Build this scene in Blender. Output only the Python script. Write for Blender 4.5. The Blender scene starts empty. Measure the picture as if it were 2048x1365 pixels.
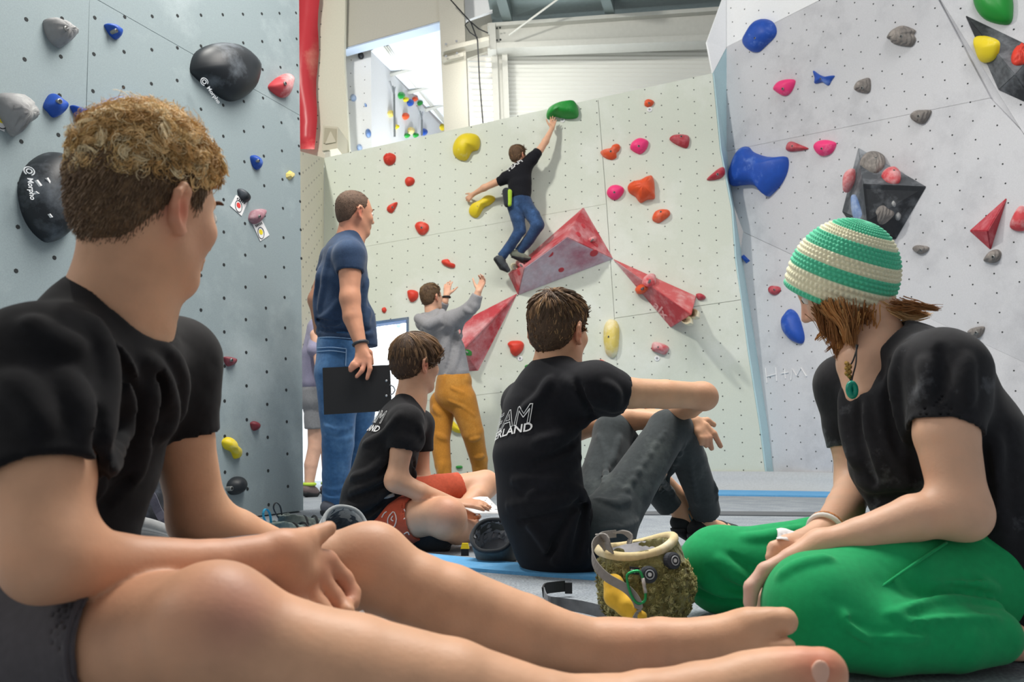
import bpy, math, random
import numpy as np
from mathutils import Vector, Matrix
random.seed(7); rng = np.random.default_rng(7)

# ------------------------------------------------------------------ camera, world, lights, exposure
SC = bpy.context.scene
COL = SC.collection
FPX, CX, CY, CAMH = 1577.0, 1024.0, 682.5, 0.36
PITCH = math.atan((902 - CY) / FPX)
cam_d = bpy.data.cameras.new('camera'); cam = bpy.data.objects.new('camera', cam_d); COL.objects.link(cam)
cam_d.sensor_width = 36.0; cam_d.lens = FPX / 2048 * 36.0
cam.location = (0, 0, CAMH); cam.rotation_euler = (math.pi / 2 + PITCH, 0, 0)
cam_d.clip_start = 0.05
cam_d.dof.use_dof = True; cam_d.dof.focus_distance = 2.45; cam_d.dof.aperture_fstop = 7.0
SC.camera = cam
SC.view_settings.view_transform = 'Standard'; SC.view_settings.look = 'None'
SC.view_settings.exposure = 0.12; SC.view_settings.gamma = 1.0; SC.view_settings.use_curve_mapping = False

W = bpy.data.worlds.new('hall_light'); SC.world = W; W.use_nodes = True
W.node_tree.nodes['Background'].inputs[0].default_value = (0.97, 0.98, 1.0, 1)
W.node_tree.nodes['Background'].inputs[1].default_value = 0.30

def area(name, loc, target, size, power, color=(1, 1, 1), size_y=None):
    d = bpy.data.lights.new(name, 'AREA'); d.energy = power; d.color = color
    d.shape = 'RECTANGLE'; d.size = size; d.size_y = size_y or size
    o = bpy.data.objects.new(name, d); COL.objects.link(o); o.location = loc
    o.rotation_euler = (Vector(target) - Vector(loc)).to_track_quat('-Z', 'Y').to_euler()
    return o
area('hall_lamp_over_mats', (0.3, 3.0, 5.0), (-0.1, 1.5, 0), 2.6, 285, (1.0, 0.96, 0.90), 1.6)
area('hall_lamp_at_wall', (-2.4, 3.9, 5.6), (0.6, 7.3, 2.0), 0.35, 165, (1.0, 0.97, 0.90))
area('hall_lamp_right', (3.0, 2.8, 5.6), (2.4, 6.5, 1.8), 1.6, 52, (1.0, 0.98, 0.95))
area('window_light_left', (-3.6, 0.4, 2.6), (-0.3, 1.2, 0.3), 1.4, 26, (1.0, 0.95, 0.88))
area('back_hall_daylight', (-1.0, 9.6, 2.0), (-1.6, 10.4, 4.2), 1.6, 200, (0.93, 0.97, 1.0))
area('back_hall_low_daylight', (-1.45, 8.75, 1.75), (-1.7, 9.3, 0.6), 1.0, 60, (0.90, 0.96, 1.0))
area('high_window_daylight', (-0.2, 8.0, 4.6), (1.0, 9.6, 4.2), 1.0, 14, (1.0, 0.98, 0.92))

# ------------------------------------------------------------------ geometry helpers
def V(*a): return np.array(a, float)
_F = V(0, math.cos(PITCH), math.sin(PITCH)); _U = V(0, -math.sin(PITCH), math.cos(PITCH)); _C = V(0, 0, CAMH)
def ray(px, py): return V((px - CX) / FPX, 0, 0) + _U * ((CY - py) / FPX) + _F
def at(px, py, Y):
    d = ray(px, py); return _C + d * (Y / d[1])
def on(px, py, pl):
    d = ray(px, py); n, q = pl; return _C + d * (np.dot(q - _C, n) / np.dot(d, n))
def floor_pt(px, py, z=0.0):
    d = ray(px, py); return _C + d * ((z - CAMH) / d[2])
def proj(p):
    q = np.asarray(p) - _C; w = q @ _F; return CX + FPX * q[0] / w, CY - FPX * (q @ _U) / w
def nrm(v): v = np.asarray(v, float); return v / (np.linalg.norm(v) + 1e-12)
def plane3(a, b, c):
    n = nrm(np.cross(b - a, c - a))
    if np.dot(n, _C - a) < 0: n = -n
    return n, a
def lin(h):
    h = h.lstrip('#'); c = [int(h[i:i + 2], 16) / 255 for i in (0, 2, 4)]
    return tuple(x / 12.92 if x <= .04045 else ((x + .055) / 1.055) ** 2.4 for x in c)

def fast_mesh(name, verts, faces, smooth=True):
    """faces: (n,3)/(n,4) array or list of lists"""
    me = bpy.data.meshes.new(name); verts = np.asarray(verts, np.float32)
    if isinstance(faces, np.ndarray):
        n, k = faces.shape
        me.vertices.add(len(verts)); me.vertices.foreach_set('co', verts.ravel())
        me.loops.add(n * k); me.loops.foreach_set('vertex_index', faces.astype(np.int32).ravel())
        me.polygons.add(n); me.polygons.foreach_set('loop_start', np.arange(0, n * k, k, dtype=np.int32))
        me.update(calc_edges=True); me.validate()
    else:
        me.from_pydata([tuple(map(float, v)) for v in verts], [], [tuple(int(i) for i in f) for f in faces]); me.update()
    me.polygons.foreach_set('use_smooth', np.full(len(me.polygons), bool(smooth)))
    return me
def link(name, me, mat=None, parent=None, label=None, cat=None, group=None, kind=None):
    o = bpy.data.objects.new(name, me); COL.objects.link(o)
    if mat is not None and me is not None: me.materials.append(mat)
    if parent is not None: o.parent = parent
    for k, v in (('label', label), ('category', cat), ('group', group), ('kind', kind)):
        if v: o[k] = v
    return o
def empty(name, loc, **k):
    o = link(name, None, **k); o.location = tuple(loc); o.empty_display_size = .1
    return o
def par(o, p):
    """parent with a translated (unrotated) root: keep world coordinates of the mesh"""
    o.parent = p; o.matrix_parent_inverse = Matrix.Translation(p.location).inverted(); return o

class MB:
    def __init__(s): s.v = []; s.f = []
    def add(s, verts, faces):
        b = len(s.v); s.v += [tuple(map(float, v)) for v in verts]; s.f += [tuple(int(i) + b for i in f) for f in faces]; return s
    def box(s, c, size, axes=None, taper=1.0):
        A = np.eye(3) if axes is None else np.array(axes); h = np.array(size) / 2; vs = []
        for z in (-1, 1):
            t = taper if z > 0 else 1.0
            for x, y in ((-1, -1), (1, -1), (1, 1), (-1, 1)):
                vs.append(np.asarray(c) + A[0] * x * h[0] * t + A[1] * y * h[1] * t + A[2] * z * h[2])
        return s.add(vs, [(3, 2, 1, 0), (4, 5, 6, 7), (0, 1, 5, 4), (1, 2, 6, 5), (2, 3, 7, 6), (3, 0, 4, 7)])
    def prism(s, pts, off):
        n = len(pts); off = np.asarray(off, float)
        vs = [np.asarray(p) for p in pts] + [np.asarray(p) + off for p in pts]
        fs = [tuple(range(n)), tuple(range(2 * n - 1, n - 1, -1))] + [(i, i + n, (i + 1) % n + n, (i + 1) % n) for i in range(n)]
        return s.add(vs, fs)
    def tube(s, pts, r, n=8, closed=False):
        pts = [np.asarray(p, float) for p in pts]; m = len(pts); rr = r if hasattr(r, '__len__') else [r] * m
        vs = []; prev = None
        for i, p in enumerate(pts):
            if closed: t = nrm(pts[(i + 1) % m] - pts[i - 1])
            else: t = nrm(pts[min(i + 1, m - 1)] - pts[max(i - 1, 0)])
            a = prev if prev is not None else (V(0, 0, 1) if abs(t[2]) < .9 else V(1, 0, 0))
            a = nrm(a - t * np.dot(a, t)); b = np.cross(t, a); prev = a
            for k in range(n):
                w = 2 * math.pi * k / n; vs.append(p + (a * math.cos(w) + b * math.sin(w)) * rr[i])
        fs = []
        for i in range(m if closed else m - 1):
            j = (i + 1) % m
            for k in range(n): fs.append((i * n + k, i * n + (k + 1) % n, j * n + (k + 1) % n, j * n + k))
        if not closed: fs += [tuple(range(n - 1, -1, -1)), tuple(range((m - 1) * n, m * n))]
        return s.add(vs, fs)
    def ribbon(s, pts, ups, w, th):
        """flat strap: centre line pts, width direction ups"""
        vs = []; m = len(pts)
        for i, p in enumerate(pts):
            t = nrm(np.asarray(pts[min(i + 1, m - 1)]) - np.asarray(pts[max(i - 1, 0)])); u = nrm(ups[i] if isinstance(ups, list) else ups)
            u = nrm(u - t * np.dot(u, t)); n = np.cross(t, u)
            for a, b in ((-1, -1), (1, -1), (1, 1), (-1, 1)): vs.append(np.asarray(p) + u * a * w / 2 + n * b * th / 2)
        fs = [(3, 2, 1, 0), (4 * m - 4, 4 * m - 3, 4 * m - 2, 4 * m - 1)]
        for i in range(m - 1):
            for k in range(4): fs.append((4 * i + k, 4 * i + (k + 1) % 4, 4 * i + 4 + (k + 1) % 4, 4 * i + 4 + k))
        return s.add(vs, fs)
    def lathe(s, c, ax, prof, n=20, ex=None):
        ax = nrm(ax); a = ex if ex is not None else (V(1, 0, 0) if abs(ax[0]) < .9 else V(0, 0, 1))
        a = nrm(a - ax * np.dot(a, ax)); b = np.cross(ax, a); vs = []; m = len(prof)
        for r, h in prof:
            for k in range(n):
                w = 2 * math.pi * k / n; vs.append(np.asarray(c) + ax * h + (a * math.cos(w) + b * math.sin(w)) * r)
        fs = [(i * n + k, i * n + (k + 1) % n, (i + 1) * n + (k + 1) % n, (i + 1) * n + k) for i in range(m - 1) for k in range(n)]
        fs += [tuple(range(n - 1, -1, -1)), tuple(range((m - 1) * n, m * n))]
        return s.add(vs, fs)
    def mesh(s, name, smooth=False): return fast_mesh(name, s.v, s.f, smooth)
    def build(s, name, mat, parent=None, smooth=False, **k):
        o = link(name, s.mesh(name, smooth), mat, None, **k)
        if parent is not None: par(o, parent)
        return o
def autosmooth(o, ang=40):
    o.data.polygons.foreach_set('use_smooth', np.ones(len(o.data.polygons), bool))
    try: o.data.set_sharp_from_angle(angle=math.radians(ang))
    except Exception: pass
    return o

def smooth_poly(pts, n=40):
    """closed Catmull-Rom through pts, n samples"""
    P = np.asarray(pts, float); m = len(P); out = []
    for i in range(n):
        t = i / n * m; k = int(t); u = t - k
        a, b, c, d = P[(k - 1) % m], P[k % m], P[(k + 1) % m], P[(k + 2) % m]
        out.append(.5 * ((2 * b) + (-a + c) * u + (2 * a - 5 * b + 4 * c - d) * u * u + (-a + 3 * b - 3 * c + d) * u ** 3))
    return np.array(out)
def smooth_line(pts, n=24):
    P = np.asarray(pts, float); m = len(P); out = []
    for i in range(n):
        t = i / (n - 1) * (m - 1); k = min(int(t), m - 2); u = t - k
        a, b, c, d = P[max(k - 1, 0)], P[k], P[k + 1], P[min(k + 2, m - 1)]
        out.append(.5 * ((2 * b) + (-a + c) * u + (2 * a - 5 * b + 4 * c - d) * u * u + (-a + 3 * b - 3 * c + d) * u ** 3))
    return np.array(out)
def inside(poly, x, y):
    c = False; n = len(poly); j = n - 1
    for i in range(n):
        xi, yi = poly[i]; xj, yj = poly[j]
        if (yi > y) != (yj > y) and x < (xj - xi) * (y - yi) / (yj - yi) + xi: c = not c
        j = i
    return c

# ------------------------------------------------------------------ materials
MATS = {}
def mat(key, color, rough=.6, noise=0.0, nscale=30, bump=0.0, bscale=200, metal=0, sss=0, second=None, s_scale=3, s_lo=.5, s_hi=.7,
        spec=.4, attr=None, emit=0, sheen=0, bdist=.002, wave=None, alpha=None, trans=0, detail=4, folds=None):
    if key in MATS: return MATS[key]
    m = bpy.data.materials.new(key); m.use_nodes = True; nt = m.node_tree; N = nt.nodes; L = nt.links
    b = N['Principled BSDF']; col = lin(color) if isinstance(color, str) else color
    b.inputs['Roughness'].default_value = rough; b.inputs['Metallic'].default_value = metal
    b.inputs['Specular IOR Level'].default_value = spec
    tc = N.new('ShaderNodeTexCoord'); cur = None
    def rgb(c):
        n = N.new('ShaderNodeRGB'); n.outputs[0].default_value = (*c, 1); return n.outputs[0]
    cur = rgb(col)
    if attr:
        a = N.new('ShaderNodeAttribute'); a.attribute_name = attr; cur = a.outputs['Color']
    if second:
        t = N.new('ShaderNodeTexNoise'); t.inputs['Scale'].default_value = s_scale; t.inputs['Detail'].default_value = 6; t.inputs['Roughness'].default_value = .65
        L.new(tc.outputs['Object'], t.inputs['Vector'])
        r = N.new('ShaderNodeMapRange'); r.inputs[1].default_value = s_lo; r.inputs[2].default_value = s_hi; L.new(t.outputs[0], r.inputs[0])
        x = N.new('ShaderNodeMix'); x.data_type = 'RGBA'; L.new(r.outputs[0], x.inputs[0]); L.new(cur, x.inputs[6]); x.inputs[7].default_value = (*lin(second), 1); cur = x.outputs[2]
    if noise:
        t = N.new('ShaderNodeTexNoise'); t.inputs['Scale'].default_value = nscale; t.inputs['Detail'].default_value = detail
        L.new(tc.outputs['Object'], t.inputs['Vector'])
        r = N.new('ShaderNodeMapRange'); r.inputs[1].default_value = .3; r.inputs[2].default_value = .7
        r.inputs[3].default_value = 1 - noise; r.inputs[4].default_value = 1 + noise; L.new(t.outputs[0], r.inputs[0])
        x = N.new('ShaderNodeMix'); x.data_type = 'RGBA'; x.blend_type = 'MULTIPLY'; x.inputs[0].default_value = 1
        L.new(cur, x.inputs[6]); L.new(r.outputs[0], x.inputs[7]); cur = x.outputs[2]
    L.new(cur, b.inputs['Base Color'])
    if bump or wave:
        t = N.new('ShaderNodeTexNoise'); t.inputs['Scale'].default_value = bscale; t.inputs['Detail'].default_value = 3
        L.new(tc.outputs['Object'], t.inputs['Vector']); h = t.outputs[0]
        bp = N.new('ShaderNodeBump'); bp.inputs['Strength'].default_value = bump or .3; bp.inputs['Distance'].default_value = bdist
        if wave:
            w = N.new('ShaderNodeTexWave'); w.inputs['Scale'].default_value = wave[0]; w.inputs['Distortion'].default_value = wave[1]
            w.inputs['Detail'].default_value = 2; w.inputs['Detail Scale'].default_value = 1.2
            L.new(tc.outputs['Object'], w.inputs['Vector']); h = w.outputs['Fac']
        L.new(h, bp.inputs['Height']); L.new(bp.outputs[0], b.inputs['Normal'])
        if folds:
            t2 = N.new('ShaderNodeTexNoise'); t2.noise_type = 'RIDGED_MULTIFRACTAL'; t2.inputs['Scale'].default_value = folds[0]; t2.inputs['Detail'].default_value = 1.5; t2.inputs['Distortion'].default_value = .5
            L.new(tc.outputs['Object'], t2.inputs['Vector']); b2 = N.new('ShaderNodeBump'); b2.inputs['Strength'].default_value = folds[1]; b2.inputs['Distance'].default_value = folds[2]; b2.invert = True
            L.new(t2.outputs[0], b2.inputs['Height']); L.new(b2.outputs[0], bp.inputs['Normal'])
    if sss:
        b.inputs['Subsurface Weight'].default_value = sss; b.inputs['Subsurface Radius'].default_value = (1, .35, .2); b.inputs['Subsurface Scale'].default_value = .012
    if sheen:
        b.inputs['Sheen Weight'].default_value = sheen; b.inputs['Sheen Roughness'].default_value = .5
    if emit:
        b.inputs['Emission Color'].default_value = (*col, 1); b.inputs['Emission Strength'].default_value = emit
    if trans: b.inputs['Transmission Weight'].default_value = trans
    MATS[key] = m; return m

# ------------------------------------------------------------------ text (flat lettering as mesh)
def text_pts(body, outline=0.0, bold=0.0, shear=0.0, size=1.0):
    cu = bpy.data.curves.new('t', 'FONT'); cu.body = body; cu.size = size; cu.offset = bold; cu.shear = shear
    cu.resolution_u = 3
    if outline: cu.fill_mode = 'NONE'; cu.bevel_depth = outline; cu.bevel_resolution = 0; cu.dimensions = '3D'
    o = bpy.data.objects.new('t', cu); COL.objects.link(o)
    dg = bpy.context.evaluated_depsgraph_get(); ev = o.evaluated_get(dg); me = ev.to_mesh()
    v = np.array([x.co[:] for x in me.vertices]); f = [tuple(p.vertices) for p in me.polygons]
    ev.to_mesh_clear(); bpy.data.objects.remove(o); bpy.data.curves.remove(cu)
    return v, f
# ------------------------------------------------------------------ the hall
m_left = mat('grey_wall_paint', '#8c9a9e', .75, noise=.06, nscale=160, second='#b4c0c3', s_scale=1.3, s_lo=.52, s_hi=.85, bump=.25, bscale=260, bdist=.001)
m_main = mat('pale_green_wall_paint', '#cfd5c8', .75, noise=.03, nscale=120, second='#e4e8e2', s_scale=1.1, s_lo=.5, s_hi=.8, bump=.2, bscale=260, bdist=.001)
m_right = mat('pale_grey_wall_paint', '#c9cace', .75, noise=.05, nscale=130, second='#b3b4b9', s_scale=2.2, s_lo=.5, s_hi=.75, bump=.2, bscale=260, bdist=.001)
m_white = mat('white_wall_paint', '#eceef0', .7, noise=.02, nscale=60)
m_cream = mat('cream_wall_paint', '#d8d5c2', .7, noise=.03, nscale=60)
m_lblue = mat('light_blue_wall_edge', '#b9d6dc', .7, noise=.03, nscale=60)
m_beige = mat('beige_concrete', '#bdbaae', .8, noise=.05, nscale=80, bump=.2, bscale=150)
m_steel = mat('painted_grey_steel', '#c4c4bd', .5, noise=.03, nscale=20)
m_roof = mat('roof_sheet_grey_green', '#7f8d8d', .6, noise=.05, nscale=20)
m_dark = mat('dark_hole', '#24282a', .8)
m_bolt = mat('bolt_steel', '#b9bcc0', .3, metal=.9)
m_black = mat('black_plastic', '#17191c', .5)
m_carpet = mat('grey_carpet', '#868e96', .95, noise=.34, nscale=150, second='#9aa1a7', s_scale=6, s_lo=.4, s_hi=.7, bump=.5, bscale=700, bdist=.003, detail=3)
m_bluemat = mat('blue_foam', '#5c9fd0', .8, noise=.06, nscale=80, second='#7fb6e0', s_scale=9, s_lo=.55, s_hi=.8)
m_greymat = mat('grey_mat_cover', '#b4b9bd', .7, noise=.06, nscale=60)
m_seam = mat('dark_mat_seam', '#5c6064', .9, noise=.1, nscale=200)
chalk = mat('chalk', '#e9e9ea', .9, noise=.05, nscale=200)

P_left = plane3(at(607, 1021, 4.75), at(0, 1085, 3.10), at(607, 0, 4.95))
P_main = plane3(floor_pt(645, 975), floor_pt(1545, 981), floor_pt(645, 975) + V(0, 0.02, 1.0))
P_rlow = plane3(floor_pt(1548, 980), floor_pt(2048, 1003), floor_pt(1548, 980) + V(-.02, .06, 1.0))
_f1, _f2 = on(1486, 464, P_rlow), on(2060, 731, P_rlow)
P_rup = plane3(_f1, _f2, at(1451, 0, _f1[1] - .22))
_e1, _e2 = on(1870, -20, P_rup), on(2070, 300, P_rup)
P_rside = plane3(_e1, _e2, at(2100, 0, min(_e1[1], _e2[1]) - .1))

def sub(pl, off): return pl[0], pl[1] + pl[0] * off
def panel(name, px, pl, material, parent, gap=.0025, th=.03):
    pts = [on(x, y, pl) for x, y in px]; c = np.mean(pts, 0)
    pts = [p + nrm(c - p) * gap for p in pts]
    return MB().prism(pts, -pl[0] * th).build(name, material, parent)
def backing(name, px, pl, material, off=-.028, th=.1, **k):
    p2 = sub(pl, off); pts = [on(x, y, pl) + pl[0] * off for x, y in px]
    return MB().prism(pts, -pl[0] * th).build(name, material, **k)
def holes(parent, px, pl, du, dv, r, off=.0012, skew=0.0, u0=0, v0=0, material=None):
    n = pl[0]; e1 = nrm(np.cross(V(0, 0, 1), n)); e2 = np.cross(n, e1); q = pl[1]; mb = MB()
    for i in range(-60, 60):
        for j in range(-60, 60):
            p = q + e1 * (u0 + i * du) + e2 * (v0 + (j + (.5 if i % 2 else 0)) * dv + skew * i * du)
            if np.dot(p - _C, _F) < .5: continue
            x, y = proj(p)
            if not (-560 < x < 2300 and -100 < y < 1150) or not inside(px, x, y): continue
            ring = [p + n * off + (e1 * math.cos(a) + e2 * math.sin(a)) * r for a in np.arange(7) * 2 * math.pi / 7]
            ring2 = [v - n * .004 for v in ring]
            mb.add(ring + ring2, [tuple(range(7))] + [(k, k + 7, (k + 1) % 7 + 7, (k + 1) % 7) for k in range(7)])
    o = mb.build('bolt_holes', material or m_dark, parent, kind='stuff'); return o

# floor and mats
floor = MB().box((0.5, 5.5, -.05), (16, 16, .1)).build('floor', m_carpet, kind='structure', label='grey carpet covered crash mat floor of the hall')
def strip(name, a, b, z, material, label, th=.012):
    top = smooth_line([floor_pt(*p, z) for p in a], 30); bot = smooth_line([floor_pt(*p, z) for p in b], 30); mb = MB(); n = len(top)
    vs = list(top) + list(bot) + [p - V(0, 0, th) for p in top] + [p - V(0, 0, th) for p in bot]
    fs = []
    for i in range(n - 1):
        fs += [(i, i + n, i + 1 + n, i + 1), (i + 2 * n, i + 1 + 2 * n, i + 1 + 3 * n, i + 3 * n), (i, i + 1, i + 1 + 2 * n, i + 2 * n), (i + n, i + 3 * n, i + 1 + 3 * n, i + 1 + n)]
    fs += [(0, 2 * n, 3 * n, n), (n - 1, 2 * n - 1, 4 * n - 1, 3 * n - 1)]
    return mb.add(vs, fs).build(name, material, kind='structure', label=label)
strip('trim_1', [(150, 1032), (500, 1066), (822, 1103), (1207, 1143), (1500, 1172), (2100, 1220)],
      [(150, 1050), (500, 1090), (903, 1133), (1207, 1156), (1500, 1186), (2100, 1240)], .010, m_bluemat, 'blue foam edge strip crossing the carpet behind the sitters')
strip('trim_2', [(1130, 1024), (1440, 1023), (1900, 1027)], [(1130, 1029), (1440, 1030), (1900, 1035)], .006, m_seam, 'dark seam strip in the far carpet', .006)
strip('trim_3', [(1050, 977), (1480, 981), (1800, 986), (2100, 990)], [(1050, 985), (1480, 990), (1800, 995), (2100, 1000)], .012, m_bluemat, 'blue foam strip at the foot of the walls')
# coved mat at the wall foot
mb = MB(); cov = []
for x0 in np.linspace(1040, 2120, 12):
    a = on(x0, 974, P_main) if x0 < 1545 else on(x0, 974 + (x0 - 1545) * .03, P_rlow)
    w = P_main[0] if x0 < 1545 else P_rlow[0]
    a = V(a[0], a[1], 0) + w * .03
    for t in range(5):
        an = t / 4 * math.pi / 2
        cov.append(a + V(w[0], w[1], 0) * .16 * (1 - math.cos(an)) + V(0, 0, .17 * (1 - math.sin(an))))
fs = [(i * 5 + k, i * 5 + k + 1, i * 5 + k + 6, i * 5 + k + 5) for i in range(11) for k in range(4)]
ob = mb.add(cov, fs).build('trim_4', m_greymat, kind='structure', label='pale grey coved mat edge at the foot of the far walls', smooth=True)
md = ob.modifiers.new('solid', 'SOLIDIFY'); md.thickness = .02; md.offset = -1

# ---- left wall
LW = [(-520, -160), (598, -60), (607, 1024), (-520, 1175)]
wl = backing('wall_left', LW, P_left, m_left, th=.08, kind='structure', label='grey blue textured climbing wall on the left')
panel('wall_panel', [(-520, -160), (181, -60), (172, 235), (155, 1078), (-520, 1172)], P_left, m_left, wl)
panel('wall_panel', [(181, -60), (598, -60), (600, 231), (179, -10)], P_left, m_left, wl)
panel('wall_panel', [(179, -10), (600, 231), (607, 1022), (155, 1078), (172, 235)], P_left, m_left, wl)
holes(wl, LW, P_left, .165, .187, .0098, u0=.03, v0=.05)

# ---- main wall
MW = [(648, 316), (1425, 146), (1440, 300), (1463, 420), (1470, 520), (1495, 700), (1520, 860), (1536, 990), (645, 990)]
wm = backing('wall_main', [(814, 283), (1425, 146), (1440, 300), (1463, 420), (1470, 520), (1495, 700), (1520, 860), (1536, 990), (814, 990)], P_main, m_main, th=.12, kind='structure', label='pale green climbing wall at the back with the climber on it')
panel('wall_panel', [(648, 316), (1196, 196), (1213, 408), (648, 508)], P_main, m_main, wm)
panel('wall_panel', [(1196, 196), (1425, 146), (1440, 300), (1463, 420), (1470, 520), (1482, 600), (1229, 637), (1213, 408)], P_main, m_main, wm)
panel('wall_panel', [(648, 508), (1213, 408), (1229, 637), (1236, 760), (815, 806), (812, 640), (648, 662)], P_main, m_main, wm)
panel('wall_panel', [(1229, 637), (1482, 600), (1495, 700), (1520, 860), (1536, 990), (1247, 990)], P_main, m_main, wm)
panel('wall_panel', [(815, 806), (1236, 760), (1247, 990), (815, 990)], P_main, m_main, wm)
holes(wm, [p for p in MW[:-1]] + [(815, 985), (812, 636), (648, 655)], P_main, .163, .127, .0062, skew=.06)
# cream return wall on its left, above the bright doorway
Pc = plane3(on(648, 660, P_main), on(648, 330, P_main), at(596, 500, 6.4))
wc = MB().prism([on(648, 316, Pc), on(648, 690, Pc), on(590, 712, Pc), on(590, 300, Pc)], -Pc[0] * .06).build('wall_return', m_cream, kind='structure', label='narrow cream return wall beside the left wall edge')
holes(wc, [(600, 305), (646, 320), (646, 680), (600, 700)], Pc, .17, .17, .010)
# doorway: blue edge frame and bright room behind
dr = empty('doorway_frame', on(812, 990, P_main), label='blue edged doorway into the bright room behind the clipboard holder', cat='doorway')
for a, b in (((812, 640), (818, 990)),):
    MB().prism([on(a[0], a[1], P_main), on(a[0] + 6, a[1], P_main), on(b[0] + 2, b[1], P_main), on(b[0] - 4, b[1], P_main)], -P_main[0] * .14).build('frame_post', mat('blue_frame', '#3f7fc4', .5), dr)
MB().prism([on(648, 657, P_main), on(818, 634, P_main), on(818, 640, P_main), on(648, 663, P_main)], -P_main[0] * .14).build('frame_head', mat('blue_frame', '#3f7fc4', .5), dr)
bw = MB().prism([at(520, 560, 9.6), at(900, 560, 9.6), at(900, 985, 9.6), at(520, 985, 9.6)], V(0, .1, 0)).build('wall_back_room', m_white, kind='structure', label='bright white climbing wall seen through the low doorway')
for x in (700, 762, 790): MB().prism([at(x, 560, 9.59), at(x + 1.2, 560, 9.59), at(x + 1.2, 985, 9.59), at(x, 985, 9.59)], V(0, .02, 0)).build('seam_line', mat('pale_seam', '#c9d6e4', .7), bw)

# ---- right wall
RWU = [(1451, -60), (1890, -60), (2045, 262), (2060, 731), (1486, 464), (1463, 400), (1451, 330)]
RWL = [(1486, 464), (2420, 898), (2420, 1027), (1549, 988), (1540, 900), (1518, 736), (1492, 606), (1480, 508)]
wr = backing('wall_right', [(1451, -60), (1845, -60), (2044, 262), (2420, 890), (1486, 464), (1463, 400), (1451, 330)], P_rup, m_right, th=.1, kind='structure', label='pale grey climbing wall on the right behind the beanie wearer')
panel('wall_panel', [(1451, -60), (1758, -60), (1640, 0), (1451, 95)], P_rup, m_white, wr)
panel('wall_panel', [(1451, 95), (1640, 0), (1758, -60), (1845, -60), (1981, 196), (1451, 303)], P_rup, m_right, wr)
panel('wall_panel', [(1451, 303), (1981, 196), (2044, 262), (2420, 898), (1486, 464), (1463, 400), (1451, 330)], P_rup, m_right, wr)
wrl = backing('wall_right_lower', RWL, P_rlow, m_right, th=.1, kind='structure', label='lower pale grey facet of the right climbing wall')
panel('wall_panel', [(1486, 464), (1700, 563), (1660, 995), (1549, 990), (1540, 900), (1518, 736), (1492, 606), (1480, 508)], P_rlow, m_right, wrl)
panel('wall_panel', [(1700, 563), (2420, 898), (2420, 1027), (1660, 995)], P_rlow, m_right, wrl)
holes(wr, [(1455, 0), (1868, 0), (2030, 262), (2048, 715), (1488, 460), (1465, 400), (1453, 330)], P_rup, .165, .148, .0064, skew=-.12)
holes(wrl, [(1490, 470), (2300, 840), (2300, 1005), (1552, 965)], P_rlow, .150, .150, .0064, skew=-.05)
ws = MB().prism([on(1845, -60, P_rup), on(2044, 262, P_rup), on(2300, 620, P_rside), on(2300, -60, P_rside)], -P_rside[0] * .05).build('wall_right_facet', m_right, kind='structure', label='shaded right hand facet of the right climbing wall')
holes(ws, [(1880, 0), (2042, 255), (2048, 0)], P_rside, .165, .148, .0072)
# side return between main and right wall: white on top, light blue below
mp = [(1413, 84), (1425, 146), (1440, 300), (1463, 420), (1470, 520), (1495, 700), (1520, 860), (1536, 990)]
rp = [(1451, -20), (1451, 97), (1451, 300), (1463, 400), (1480, 508), (1510, 700), (1534, 860), (1549, 988)]
rpl = [P_rup, P_rup, P_rup, P_rup, P_rlow, P_rlow, P_rlow, P_rlow]
mside = [on(x, y, P_main) - P_main[0] * .01 for x, y in mp]; rside = [on(x, y, pl) for (x, y), pl in zip(rp, rpl)]
def side(name, i0, i1, material, label):
    vs = mside[i0:i1 + 1] + rside[i0:i1 + 1]; n = i1 - i0 + 1
    o = MB().add(vs, [(k, k + 1, k + 1 + n, k + n) for k in range(n - 1)]).build(name, material, kind='structure', label=label)
    md = o.modifiers.new('solid', 'SOLIDIFY'); md.thickness = .03; md.offset = 0; return o
side('wall_return_white', 0, 1, m_white, 'white side return at the top of the right climbing wall')
side('wall_return_blue', 1, 7, m_lblue, 'light blue side strip between the two climbing walls')

# ---- upper background
YB = 9.4
def slab(name, px, Y, material, th=.1, parent=None, **k):
    return MB().prism([at(x, y, Y) for x, y in px], V(0, th, 0)).build(name, material, parent, **k)
bn = slab('wall_banner_side', [(590, -60), (692, -60), (688, 110), (700, 330), (590, 330)], 8.6, m_cream, kind='structure', label='cream column wall carrying the red banner')
holes(bn, [(640, 0), (660, 0), (656, 250), (632, 295)], (V(0, -1, 0), at(640, 100, 8.6)), .16, .16, .007)
mb = MB(); nb = 14; L_ = []; R_ = []
for i in range(nb):
    t = i / (nb - 1); y = -60 + t * 358; w = .04 * math.sin(t * 9)
    L_.append(at(592, y, 8.40 + w)); R_.append(at(640 - t * 9 + 2 * math.sin(t * 17), y, 8.50 - w))
mb.add(L_ + R_, [(i, i + 1, i + 1 + nb, i + nb) for i in range(nb - 1)])
bo = mb.build('banner', mat('red_banner', '#cc3b43', .35, second='#e9a08c', s_scale=1.4, s_lo=.55, s_hi=.8), smooth=True, label='glossy red banner hanging beside the left wall edge', cat='banner')
md = bo.modifiers.new('solid', 'SOLIDIFY'); md.thickness = .006
ww = slab('wall_back_white', [(660, 60), (742, 100), (744, 340), (650, 340)], 9.0, m_white, kind='structure', label='white climbing wall behind the loudspeaker')
holes(ww, [(665, 110), (738, 110), (738, 290), (665, 300)], (V(0, -1, 0), at(700, 200, 9.0)), .17, .17, .006)
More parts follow.
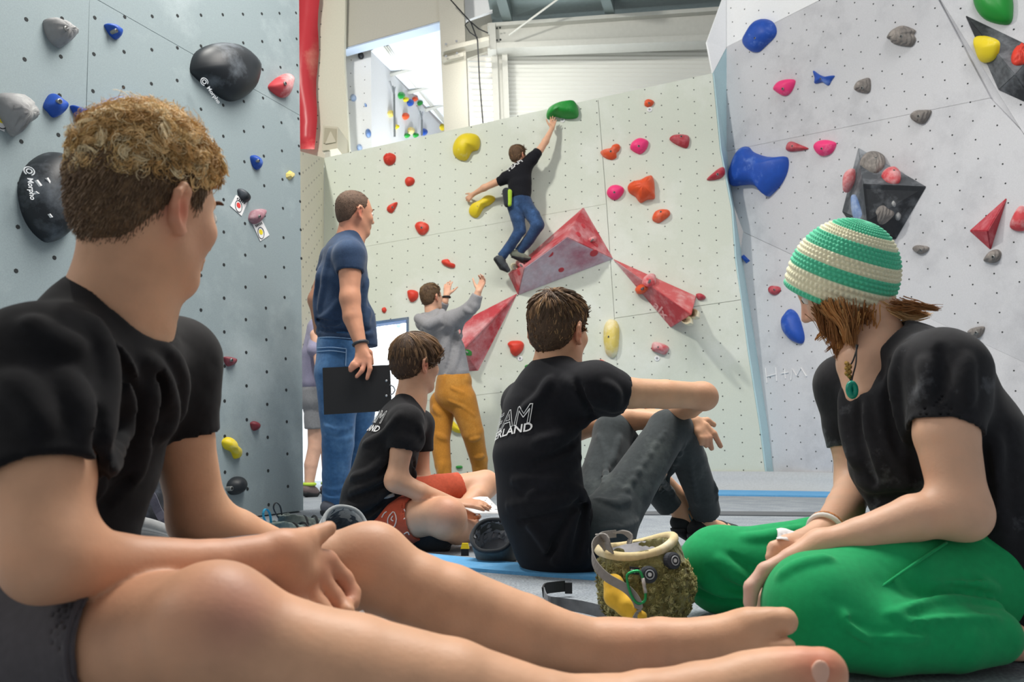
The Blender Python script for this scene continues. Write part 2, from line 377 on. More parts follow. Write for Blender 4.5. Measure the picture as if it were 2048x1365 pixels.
# receding white wall with coloured holds, ceiling with beams
P_far = plane3(at(742, 100, 9.0), at(742, 330, 9.0), at(888, 250, 11.5))
wf = MB().prism([on(742, 100, P_far), on(895, 265, P_far), on(895, 340, P_far), on(742, 340, P_far)], -P_far[0] * .06).build('wall_far', m_white, kind='structure', label='receding white climbing wall with small coloured holds')
cl = MB().prism([at(742, 102, 9.0), at(893, 255, 11.5), at(1010, 200, 11.5), at(960, -60, 9.0)], V(0, 0, .08)).build('ceiling', mat('pale_ceiling', '#dfe6ef', .7), kind='structure', label='pale panelled ceiling of the back hall')
_cp = plane3(at(742, 102, 9.0), at(893, 255, 11.5), at(960, -60, 9.0))
for a, b in (((770, 88), (905, 262)), ((842, 62), (950, 200))):
    for k in (-5, 0, 5): MB().tube([on(a[0] + k, a[1], _cp) - V(0, 0, .02), on(b[0] + k * .6, b[1], _cp) - V(0, 0, .02)], .012, 6).build('ceiling_rail', m_steel, cl)
for a, b in (((776, 146), (885, 116)), ((812, 182), (890, 160)), ((850, 216), (895, 202))):
    MB().tube([on(*a, _cp) - V(0, 0, .03), on(*b, _cp) - V(0, 0, .03)], .03, 4).build('ceiling_beam', m_steel, cl)
# beige box beam, column
pts = [at(690, -60, 8.75), at(878, -60, 8.75), at(880, 42, 8.75), at(688, 96, 8.75)]
bx = MB().prism(pts, V(0, .15, .0)).build('wall_box_beam', m_beige, kind='structure', label='beige box beam across the opening to the back hall')
pts = [at(688, 96.5, 8.74), at(880, 42.5, 8.74), at(880, 42.5, 8.74) + V(0, .16, 0), at(688, 96.5, 8.74) + V(0, .16, 0)]
MB().prism(pts, V(0, 0, -.02)).build('underside_panel', mat('pale_blue_soffit', '#b9c8dc', .6), bx)
cc = slab('wall_column', [(875, -60), (925, -60), (938, 270), (889, 275)], 8.7, m_beige, .35, kind='structure', label='beige square column left of the window strip')
# window strip with blind, grey wall plates, posts
wn = slab('window_1', [(925, 85), (985, 60), (995, 250), (938, 255)], 9.3, mat('bright_blind', '#f4f1e8', .6, emit=.25), kind='structure', label='bright blind covered window strip beside the steel post')
for i in range(13):
    y = 112 + i * 11; MB().box(at(963 + i * .8, y, 9.28), (.34, .02, .012)).build('blind_slat', m_white, wn)
slab('wall_plate', [(925, 20), (985, 15), (982, 100), (926, 120)], 9.2, m_beige, .05, kind='structure', label='beige wall plate above the window strip')
pt = empty('steel_post', at(1000, 240, 9.15), label='grey steel post with flanges standing behind the climbing wall', cat='post')
for x, w in ((982, 12), (1003, 11)): MB().prism([at(x, 90, 9.1), at(x + w, 90, 9.1), at(x + w + 6, 260, 9.1), at(x + 6, 260, 9.1)], V(0, .12, 0)).build('flange', m_steel, pt)
MB().prism([at(992, 90, 9.15), at(1004, 90, 9.15), at(1010, 260, 9.15), at(998, 260, 9.15)], V(0, .03, 0)).build('web', m_steel, pt)
sb = empty('steel_beam', at(1200, 90, 9.0), label='long pale steel beam under the roof with flanges', cat='beam')
MB().prism([at(980, 52, 9.05), at(1450, 18, 9.05), at(1440, 78, 9.05), at(980, 96, 9.05)], V(0, .03, 0)).build('web', m_steel, sb)
MB().prism([at(975, 46, 8.97), at(1455, 12, 8.97), at(1455, 20, 8.97), at(975, 53, 8.97)], V(0, .2, 0)).build('flange', m_steel, sb)
MB().prism([at(975, 86, 8.95), at(1440, 68, 8.95), at(1440, 80, 8.95), at(975, 97, 8.95)], V(0, .22, 0)).build('flange', m_steel, sb)
MB().prism([at(978, 46, 8.94), at(990, 45, 8.94), at(993, 98, 8.94), at(980, 99, 8.94)], V(0, .2, 0)).build('end_plate', m_steel, sb)
for x, y in ((994, 57), (1000, 56), (994, 81), (1001, 80)): MB().lathe(at(x, y, 8.94), (0, -1, 0), [(.012, 0), (.012, .012)], 6).build('bolt', m_black, sb)
MB().tube([at(1018, 70, 8.9), at(1120, -5, 8.6)], .012, 8).build('bracing_rod', m_steel, label='thin diagonal bracing rod running from beam up to roof', cat='rod')
lb = empty('bracket_beam', at(930, 100, 8.7), label='small beige channel bracket between column and steel post', cat='bracket')
MB().prism([at(883, 95, 8.6), at(978, 72, 8.6), at(978, 80, 8.6), at(884, 104, 8.6)], V(0, .14, 0)).build('upper_flange', m_beige, lb)
MB().prism([at(884, 117, 8.62), at(927, 104, 8.62), at(927, 112, 8.62), at(885, 122, 8.62)], V(0, .14, 0)).build('lower_flange', m_beige, lb)
for x, y in ((892, 89), (913, 83), (892, 113), (914, 107)): MB().lathe(at(x, y, 8.58), (0, -1, 0), [(.014, 0), (.014, .012)], 6).build('bolt', m_bolt, lb)
# black rope hanging
MB().tube([at(897, -5, 8.5), at(942, 45, 8.5), at(955, 80, 8.5), at(959, 160, 8.5), at(966, 247, 8.5)], .008, 6).build('rope', m_black, label='thin black rope hanging down in front of the window strip', cat='rope')
MB().tube([at(937, 43, 8.48), at(930, 50, 8.48), at(940, 65, 8.48), at(955, 75, 8.48)], .007, 6).build('rope', m_black, label='short black rope loop knotted at the bracket', cat='rope')
MB().tube([at(942, 44, 8.48), at(958, 58, 8.48), at(976, 66, 8.48)], .008, 6).build('rope', m_black, label='short black rope end tied across to steel beam', cat='rope')
# corrugated wall: real ribs
mb = MB(); rows = 60; vs = []
zt, zb = at(1010, 84, 9.35)[2], at(1010, 250, 9.35)[2]
x0, x1 = at(1005, 100, 9.35)[0], at(1470, 100, 9.35)[0]
for i in range(rows + 1):
    z = zt + (zb - zt) * i / rows; y = 9.35 - .012 * (1 if i % 3 == 0 else 0)
    vs += [(x0, y, z), (x1, y, z), ]
ob = mb.add(vs, [(2 * i, 2 * i + 1, 2 * i + 3, 2 * i + 2) for i in range(rows)]).build('wall_corrugated', mat('white_corrugated_sheet', '#dedfd9', .5), kind='structure', label='white corrugated sheet wall above the climbing wall')
md = ob.modifiers.new('solid', 'SOLIDIFY'); md.thickness = .03; md.offset = -1
# roof
rf = MB().prism([at(985, 48, 9.3), at(1470, 12, 9.3), at(1500, -140, 7.6), at(950, -140, 7.6)], V(0, 0, .06)).build('ceiling_roof', m_roof, kind='structure', label='grey green roof sheets above the steel beam')
for a, b in (((1005, 44), (972, -70)), ((1210, 28), (1178, -70))):
    A = at(a[0], a[1], 9.0); B = at(b[0], b[1], 7.9)
    MB().prism([A, A + V(.12, 0, 0), B + V(.12, 0, 0), B], V(0, 0, .2)).build('roof_purlin', mat('purlin_grey', '#6f7c7c', .6), rf)
slab('wall_upper_white', [(885, -60), (985, -60), (985, 22), (927, 42), (905, 10)], 9.0, m_white, .05, kind='structure', label='white wall patch high beside the roof')

# loudspeaker
spk = empty('loudspeaker', at(660, 300, 8.2), label='small cream loudspeaker mounted below the red banner', cat='loudspeaker')
MB().prism([at(646, 251, 8.2), at(676, 254, 8.2), at(675, 297, 8.2), at(644, 302, 8.2)], V(.03, .40, 0)).build('cabinet', mat('cream_plastic', '#b9b29c', .5), spk)
MB().prism([at(649, 255, 8.19), at(673, 258, 8.19), at(672, 283, 8.19), at(647, 287, 8.19)], V(0, .012, 0)).build('grille', mat('cream_grille', '#a9a28c', .7, bump=.4, bscale=500), spk)
MB().prism([at(650, 288, 8.185), at(672, 284, 8.185), at(661, 262, 8.185)], V(0, .012, 0)).build('horn', mat('cream_plastic', '#b9b29c', .5), spk)
MB().prism([at(649, 302, 8.22), at(660, 301, 8.22), at(660, 318, 8.22), at(650, 318, 8.22)], V(0, .05, 0)).build('bracket', m_beige, spk)

# ------------------------------------------------------------------ climbing holds
HM = {
 'grey': mat('hold_grey', '#8f9091', .7, noise=.1, nscale=14, second='#b9bab8', s_scale=6, bump=.3, bscale=120),
 'wood': mat('hold_grey_grain', '#7f7a76', .75, noise=.12, nscale=20, second='#a59d96', s_scale=5, bump=.8, wave=(11, 6), bdist=.008),
 'blue': mat('hold_blue', '#1f4fae', .5, noise=.08, nscale=20, second='#8ba6d3', s_scale=5, s_lo=.55, s_hi=.85),
 'palblue': mat('hold_pale_blue', '#5f7fb4', .6, second='#b9c8dc', s_scale=6, s_lo=.4, s_hi=.7),
 'black': mat('hold_black', '#23282d', .5, noise=.15, nscale=12, second='#8d96a0', s_scale=3.2, s_lo=.5, s_hi=.85),
 'red': mat('hold_red', '#d8402f', .5, noise=.08, nscale=14, second='#ee8f80', s_scale=7, s_lo=.58, s_hi=.9),
 'redwhite': mat('hold_chalked_red', '#c9454c', .6, second='#e2c3c3', s_scale=6, s_lo=.42, s_hi=.7),
 'darkred': mat('hold_dark_red', '#b0333f', .55, second='#cf7f86', s_scale=9, s_lo=.5, s_hi=.8),
 'maroon': mat('hold_maroon', '#7c2f3a', .5, second='#a86a72', s_scale=12, s_lo=.5, s_hi=.8),
 'orange': mat('hold_orange', '#e0562c', .5, second='#eb9a84', s_scale=6, s_lo=.5, s_hi=.8),
 'pink': mat('hold_pink', '#ee3a7c', .5, second='#f7b6ca', s_scale=6, s_lo=.6, s_hi=.85),
 'mauve': mat('hold_mauve', '#a0747f', .65, second='#c2a6ab', s_scale=12),
 'yellow': mat('hold_yellow', '#e3cb23', .5, second='#efe6a6', s_scale=6, s_lo=.58, s_hi=.85),
 'palyellow': mat('hold_pale_yellow', '#dfca6a', .55, second='#f0ead0', s_scale=5, s_lo=.45, s_hi=.7),
 'green': mat('hold_green', '#1f8f35', .45, second='#6fb36f', s_scale=6, s_lo=.6, s_hi=.9),
 'cream': mat('hold_cream', '#ddd6bd', .6, noise=.06, nscale=30),
}
ring_m = mat('bolt_ring', '#8f918f', .45, metal=.6)
def hold(label, pts, pl, h, material, peak=None, bolt=None, facet=False, name='climbing_hold', cat='climbing hold', rough=.0, z=None, npts=36, pw=2.2, flat=.55, group=None):
    if z is not None: pts = [(z[0] + x / z[2], z[1] + y / z[2]) for x, y in pts]; peak = (z[0] + peak[0] / z[2], z[1] + peak[1] / z[2]) if peak else None; bolt = (z[0] + bolt[0] / z[2], z[1] + bolt[1] / z[2]) if bolt else None
    n = pl[0]; P = [on(x, y, pl) for x, y in pts]; c0 = np.mean(P, 0)
    out = np.array(P) if facet else smooth_poly(P, npts)
    c = on(*peak, sub(pl, h * .6)) - n * h * .6 if peak else c0
    rings = [(1.0, -.01), (1.0, .12 * h), (.97, .3 * h)] if not facet else [(1.0, -.01), (1.0, .08 * h)]
    for s in ((.9, .78, .62, .44, .24) if not facet else (.52,)):
        rings.append((s, h * (.3 + .7 * (1 - (max(s - flat * .25, 0) / (1 - flat * .25)) ** pw)) if not facet else h * .95))
    rr = np.random.default_rng(abs(hash(label)) % 1000 if False else sum(map(ord, label)))
    vs = []; m = len(out)
    for s, hh in rings:
        for p in out:
            j = rr.normal() * rough * h if (rough and s < .95) else 0
            vs.append(c + (p - c) * s + n * (hh + j))
    top = len(vs); vs.append(c + n * h)
    fs = [(i * m + k, i * m + (k + 1) % m, (i + 1) * m + (k + 1) % m, (i + 1) * m + k) for i in range(len(rings) - 1) for k in range(m)]
    fs += [((len(rings) - 1) * m + k, (len(rings) - 1) * m + (k + 1) % m, top) for k in range(m)]
    if group is None and cat == 'climbing hold': group = 'holds on the grey left wall' if pl is P_left else ('holds in the back hall' if c[1] > 8.5 else ('holds on the pale right wall' if c[0] > 1.75 else 'holds on the pale green wall'))
    root = empty(name, c, label=label, cat=cat, group=group)
    o = MB().add(vs, fs).build('grip', material, root, smooth=not facet)
    if bolt:
        q = on(*bolt, sub(pl, h * .8)); e = .0085 if h > .05 else .0065
        d = nrm(q - c); 
        MB().lathe(q + n * (h * .14), n, [(e * 1.45, -.03), (e * 1.45, .003), (e, .005), (e, .001)], 10).build('bolt_washer', ring_m, root)
        MB().lathe(q + n * (h * .14), n, [(e * .9, -.02), (e * .9, .0045)], 8).build('bolt', m_black, root)
    return root
Z1 = (0, 0, 2.7306); Z2 = (0, 480, 2.625)
hold('large grey rounded hold at the top left of the grey wall', [(235,115),(265,103),(310,118),(345,140),(398,180),(390,210),(345,250),(318,262),(290,245),(262,215),(240,165)], P_left, .09, HM['grey'], bolt=(352,162), z=Z1, rough=.05)
hold('small blue hold beside the top left panel seam', [(568,135),(600,133),(625,150),(655,175),(648,205),(628,216),(600,195),(580,165)], P_left, .05, HM['blue'], bolt=(628,170), z=Z1)
h3 = hold('big black dome hold near the top of the grey wall', [(1036,380),(1050,310),(1085,270),(1150,243),(1220,240),(1290,262),(1350,310),(1390,365),(1388,420),(1365,490),(1320,535),(1265,555),(1210,540),(1130,480),(1060,420)], P_left, .14, HM['black'], z=Z1, pw=3)
hold('chalked red hold at the right edge of the grey wall', [(1462,478),(1490,440),(1530,412),(1560,405),(1583,425),(1580,460),(1562,525),(1540,535),(1505,520)], P_left, .08, HM['redwhite'], bolt=(1550,458), z=Z1)
hold('grey lumpy hold at the left picture edge', [(-30,520),(70,517),(120,540),(160,590),(182,635),(165,665),(120,690),(90,735),(65,748),(45,730),(20,690),(-30,600)], P_left, .1, HM['grey'], bolt=(148,625), z=Z1, rough=.05)
hold('blue chalked hold with bolt left of the front left sitters hair', [(235,578),(270,515),(310,540),(345,565),(355,590),(330,625),(290,643),(260,615)], P_left, .06, HM['blue'], bolt=(318,557), z=Z1)
hold('small dark blue triangular hold touching the front sitters hair', [(382,578),(430,592),(468,605),(462,635),(428,655),(405,630)], P_left, .04, HM['blue'], z=Z1)
hold('large pale blue dome hold hidden behind the front left sitters hair', [(500,620),(560,555),(620,530),(700,527),(770,545),(815,580),(830,640),(820,760),(700,830),(560,790)], P_left, .08, HM['palblue'], z=Z1)
h9 = hold('big black dome hold with chalk prints left of the front left head', [(95,1050),(105,980),(140,905),(200,855),(260,835),(330,850),(400,950),(420,1100),(380,1240),(330,1300),(265,1326),(220,1310),(160,1250),(115,1160)], P_left, .12, HM['black'], z=Z1, pw=3)
hold('small blue hold right of the front left fringe', [(1366,855),(1385,850),(1410,868),(1420,895),(1415,920),(1398,928),(1380,910),(1368,880)], P_left, .045, HM['blue'], bolt=(1407,880), z=Z1)
hold('tiny yellow foot hold near the grey wall edge', [(1560,950),(1580,932),(1602,945),(1605,965),(1580,985),(1562,970)], P_left, .025, HM['palyellow'], z=Z1, facet=True)
hold('small dark hold above the card with red dot', [(1295,1040),(1310,1032),(1340,1055),(1358,1085),(1350,1103),(1330,1105),(1305,1080)], P_left, .04, HM['black'], z=Z1)
hold('mauve hold above the card with yellow dot', [(1355,1190),(1370,1155),(1410,1143),(1443,1150),(1435,1180),(1410,1215),(1385,1225),(1362,1210)], P_left, .05, HM['mauve'], bolt=(1412,1184), z=Z1)
hold('maroon pointed hold low on the grey wall', [(1170,620),(1195,615),(1235,628),(1225,655),(1190,663)], P_left, .035, HM['maroon'], bolt=(1212,632), z=Z2)
hold('small maroon hold above right of the yellow bone hold', [(1312,965),(1330,953),(1355,965),(1358,985),(1345,1000),(1325,1000)], P_left, .03, HM['maroon'], z=Z2)
hold('yellow bone shaped hold low on the grey wall', [(1163,1060),(1185,1037),(1210,1045),(1222,1080),(1255,1110),(1255,1140),(1228,1150),(1210,1115),(1175,1095)], P_left, .05, HM['yellow'], z=Z2, npts=44)
hold('black ball hold at the foot of the grey wall', [(1188,1295),(1200,1265),(1230,1245),(1262,1248),(1280,1275),(1275,1310),(1250,1335),(1215,1340),(1195,1325)], P_left, .06, HM['black'], bolt=(1208,1307), z=Z2)
# printed cards
paper = mat('white_paper', '#e6e7e8', .8)
def card(label, quad, dot, color, z):
    q = [on(z[0] + x / z[2], z[1] + y / z[2], sub(P_left, .004)) for x, y in quad]; c = np.mean(q, 0); n = P_left[0]
    r = empty('route_card', c, label=label, cat='card'); MB().prism(q, -n * .002).build('paper', paper, r)
    d = on(z[0] + dot[0] / z[2], z[1] + dot[1] / z[2], sub(P_left, .0046))
    MB().lathe(d, n, [(.016, -.001), (.016, .0008)], 16).build('dot_print', mat(color, color, .6), r)
    e1 = nrm(np.cross(V(0, 0, 1), n)); e2 = np.cross(n, e1)
    MB().tube([d + n * .0006 + (e1 * math.cos(a) * .026 + e2 * math.sin(a) * .034) - e2 * .006 for a in np.arange(24) * math.pi / 12], .0022, 4, True).build('ring_print', mat('ink', '#3d4147', .7), r)
    u = nrm(q[1] - q[0]); v = nrm(q[3] - q[0])
    for k in range(5): MB().box(q[0] + u * (.02 + .014 * k) + v * .018 + n * .0006, (.008, .001, .014), [u, n, v]).build('letter_print', mat('ink', '#3d4147', .7), r)
card('white card with red dot under the small dark hold', [(1290,1065),(1352,1105),(1320,1180),(1258,1125)], (1303,1122), '#d8403c', Z1)
card('white card with yellow dot under the mauve hold', [(1380,1225),(1430,1200),(1472,1285),(1422,1318)], (1425,1268), '#e8d52a', Z1)
card('white card with yellow dot at the left picture edge', [(-15,600),(30,640),(25,720),(-15,700)], (8,652), '#e8d52a', Z1)
# maker's print on the black domes
def dome_logo(root, c, z, h, ang, words='Morpho', size=.030):
    n = P_left[0]; e1 = nrm(np.cross(V(0, 0, 1), n)); e2 = np.cross(n, e1); ink = mat('print_white', '#d5dade', .7)
    q = on(z[0] + c[0] / z[2], z[1] + c[1] / z[2], sub(P_left, h)); n2 = nrm(n * .75 + nrm(q - np.array(root.location)) * .5)
    a1 = nrm(e1 * math.cos(ang) + e2 * math.sin(ang)); a1 = nrm(a1 - n2 * np.dot(a1, n2)); a2 = np.cross(n2, a1)
    for rr_, t in ((.019, 5.2), (.010, 6.28)):
        MB().tube([q + n2 * .002 + (a1 * math.cos(w) + a2 * math.sin(w)) * rr_ for w in np.linspace(.4, .4 + t, 18)], .0026, 5).build('logo_print', ink, root)
    v, f = text_pts(words, size=size, bold=.0006); 
    MB().add([q + n2 * .002 + a1 * (x + .03) + a2 * (y - .010) for x, y, _ in v], f).build('logo_print', ink, root)
dome_logo(h3, (1115, 447), Z1, .095, -.66); dome_logo(h9, (158, 937), Z1, .085, -1.45)
for (x, y), (dx, dy) in (((215, 1000), (30, 26)), ((270, 990), (26, 30)), ((205, 1052), (22, 10)), ((280, 1178), (18, 16))):
    P = [on(x / Z1[2] + a, y / Z1[2] + b, sub(P_left, .112)) for a, b in ((-dx * .2, -dy * .22), (-dx * .08, -dy * .25), (dx * .2, dy * .18), (dx * .1, dy * .24))]; MB().prism(P, -P_left[0] * .012).build('chalk_print', chalk, h9)

# ---- holds on the main wall
ZM = (640, 230, 2.4976); ZG = (900, 0, 3.531); ZC = (1000, 380, 3.593); Z6 = (800, 500, 2.842)
hold('red ridged round hold at the upper left of the pale wall', [(318,215),(330,200),(355,194),(378,205),(375,235),(352,252),(325,243)], P_main, .07, HM['red'], z=ZM, rough=.08)
hold('small red hold below the red ridged round hold', [(425,330),(440,312),(465,315),(474,330),(462,350),(435,355)], P_main, .05, HM['red'], z=ZM)
hold('red triangular hold right of the clipboard holders head', [(385,437),(383,455),(360,490),(335,478),(345,455)], P_main, .05, HM['red'], z=ZM, bolt=(362,462))
hold('red round hold right of the clipboard holders neck', [(475,560),(485,540),(510,535),(540,548),(543,575),(520,600),(495,595)], P_main, .06, HM['red'], z=ZM, bolt=(508,565))
hold('red bar hold above the hooded spotter', [(610,728),(640,722),(655,740),(675,748),(670,765),(640,760),(612,745)], P_main, .05, HM['red'], z=ZM)
hold('red hold left of the hooded spotters head', [(437,885),(460,875),(488,885),(490,910),(475,930),(450,932)], P_main, .06, HM['red'], z=ZM)
hold('tiny red hold above the doorway', [(310,968),(325,962),(333,975),(325,990),(312,985)], P_main, .03, HM['red'], z=ZM)
hold('large yellow crescent hold left of the climbers head', [(665,180),(675,140),(705,108),(745,97),(790,108),(800,140),(790,175),(760,185),(735,225),(705,227),(675,210)], P_main, .14, HM['yellow'], z=ZM, npts=48, bolt=(707,135))
hold('yellow banana hold under the climbers left hand', [(745,475),(760,450),(800,430),(835,405),(868,408),(875,425),(850,450),(820,465),(795,505),(775,515),(750,500)], P_main, .09, HM['yellow'], z=ZM, npts=48, bolt=(790,457))
hg = hold('green glossy hold the climber reaches at the top', [(682,830),(690,790),(720,765),(780,740),(850,728),(885,730),(905,770),(908,815),(885,838),(800,840),(740,825),(700,843)], P_main, .15, HM['green'], z=ZG, npts=48, pw=3)
hold('small orange hold near the top right of the pale wall', [(1372,735),(1380,712),(1405,705),(1440,720),(1430,745),(1400,758),(1378,750)], P_main, .05, HM['orange'], z=ZG, bolt=(1405,730))
hold('orange bone hold left of the upper pink hold', [(1062,1080),(1085,1063),(1130,1055),(1150,1030),(1180,1020),(1202,1035),(1195,1065),(1175,1085),(1175,1115),(1140,1130),(1090,1115)], P_main, .07, HM['orange'], z=ZG, npts=48, bolt=(1135,1072))
hold('upper pink hold on the pale wall', [(1272,1040),(1290,1005),(1340,980),(1398,1000),(1395,1040),(1370,1075),(1335,1090),(1285,1065)], P_main, .08, HM['pink'], z=ZG, bolt=(1333,1035))
hold('dark red blocky hold right of the upper pink hold', [(1550,985),(1575,960),(1640,955),(1688,970),(1685,1030),(1660,1048),(1590,1020)], P_main, .07, HM['darkred'], z=ZG, bolt=(1632,968))
hold('dark red wedge hold at the right edge of the pale wall', [(1932,322),(1960,295),(1995,268),(2018,265),(2022,295),(2000,318),(1950,328)], P_main, .06, HM['darkred'], z=ZM, bolt=(1985,298))
hold('lower pink hold left of the big orange hold', [(1432,390),(1450,360),(1485,353),(1518,370),(1510,400),(1480,425),(1450,418)], P_main, .08, HM['pink'], z=ZM, bolt=(1470,388))
hold('big orange lumpy hold right of the lower pink hold', [(1537,360),(1560,340),(1600,330),(1650,308),(1668,330),(1672,390),(1670,420),(1635,425),(1600,440),(1575,410),(1545,390)], P_main, .15, HM['orange'], z=ZM, npts=48, bolt=(1610,352), rough=.03)
hold('orange hold below the big orange lumpy hold', [(1660,525),(1670,490),(1700,475),(1740,478),(1748,500),(1720,525),(1690,540)], P_main, .08, HM['orange'], z=ZM, bolt=(1702,487))
hold('small dark red hold at the tip of the lettered volume', [(1878,898),(1900,893),(1925,908),(1920,922),(1890,925)], P_main, .045, HM['darkred'], z=ZM)
hold('yellow and white banana hold right of the centre sitters head', [(742,1060),(750,980),(775,940),(800,933),(835,945),(855,985),(858,1040),(850,1140),(835,1190),(805,1208),(765,1180),(750,1130)], P_main, .1, HM['palyellow'], z=ZC, npts=48, bolt=(782,1058))
hold('pinkish red block hold with white tag above the centre sitters arm', [(1090,1130),(1100,1098),(1150,1100),(1210,1130),(1205,1165),(1180,1185),(1130,1170),(1095,1155)], P_main, .08, HM['redwhite'], z=ZC, bolt=(1138,1132))
hold('bright red heart shaped hold left of the centre sitter', [(55,1110),(75,1090),(110,1085),(150,1088),(172,1110),(165,1150),(140,1180),(110,1197),(80,1175),(70,1140)], P_main, .07, HM['red'], z=ZC, npts=44)
hold('red wedge hold peeking over the centre sitters shoulder', [(680,1290),(700,1250),(720,1222),(757,1240),(750,1300),(735,1330),(680,1320)], P_main, .06, HM['red'], z=ZC)
hold('small green hold behind the centre sitters neck', [(180,1265),(210,1255),(230,1265),(225,1290),(185,1285)], P_main, .04, HM['green'], z=ZC)
hold('yellow hold between the hooded spotters legs', [(275,940),(300,970),(360,1030),(355,1045),(310,1035),(272,1000)], P_main, .07, HM['yellow'], z=Z6)
hold('tiny green foot hold beside the spotters shin', [(320,1230),(350,1228),(355,1240),(335,1245),(320,1242)], P_main, .03, HM['green'], z=Z6)
hold('tiny orange hold behind the centre sitters bent leg', [(1339,942),(1343,938),(1349,943),(1347,950),(1341,950)], P_main, .03, HM['orange'])
for lab, x, y in (('white round tag under the pinkish block hold', 1314, 717), ('small cream tag under the heart shaped hold', 1040, 717), ('tiny grey tag under the green top hold', 1125, 240), ('tiny dark tag under the small orange top hold', 1299, 219)):
    r = empty('hold_tag', on(x, y, P_main), label=lab, cat='tag'); q = on(x, y, sub(P_main, .006)); n = P_main[0]
    MB().lathe(q, n, [(.026, -.012), (.026, .001), (.014, .0015)], 12).build('disc', paper, r); MB().lathe(q, n, [(.011, -.012), (.011, .004)], 8).build('bolt', m_bolt, r)

# ---- red volumes
m_vol = mat('red_volume_paint', '#b93a44', .6, noise=.06, nscale=30, second='#dcb3b6', s_scale=3.0, s_lo=.42, s_hi=.72, bump=.2, bscale=200)
m_volc = mat('chalked_volume_paint', '#b5687a', .7, noise=.08, nscale=30, second='#d3c3cd', s_scale=2.6, s_lo=.3, s_hi=.6, bump=.2, bscale=200)
m_patch = mat('clean_red_patch', '#c23642', .5, noise=.1, nscale=30)
def volume(label, base, raised, faces, pl, z, mats, name='wall_volume'):
    """each face is a thick panel of its own under the volume"""
    T = lambda p: (z[0] + p[0] / z[2], z[1] + p[1] / z[2])
    pts = [on(*T(p), pl) for p in base] + [on(*T(p), sub(pl, h)) for p, h in raised]
    c = np.mean(pts[:len(base)], 0); root = empty(name, c, label=label, cat='volume', group='wall volumes'); fp = []
    body = MB().add(pts, [tuple(range(len(base)))[::-1]] + [f for f, _ in faces]).build('core', mats[0], root)
    for f, mi in faces:
        p = [pts[i] for i in f]; n = nrm(np.cross(p[1] - p[0], p[2] - p[0])); 
        if np.dot(n, np.mean(p, 0) - (c - pl[0] * .05)) < 0: n = -n
        cc = np.mean(p, 0); MB().prism([q + nrm(cc - q) * .004 + n * .004 for q in p], -n * .012).build('face_panel', mats[mi], root)
        fp.append((n, p[0] + n * .004))
    return root, fp
v1, fp1 = volume('large red wedge volume under the climbers feet', [(60,605),(600,128),(812,495),(130,755)], [((480,340), .42), ((175,560), .30)],
    [((0, 1, 4, 5), 0), ((1, 2, 4), 0), ((4, 2, 3, 5), 1), ((0, 5, 3), 0)], P_main, ZC, [m_vol, m_volc])
v2, fp2 = volume('pointed red volume with white letters on the right', [(815,500),(1408,765),(1228,988)], [((1375,895), .33)], [((0, 1, 3), 1), ((0, 3, 2), 0), ((1, 2, 3), 0)], P_main, ZC, [m_vol, mat('chalked_red_top', '#c65a5c', .65, second='#e0c0bd', s_scale=4, s_lo=.5, s_hi=.8)])
v3, fp3 = volume('pointed red volume behind the hooded spotter', [(665,250),(330,420),(370,690),(442,688)], [((358,565), .28)], [((0, 1, 4), 1), ((0, 4, 2, 3), 0), ((1, 2, 4), 0)], P_main, Z6, [m_vol, m_vol])
def patch(parent, p, z, pl, r, material, nm='clean_patch', h=.003):
    q = on(z[0] + p[0] / z[2], z[1] + p[1] / z[2], pl); n = pl[0] if np.dot(pl[0], _C - q) > 0 else -pl[0]
    MB().lathe(q, n, [(r, -.004), (r, h * .6), (r * .9, h)], 18).build(nm, material, parent)
for p, k, r in (((600, 260), 1, .028), ((565, 320), 1, .03), ((355, 460), 2, .04), ((675, 455), 2, .042), ((440, 575), 2, .03), ((690, 395), 1, .028), ((135, 595), 3, .03)): patch(v1, p, ZC, fp1[k], r, m_patch)
HV = lambda p, z: (z[0] + p[0] / z[2], z[1] + p[1] / z[2])
def blob_hold(label, p, z, pl, r, h, material):
    x, y = HV(p, z); k = r * FPX / 7.1
    return hold(label, [(x + k * math.cos(a) * (1 + .15 * math.sin(3 * a + x)), y + k * .8 * math.sin(a)) for a in np.arange(9) * 2 * math.pi / 9], pl, h, material, bolt=(x, y))
blob_hold('small pinkish hold on the right face of the large volume', (665, 360), ZC, fp1[1], .032, .04, HM['redwhite'])
blob_hold('pink knob hold on the left end of the large volume', (150, 540), ZC, fp1[0], .035, .05, HM['redwhite'])
blob_hold('cream knob hold beside the climbers rear shoe', (102, 555), ZC, fp1[0], .035, .05, HM['cream'])
blob_hold('chalky pink round hold on top of the lettered volume', (1075, 655), ZC, fp2[0], .06, .06, HM['redwhite'])
blob_hold('orange red round hold on the lettered volume', (1022, 712), ZC, fp2[1], .05, .06, HM['orange'])
blob_hold('cream hold at the corner of the lettered volume', (1388, 890), ZC, fp2[2], .05, .06, HM['cream'])
blob_hold('cream lower hold at the lettered volume', (1345, 940), ZC, fp2[2], .045, .05, HM['cream'])
blob_hold('small green hold on the volume by the spotters waist', (383, 583), Z6, fp3[1], .035, .04, HM['green'])
blob_hold('small green hold further right on the spotters volume', (487, 570), Z6, fp3[1], .035, .04, HM['green'])
# letters on volume 2
tv, tf = text_pts('alx', size=1.0, bold=.02)
A, B = on(*HV((1098, 835), ZC), fp2[1]), on(*HV((1188, 935), ZC), fp2[1]); n = fp2[1][0] if np.dot(fp2[1][0], _C - A) > 0 else -fp2[1][0]
a1 = nrm(B - A); a2 = np.cross(n, a1); s = np.linalg.norm(B - A) / tv[:, 0].max()
MB().add([A + n * .003 + a1 * x * s + a2 * y * s * 1.0 for x, y, _ in tv], tf).build('letters', mat('letter_pink', '#e3a6a6', .7), v2)

